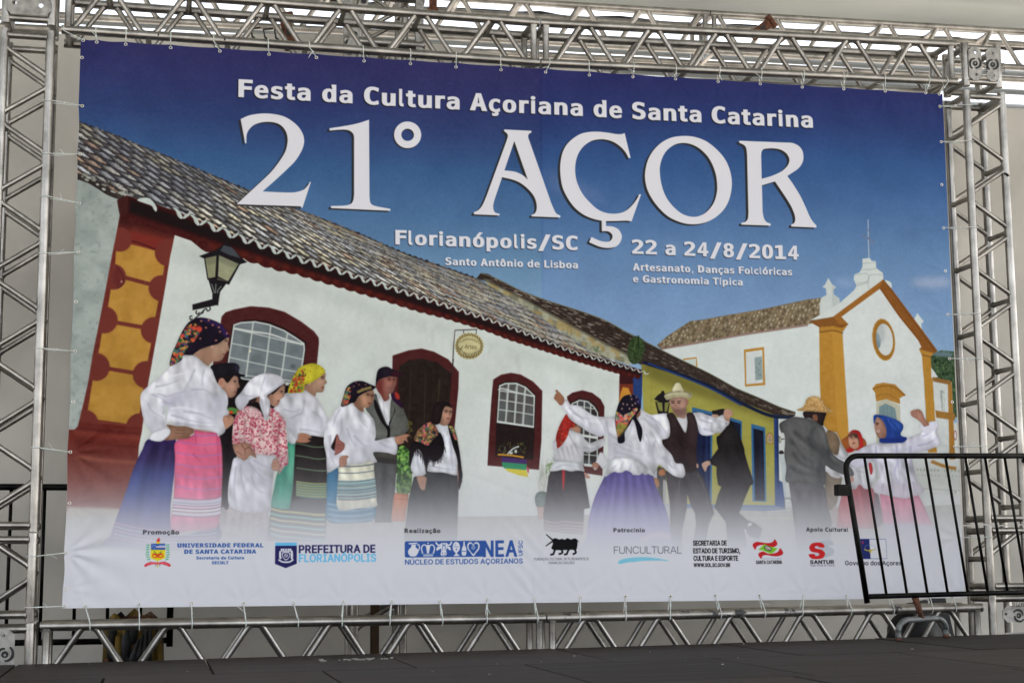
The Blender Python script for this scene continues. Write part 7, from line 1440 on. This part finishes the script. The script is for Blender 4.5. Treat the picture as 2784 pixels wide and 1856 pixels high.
(0,108,(139,-2,112,0,91,8,74,20,62,37,55,59,53,84,53,509,114,509,114,99,114,83,117,71,120,62,126,57,135,53,146,52,160,53,170,54,181,3,162,-1)),
(0,109,(53,0,53,379,112,379,112,295,108,295,114,314,122,331,132,346,144,358,158,368,172,376,187,382,203,385,219,386,245,383,268,375,287,361,303,342,314,320,321,295,312,295,318,312,326,329,337,343,350,356,364,366,381,375,398,381,417,385,437,386,458,385,478,380,497,372,514,361,529,346,541,328,550,307,555,283,557,255,557,0,496,0,496,254,493,279,485,298,473,313,456,323,438,329,419,330,402,329,387,326,374,320,363,312,353,302,345,290,340,277,336,263,335,247,335,0,274,0,274,260,272,280,265,297,253,311,238,322,220,328,199,330,185,329,171,326,158,320,145,312,135,302,126,289,119,274,115,257,114,238,114,0)),
(0,110,(114,227,114,0,53,0,53,379,112,379,112,287,102,287,116,319,132,344,152,362,175,374,200,382,227,384,252,383,275,377,295,369,313,356,328,340,341,321,350,298,355,271,357,240,357,0,296,0,296,235,293,263,286,286,273,304,256,318,235,326,210,329,192,328,176,324,161,317,147,308,136,297,126,283,119,266,115,248)),
(0,111,(207,-8,174,-5,144,3,117,16,93,35,72,58,56,85,44,116,37,150,34,187,37,225,44,260,56,291,72,318,93,341,117,360,144,374,174,382,207,384,241,382,271,374,299,360,323,341,343,318,359,291,371,260,379,225,381,187,379,150,371,116,359,85,343,58,323,35,299,16,271,3,241,-5),(207,46,231,49,252,55,270,66,285,80,298,97,307,117,314,139,318,163,319,187,318,212,314,236,307,258,298,278,285,296,270,310,252,321,231,328,207,330,184,328,163,321,145,310,130,296,118,278,108,258,102,236,98,212,96,187,98,163,102,139,108,117,118,97,130,80,145,66,163,55,184,49)),
(0,114,(53,0,53,379,112,379,112,321,115,321,124,339,137,354,152,367,171,377,191,383,213,385,229,384,243,384,243,322,230,324,207,326,190,324,174,321,159,315,146,306,135,296,126,284,119,269,115,254,114,237,114,0)),
(0,115,(182,-8,157,-7,133,-3,112,3,93,12,76,24,62,38,50,54,41,73,36,94,94,107,101,87,111,72,124,60,141,52,160,47,181,45,206,47,227,53,244,62,258,74,265,88,268,103,266,115,262,126,254,136,243,144,229,150,212,155,149,170,118,180,92,192,72,208,58,227,50,249,47,274,49,295,55,314,65,332,79,347,95,360,115,370,137,378,161,383,187,384,212,383,234,379,254,372,271,363,286,352,299,339,309,324,318,308,324,290,268,277,262,291,254,304,243,316,228,325,210,331,187,333,166,331,147,326,131,317,119,305,111,292,109,277,110,264,115,253,124,243,136,235,152,229,172,223,229,209,261,200,287,187,306,171,320,153,328,131,331,107,329,85,323,65,312,47,298,31,281,18,260,6,236,-2,210,-7)),
(0,116,(204,379,204,327,6,327,6,379),(65,471,126,471,126,98,127,83,130,70,136,61,144,55,156,51,170,50,185,51,202,54,213,2,192,-3,168,-4,138,-1,113,7,92,21,77,41,68,64,65,93)),
(0,117,(182,-5,158,-3,135,2,115,11,97,23,82,39,69,59,60,82,54,109,53,139,53,379,114,379,114,144,116,117,124,94,137,75,154,61,175,53,200,50,218,51,234,55,249,62,263,71,274,83,283,97,290,113,295,132,296,153,296,379,357,379,357,0,298,0,298,92,307,92,294,60,277,35,257,17,234,5,209,-3)),
(0,118,(163,0,17,379,84,379,165,155,187,87,206,21,184,21,203,87,224,155,305,379,371,379,226,0)),
(0,195,(16,0,201,509,276,509,463,0,395,0,287,302,264,372,232,478,245,478,213,371,191,302,85,0),(110,142,110,199,370,199,370,142),(284,576,260,580,237,590,217,600,201,604,196,603,192,600,188,595,183,577,141,577,143,596,147,613,155,628,165,639,179,645,196,648,220,643,241,633,260,623,278,619,283,620,287,622,291,625,297,646,339,646,337,626,332,609,324,595,313,584,300,578)),
(0,199,(267,-7,225,-3,186,7,150,25,119,49,92,79,70,115,53,157,44,203,40,254,44,305,53,352,70,393,92,429,119,459,150,484,186,501,225,512,267,516,293,514,317,511,340,504,362,496,383,485,402,471,419,456,435,438,448,418,459,397,467,373,473,348,408,348,404,365,397,380,389,395,380,407,369,418,357,428,344,437,330,444,315,449,300,453,284,455,267,456,237,453,209,445,184,432,161,414,141,391,125,364,113,332,106,295,103,254,106,213,113,177,125,145,141,117,161,94,184,76,210,63,237,56,267,53,284,54,300,56,315,60,330,65,344,72,357,81,369,90,380,102,389,114,397,128,404,144,408,160,473,160,467,135,459,112,448,91,435,71,420,53,402,38,383,24,363,13,341,5,317,-2,293,-6),(228,-146,228,-110,268,-110,280,-110,288,-108,294,-105,299,-101,301,-95,302,-88,301,-80,299,-75,294,-71,288,-68,280,-66,268,-66,240,-66,251,13,283,13,283,-3,283,-33,303,-35,319,-40,332,-47,341,-58,346,-71,348,-88,345,-106,339,-121,328,-132,313,-140,293,-145,269,-146)),
(0,211,(267,-7,225,-3,186,7,150,25,119,49,92,79,70,115,53,157,44,203,40,254,44,305,53,352,70,393,92,429,119,459,150,484,186,501,225,512,267,516,309,512,348,501,384,484,415,459,442,429,464,393,480,352,490,305,493,254,490,203,480,157,464,115,442,79,415,49,384,25,348,7,309,-3),(267,53,296,55,324,63,349,76,372,94,392,116,408,144,420,176,428,213,430,254,428,295,420,332,408,365,392,392,372,415,349,433,324,446,296,453,267,456,237,453,210,445,184,433,161,415,142,392,125,364,113,332,106,295,103,254,106,213,113,176,125,144,142,117,161,94,184,76,210,63,237,55),(240,558,288,659,356,659,290,558)),
(0,218,(259,-8,220,-6,186,2,154,15,126,33,103,55,85,80,71,108,63,140,60,173,60,509,124,509,124,178,126,155,132,133,141,113,153,95,169,80,187,68,208,59,232,53,259,52,285,53,309,59,331,68,349,80,364,95,377,113,385,133,391,155,393,178,393,509,457,509,457,173,454,140,446,108,433,80,414,55,391,33,363,15,332,2,297,-6),(232,558,280,659,348,659,282,558)),
(0,227,(160,-9,137,-7,115,-3,94,5,76,15,60,29,48,45,38,63,32,84,30,108,32,128,36,146,43,161,53,174,64,184,78,193,92,200,108,206,125,211,178,220,234,227,247,229,257,231,265,235,271,240,274,246,276,255,275,272,272,285,267,297,260,307,251,315,240,322,227,327,212,330,196,331,178,330,163,327,149,322,137,316,127,309,118,301,110,292,104,283,100,274,41,291,51,313,64,331,79,346,95,358,114,368,133,375,153,380,173,383,194,384,239,379,255,375,271,369,286,360,300,350,312,336,322,320,330,301,335,278,337,251,337,0,277,0,277,52,272,52,252,25,242,16,229,8,215,1,199,-4,181,-7),(170,45,192,47,211,51,228,59,242,68,254,80,263,93,270,108,274,122,276,138,276,190,259,182,231,176,200,171,175,168,134,159,122,153,112,147,103,139,97,130,93,118,92,105,93,93,96,82,102,72,109,64,119,57,130,52,142,48,156,46),(234,446,209,450,186,460,166,470,151,475,145,474,141,471,138,466,133,448,90,448,92,467,97,484,104,498,115,509,128,516,145,518,170,514,191,504,210,494,227,490,233,490,237,492,240,496,247,517,288,517,286,497,281,480,273,466,263,455,249,448)),
(0,231,(207,-8,174,-5,144,3,117,16,93,35,72,58,56,85,44,116,37,150,34,187,37,225,44,260,56,291,72,318,93,341,117,360,144,374,174,382,207,384,226,384,243,381,260,377,276,371,291,364,305,356,318,346,330,335,340,322,349,308,356,293,362,277,303,262,290,289,270,311,242,325,207,330,184,328,163,321,145,310,130,296,118,278,108,258,102,236,98,212,96,187,98,163,102,139,108,117,118,97,130,80,145,66,163,55,184,49,207,46,243,52,271,66,292,89,304,117,363,102,357,86,350,70,341,56,331,43,319,32,306,21,292,12,277,5,261,-1,244,-5,226,-7),(169,-143,169,-107,210,-107,221,-106,230,-105,236,-102,240,-98,242,-92,243,-84,242,-77,240,-71,236,-67,230,-64,221,-63,210,-62,182,-62,192,16,224,16,224,0,224,-29,244,-32,261,-36,273,-44,282,-54,287,-68,289,-85,287,-103,280,-118,270,-129,254,-136,234,-141,210,-143)),
(0,237,(53,0,53,379,114,379,114,0),(57,429,104,529,173,529,107,429))]
FONT = {}
for row in OUTLINES:
    FONT['ID'[row[0]]+chr(row[1])] = [[(c[i], c[i+1]) for i in range(0, len(c), 2)] for c in row[2:]]
# eyelet positions measured on the banner, metres from its lower left corner
TOPE= [[0.012,2.993],[0.083,2.987],[0.234,2.985],[0.47,2.983],[0.732,2.981],[0.997,2.98],[1.256,2.979],[1.52,2.977],[1.78,2.978],[2.039,2.976],[2.298,2.976],[2.558,2.979],[2.816,2.978],[3.076,2.984],[3.334,2.987],[3.595,2.988],[3.856,2.99],[4.119,2.986],[4.383,2.991],[4.65,2.994],[4.914,2.999],[5.003,2.996]]
BOTE= [[0.014,0.011],[0.113,0.011],[0.38,0.015],[0.645,0.019],[0.91,0.014],[1.17,0.014],[1.431,0.017],[1.689,0.019],[1.949,0.017],[2.208,0.022],[2.467,0.024],[2.727,0.029],[2.983,0.028],[3.243,0.026],[3.504,0.028],[3.765,0.026],[4.029,0.022],[4.29,0.02],[4.554,0.02],[4.8,0.019],[4.945,0.01],[5.009,0.01]]
LEFE= [[0.009,2.897],[0.019,2.631],[0.016,2.369],[0.019,2.104],[0.023,1.841],[0.02,1.578],[0.022,1.317],[0.021,1.054],[0.015,0.794],[0.019,0.532],[0.009,0.28],[0.015,0.096]]
RIGE= [[5.002,2.919],[5.002,2.701],[4.994,2.438],[4.994,2.174],[4.993,1.914],[4.995,1.652],[4.994,1.39],[4.999,1.133],[5.001,0.871],[4.999,0.608],[5.005,0.345]]
INKGAIN = (1.27, 1.27, 1.21)
# black crowd barrier lying back against the truss at the right
import itertools
v_ = [-0.331, 0.069, -0.142, -0.016, .80, 0.013]
BO = Vector((4.2655, -.331, .0)); a_ = Vector((math.cos(v_[1]), math.sin(v_[1]), .013)).normalized(); u_ = Vector((v_[2], v_[3], 1)).normalized()
# base point: where the end post meets the bottom rail
BO = Vector((4.262, -.331, -.0135))
br, A = bars_barrier('crowd_barrier', 'black crowd barrier leaning in front of the banner lower right corner', BO, a_, u_, .81, [0.125+.1275*k for k in range(10)], 1.5, .0158, .0082, .018, BLACK)
hb = bmesh.new(); add_box(hb, A(-.045, .62), (.075, .05, .062), None, .004); link('hinge_box', mesh_from_bm(hb, 'hinge'), br, BLACK)
st = A(.30, .02); stw = BO+st
foot = Vector((4.62, -.265, -.11))
link('foot_socket', tube_mesh('socket', [st, (st*0.45+(foot-BO)*.55), foot-BO], [.019, .016, .013], 10), br, RUSTY)
f1 = Vector((4.43, -.348, -.2165)); f2 = Vector((4.805, -.179, -.2125)); fd = (f2-f1); fl = fd.length; fd.normalize(); pz = Vector((0, 0, 1))
pl = [f1, f1+pz*.05]
for t in np.linspace(0, math.pi/2, 7): pl.append(f1+fd*(.085-.085*math.cos(t))+pz*(.045+.062*math.sin(t)))
for t in np.linspace(math.pi/2, 0, 7): pl.append(f1+fd*(fl-.085+.085*math.cos(t))+pz*(.045+.062*math.sin(t)))
pl += [f2+pz*.05, f2]
ft = link('foot', tube_mesh('foot', [p-BO for p in pl], .0165, 12), br, GALV)
for p in (f1, f2): link('foot_cap', tube_mesh('cap', [p-BO, p-BO+pz*.014], .018, 10), ft, RUSTY)
# second barrier behind the frame at the left
b2, A2 = bars_barrier('crowd_barrier', 'black crowd barrier standing behind the frame at the left', (.547, .9, -.245), (-1, 0, 0), (0, 0, 1), .90, [.165+.182*k for k in range(9)], 2.0, .019, .010, .018, BLACK, left_round=False)
for x in (-.34, -1.6):
    link('foot', tube_mesh('foot', [(x, -.2, -.16), (x, -.16, -.08), (x, 0, -.06), (x, 0, .02), (x, 0, -.06), (x, .16, -.08), (x, .2, -.16)], .015, 10), b2, RUSTY)
# bundle of lashing straps heaped behind the lower beam
def ribbon(pts, w, th, nm, parent, m):
    bm = bmesh.new(); P = [Vector(p) for p in pts]; rings = []
    for i, p in enumerate(P):
        t = (P[min(len(P)-1, i+1)]-P[max(0, i-1)]).normalized(); s = t.cross(Vector((.25*math.sin(i*.9), 1, .1))).normalized(); n = t.cross(s)
        rings.append([bm.verts.new(p+s*w*.5*a+n*th*b) for a, b in ((-1, -1), (1, -1), (1, 1), (-1, 1))])
    for a, b in zip(rings[:-1], rings[1:]):
        for k in range(4): bm.faces.new((a[k], a[(k+1) % 4], b[(k+1) % 4], b[k]))
    bm.faces.new(rings[0]); bm.faces.new(rings[-1][::-1]); bmesh.ops.recalc_face_normals(bm, faces=bm.faces)
    return link(nm, mesh_from_bm(bm, nm, True), parent, m)
sb = empty('strap_bundle', (.36, .80, -.41), 'heap of yellow lashing straps behind the lower left beam', 'straps')
rs = random.Random(5)
for k in range(9):
    x = -.12+.028*k; w = rs.uniform(.04, .09); h = rs.uniform(.24, .36); pts = []
    for t in np.linspace(0, 1, 9):
        a = math.pi*t; pts.append((x+w*math.cos(a)*(1 if k % 2 else -.6)+rs.uniform(-.008, .008), rs.uniform(-.07, .05), .01+h*math.sin(a)**.7))
    ribbon(pts, rs.choice([.035, .045, .05]), .0035, 'strap', sb, [YEL, GUNK, YEL, BRN][k % 4])
local_box(sb, 'clip', (.362, .70, -.115), (.022, .012, .035), GRN, Matrix.Rotation(.2, 3, 'Y')); local_box(sb, 'rail_piece', (.33, .80, -.075), (.22, .03, .012), RUSTY)
for k in range(4): link('ratchet', tube_mesh('ratchet', [(-.03+.03*k, -.09, .06+.04*(k % 2)), (-.01+.03*k, -.10, .13), (.02+.02*k, -.09, .22+.02*k)], [.012, .016, .008], 8), sb, GUNK)
tag(local_box(empty('wood_post', (1.775, 1.3, -.41), 'narrow brown wooden post behind the lower beam', 'post'), 'post_board', (1.775, 1.3, .25), (.052, .03, 1.32), BRN))
# black bag and folded chair frame behind the barrier foot
bag = empty('equipment_bag', (5.09, .74, -.41), 'rounded black equipment bag behind the barrier foot', 'bag')
bm = bmesh.new(); bmesh.ops.create_icosphere(bm, subdivisions=4, radius=1)
for v in bm.verts:
    n = .06*math.sin(v.co.x*5+v.co.z*3)+.05*math.sin(v.co.z*7+v.co.x*4+v.co.y*5); c = v.co*(1+n); v.co = Vector((c.x*.19, c.y*.13, .155+c.z*.20 if c.z > -.75 else .005))
link('bag_body', mesh_from_bm(bm, 'bag', True), bag, GUNK)
link('bag_strap', tube_mesh('strap', [(-.12, -.08, .30), (-.16, -.11, .34), (-.10, -.12, .35), (.02, -.11, .37), (.12, -.08, .31)], .010, 8, flat=(2, .6)), bag, GUNK)
pn = empty('leaning_panel', (5.31, .80, -.41), 'dark flat panel leaning beside the black bag', 'panel')
local_box(pn, 'board', (5.30, .80, -.19), (.11, .02, .46), GUNK, Matrix.Rotation(R(-12), 3, 'Y'))
# ------------------------------------------------------------------ the banner
rng = np.random.default_rng(11)
ban = empty('banner', (BW/2, 0, 0), 'large printed festival banner, 21° AÇOR, laced into the truss frame', 'banner')
NX, NZ = 440, 264
X = np.linspace(0, BW, NX+1)[None].repeat(NZ+1, 0); Z = np.linspace(0, BH, NZ+1)[:, None].repeat(NX+1, 1)
Y = .012*np.sin(X*1.7+.6)*np.sin(Z*1.3+.4)+.004*np.sin(X*4.1+Z*2.2)+.0022*np.sin(X*9.3-Z*3.1)
Y = Y*np.clip(np.minimum(np.minimum(X, BW-X), np.minimum(Z, BH-Z))/.35, 0, 1)
def crease(cx, cz, amp, rad, nf, ph, dirx, dirz):
    global Y
    dx, dz = X-cx, Z-cz; r = np.hypot(dx, dz)+1e-4; c = np.clip((dx*dirx+dz*dirz)/r, 0, 1)
    Y += -1.5*amp*np.exp(-r/rad)*np.clip(r/.05, 0, 1)*np.cos(np.arctan2(dz, dx)*nf+ph)*c
for (x, z), amp in zip(LEFE, [.004, .006, .005, .004, .004, .001, .003, .001, .012, .002, .008, .002]): crease(x, z, amp, .20, 11, x*40+z*5, 1, 0)
for x, z in RIGE[:]: crease(x, z, .003, .13, 9, z*7, -1, 0)
for x, z in TOPE: crease(x, z, .0035, .13, 9, x*9, 0, -1)
for x, z in BOTE: crease(x, z, .003, .10, 9, x*5, 0, 1)
# diagonal pull at the upper left corner, soft creases left of the welded seam near the bottom
d = (X*.62-(3-Z)*.78+.28); Y += -.010*np.exp(-(d/.035)**2)*np.exp(-((X-.28)/.30)**2)*np.exp(-((Z-2.70)/.26)**2)
for k in range(5):
    d = (X-2.52)*.75+(Z-.26+.09*k)*.66; Y += -.0035*np.exp(-(d/.018)**2)*np.exp(-((X-2.42)/.14)**2)*np.exp(-((Z-.25)/.28)**2)
for k in range(70):
    cx, cz, an, ln = rng.uniform(0, BW), rng.uniform(0, 3), rng.uniform(0, 3.14), rng.uniform(.08, .3)
    ca, sa = math.cos(an), math.sin(an); dd = (X-cx)*sa-(Z-cz)*ca; tt = (X-cx)*ca+(Z-cz)*sa
    Y += rng.uniform(-.0028, .0028)*np.exp(-(dd/.014)**2)*np.exp(-(tt/ln)**2)
hem = np.minimum(np.minimum(X, BW-X), np.minimum(Z, BH-Z)); Y += np.where(hem < .034, -.0012, 0)+np.where(np.abs(X-2.525) < .012, -.0008, 0)
# scalloped pull of the edges towards the eyelets
def pull(E_, axis):
    xs = np.array([e[axis] for e in E_]); return xs
xt = pull(TOPE, 0); dz = np.zeros(NX+1)
for i in range(NX+1):
    k = np.searchsorted(xt, X[0, i]); a = xt[max(0, k-1)]; b = xt[min(len(xt)-1, k)]
    dz[i] = -.004*math.sin(math.pi*(X[0, i]-a)/(b-a)) if b > a else 0
Zp = Z+dz[None]*np.clip((Z-2.6)/.4, 0, 1)**2
zl = np.sort(pull([LEFE[i] for i in (1, 2, 3, 4, 6, 8, 10, 11)], 1)); dxl = np.zeros(NZ+1)
for j in range(NZ+1):
    k = np.searchsorted(zl, Z[j, 0]); a = zl[max(0, k-1)]; b = zl[min(len(zl)-1, k)]
    dxl[j] = .006*math.sin(math.pi*(Z[j, 0]-a)/(b-a)) if b > a else 0
Xp = X+dxl[:, None]*np.clip((.4-X)/.4, 0, 1)**2-.0*X
Y -= .002
verts = np.stack([Xp.ravel()-BW/2, Y.ravel(), Zp.ravel()], 1)
fc = [(j*(NX+1)+i, j*(NX+1)+i+1, (j+1)*(NX+1)+i+1, (j+1)*(NX+1)+i) for j in range(NZ) for i in range(NX)]
me = bpy.data.meshes.new('vinyl_sheet'); me.from_pydata(verts.tolist(), [], fc)
uv = me.uv_layers.new(name='UVMap'); vi = np.zeros(len(me.loops), np.int32); me.loops.foreach_get('vertex_index', vi)
uvs = np.stack([X.ravel()/BW, Z.ravel()/BH], 1)[vi]; uv.data.foreach_set('uv', uvs.ravel())
me.polygons.foreach_set('use_smooth', [True]*len(me.polygons))

paint_all()
lin = np.where(IMG/255 <= .04045, IMG/255/12.92, ((np.clip(IMG/255, 0, 1)+.055)/1.055)**2.4)
# photograph values -> ink reflectance: the blank vinyl (198,198,208) reflects about three quarters
alb = np.clip(np.maximum(lin-.006, .0025)*np.array(INKGAIN), 0, .95)
srgb = np.where(alb <= .0031308, alb*12.92, 1.055*np.power(np.maximum(alb, 1e-6), 1/2.4)-.055)
px = np.ones((CH, CW, 4), np.float32); px[..., :3] = srgb[::-1]
im = bpy.data.images.new('banner_print', CW, CH, alpha=False); im.pixels.foreach_set(px.ravel()); im.pack(); im.update()
VN = mat('printed_vinyl', (.7, .7, .7), .5); b_ = VN.node_tree.nodes['Principled BSDF']; b_.inputs['Specular IOR Level'].default_value = .06
ti = N(VN, 'ShaderNodeTexImage'); ti.image = im; ti.interpolation = 'Cubic'; ti.extension = 'EXTEND'
lk(VN, ti.outputs[0], b_.inputs['Base Color'])
wv = N(VN, 'ShaderNodeTexNoise'); wv.inputs['Scale'].default_value = 5; wv.inputs['Detail'].default_value = 4; tcn = N(VN, 'ShaderNodeTexCoord'); lk(VN, tcn.outputs['Object'], wv.inputs['Vector'])
bpn = N(VN, 'ShaderNodeBump'); bpn.inputs['Strength'].default_value = .18; bpn.inputs['Distance'].default_value = .003; lk(VN, wv.outputs['Fac'], bpn.inputs['Height']); lk(VN, bpn.outputs[0], b_.inputs['Normal'])
link('vinyl_sheet', me, ban, VN)
# eyelets: a nickel ring with a dark hole
bm = bmesh.new(); seg = 14; rings = []
for r_, y_ in ((.0095, .0), (.0090, -.0020), (.0066, -.0028), (.0050, -.0012), (.0048, .001)):
    rings.append([bm.verts.new((r_*math.cos(2*math.pi*k/seg), y_, r_*math.sin(2*math.pi*k/seg))) for k in range(seg)])
for a, b in zip(rings[:-1], rings[1:]):
    for k in range(seg): bm.faces.new((a[k], b[k], b[(k+1) % seg], a[(k+1) % seg]))
bm.faces.new(rings[-1]); bmesh.ops.recalc_face_normals(bm, faces=bm.faces); EY = mesh_from_bm(bm, 'eyelet', True); EY.materials.append(BRASS); EY.materials.append(GUNK)
EY.polygons[len(EY.polygons)-1].material_index = 1
def ysurf(x, z):
    return float(Y[min(NZ, max(0, int(round(z/BH*NZ)))), min(NX, max(0, int(round(x/BW*NX))))])
for x, z in TOPE+BOTE+LEFE+RIGE:
    o = bpy.data.objects.new('eyelet', EY); COL.objects.link(o); o.parent = ban; o.location = (x-BW/2, ysurf(x, z)-.0008, z)
# ------------------------------------------------------------------ cable ties
rt_ = random.Random(12)
ORD = ['first', 'second', 'third', 'fourth', 'fifth', 'sixth', 'seventh', 'eighth', 'ninth', 'tenth', 'eleventh', 'twelfth', 'thirteenth', 'fourteenth', 'fifteenth', 'sixteenth', 'seventeenth', 'eighteenth', 'nineteenth', 'twentieth', 'twenty-first', 'twenty-second']
def tie(label, e, c, axis, tail=True, lean=0.0, group='white cable ties lacing the banner to the frame'):
    """loop from eyelet e=(x,z) round the tube centred at c (x,y,z); axis 'x' tube runs sideways, 'z' tube runs up"""
    ex, ez = e; ey = ysurf(ex, ez); root = empty('cable_tie', (ex, ey, ez), label, 'cable tie', group); r = .0275; L0 = root.location; pts = []
    if axis == 'x':
        s = 1 if c[2] > ez else -1; cx = ex+lean
        pts = [(ex, ey-.006, ez+s*.001)]
        for t in np.linspace(-.5, 3.6, 12): pts.append((cx, c[1]-r*math.cos(t), c[2]+s*r*math.sin(t)))
        pts.append((ex, ey+.006, ez+s*.001))
    else:
        s = 1 if c[0] > ex else -1; cz = ez+lean
        pts = [(ex+s*.001, ey-.006, ez)]
        for t in np.linspace(-.5, 3.6, 12): pts.append((c[0]+s*r*math.sin(t), c[1]-r*math.cos(t), cz))
        pts.append((ex+s*.001, ey+.006, ez))
    P = [Vector(p)-L0 for p in pts]
    link('band', tube_mesh('band', P, .0026, 6), root, NYLON)
    k = P[1]*.55+P[0]*.45 if rt_.random() < .6 else P[-2]*.6+P[-1]*.4
    bm = bmesh.new(); add_box(bm, k+Vector((0, -.003, 0)), (.007, .006, .009)); hd = link('head', mesh_from_bm(bm, 'head'), root, NYLON)
    if tail:
        d = Vector((rt_.uniform(-.8, .8), rt_.uniform(-.6, -.1), rt_.uniform(-.8, .8))); d.normalize(); l = rt_.uniform(.02, .07)
        link('tail', tube_mesh('tail', [k, k+d*l*.5+Vector((0, 0, .004)), k+d*l], [.0022, .002, .0012], 5), hd, NYLON)
    return root
for i, (x, z) in enumerate(TOPE):
    cz = 3.047-(.013*(x+.1)/2.62) if x < 2.526 else 3.034+.048*(x-2.53)/2.6
    ln = {0: -.10, 4: -.035, 6: -.04, 11: .02, 20: .02, 21: .05}.get(i, rt_.uniform(-.008, .008))
    tie('white cable tie along the banner top edge, %s from the left' % ORD[i], (x, z), (x, 0, cz), 'x', rt_.random() < .6, ln)
for i, (x, z) in enumerate(BOTE):
    if i in (0, 21): continue
    cz = -.089+.002*x if x < 2.53 else -.084+.01*(x-2.53)
    tie('white cable tie along the banner bottom edge, %s eyelet from the left' % ORD[i], (x, z), (x, 0, cz), 'x', rt_.random() < .4, rt_.uniform(-.03, .03))
for i in (1, 2, 3, 4, 6, 8, 10):
    x, z = LEFE[i]; tie('white cable tie at the banner left edge, %s eyelet from the top' % ORD[i], (x, z), (-.155, 0, z), 'z', True, rt_.uniform(-.02, .03))
tie('white cable tie at the very bottom left corner of the banner', BOTE[0], (-.156, 0, .0), 'z', True, -.004)
for i in (0, 1, 3, 5, 6, 8, 10):
    x, z = RIGE[i]; tie('white cable tie at the banner right edge, %s eyelet from the top' % ORD[i], (x, z), (5.188, 0, z), 'z', True, rt_.uniform(-.01, .02))
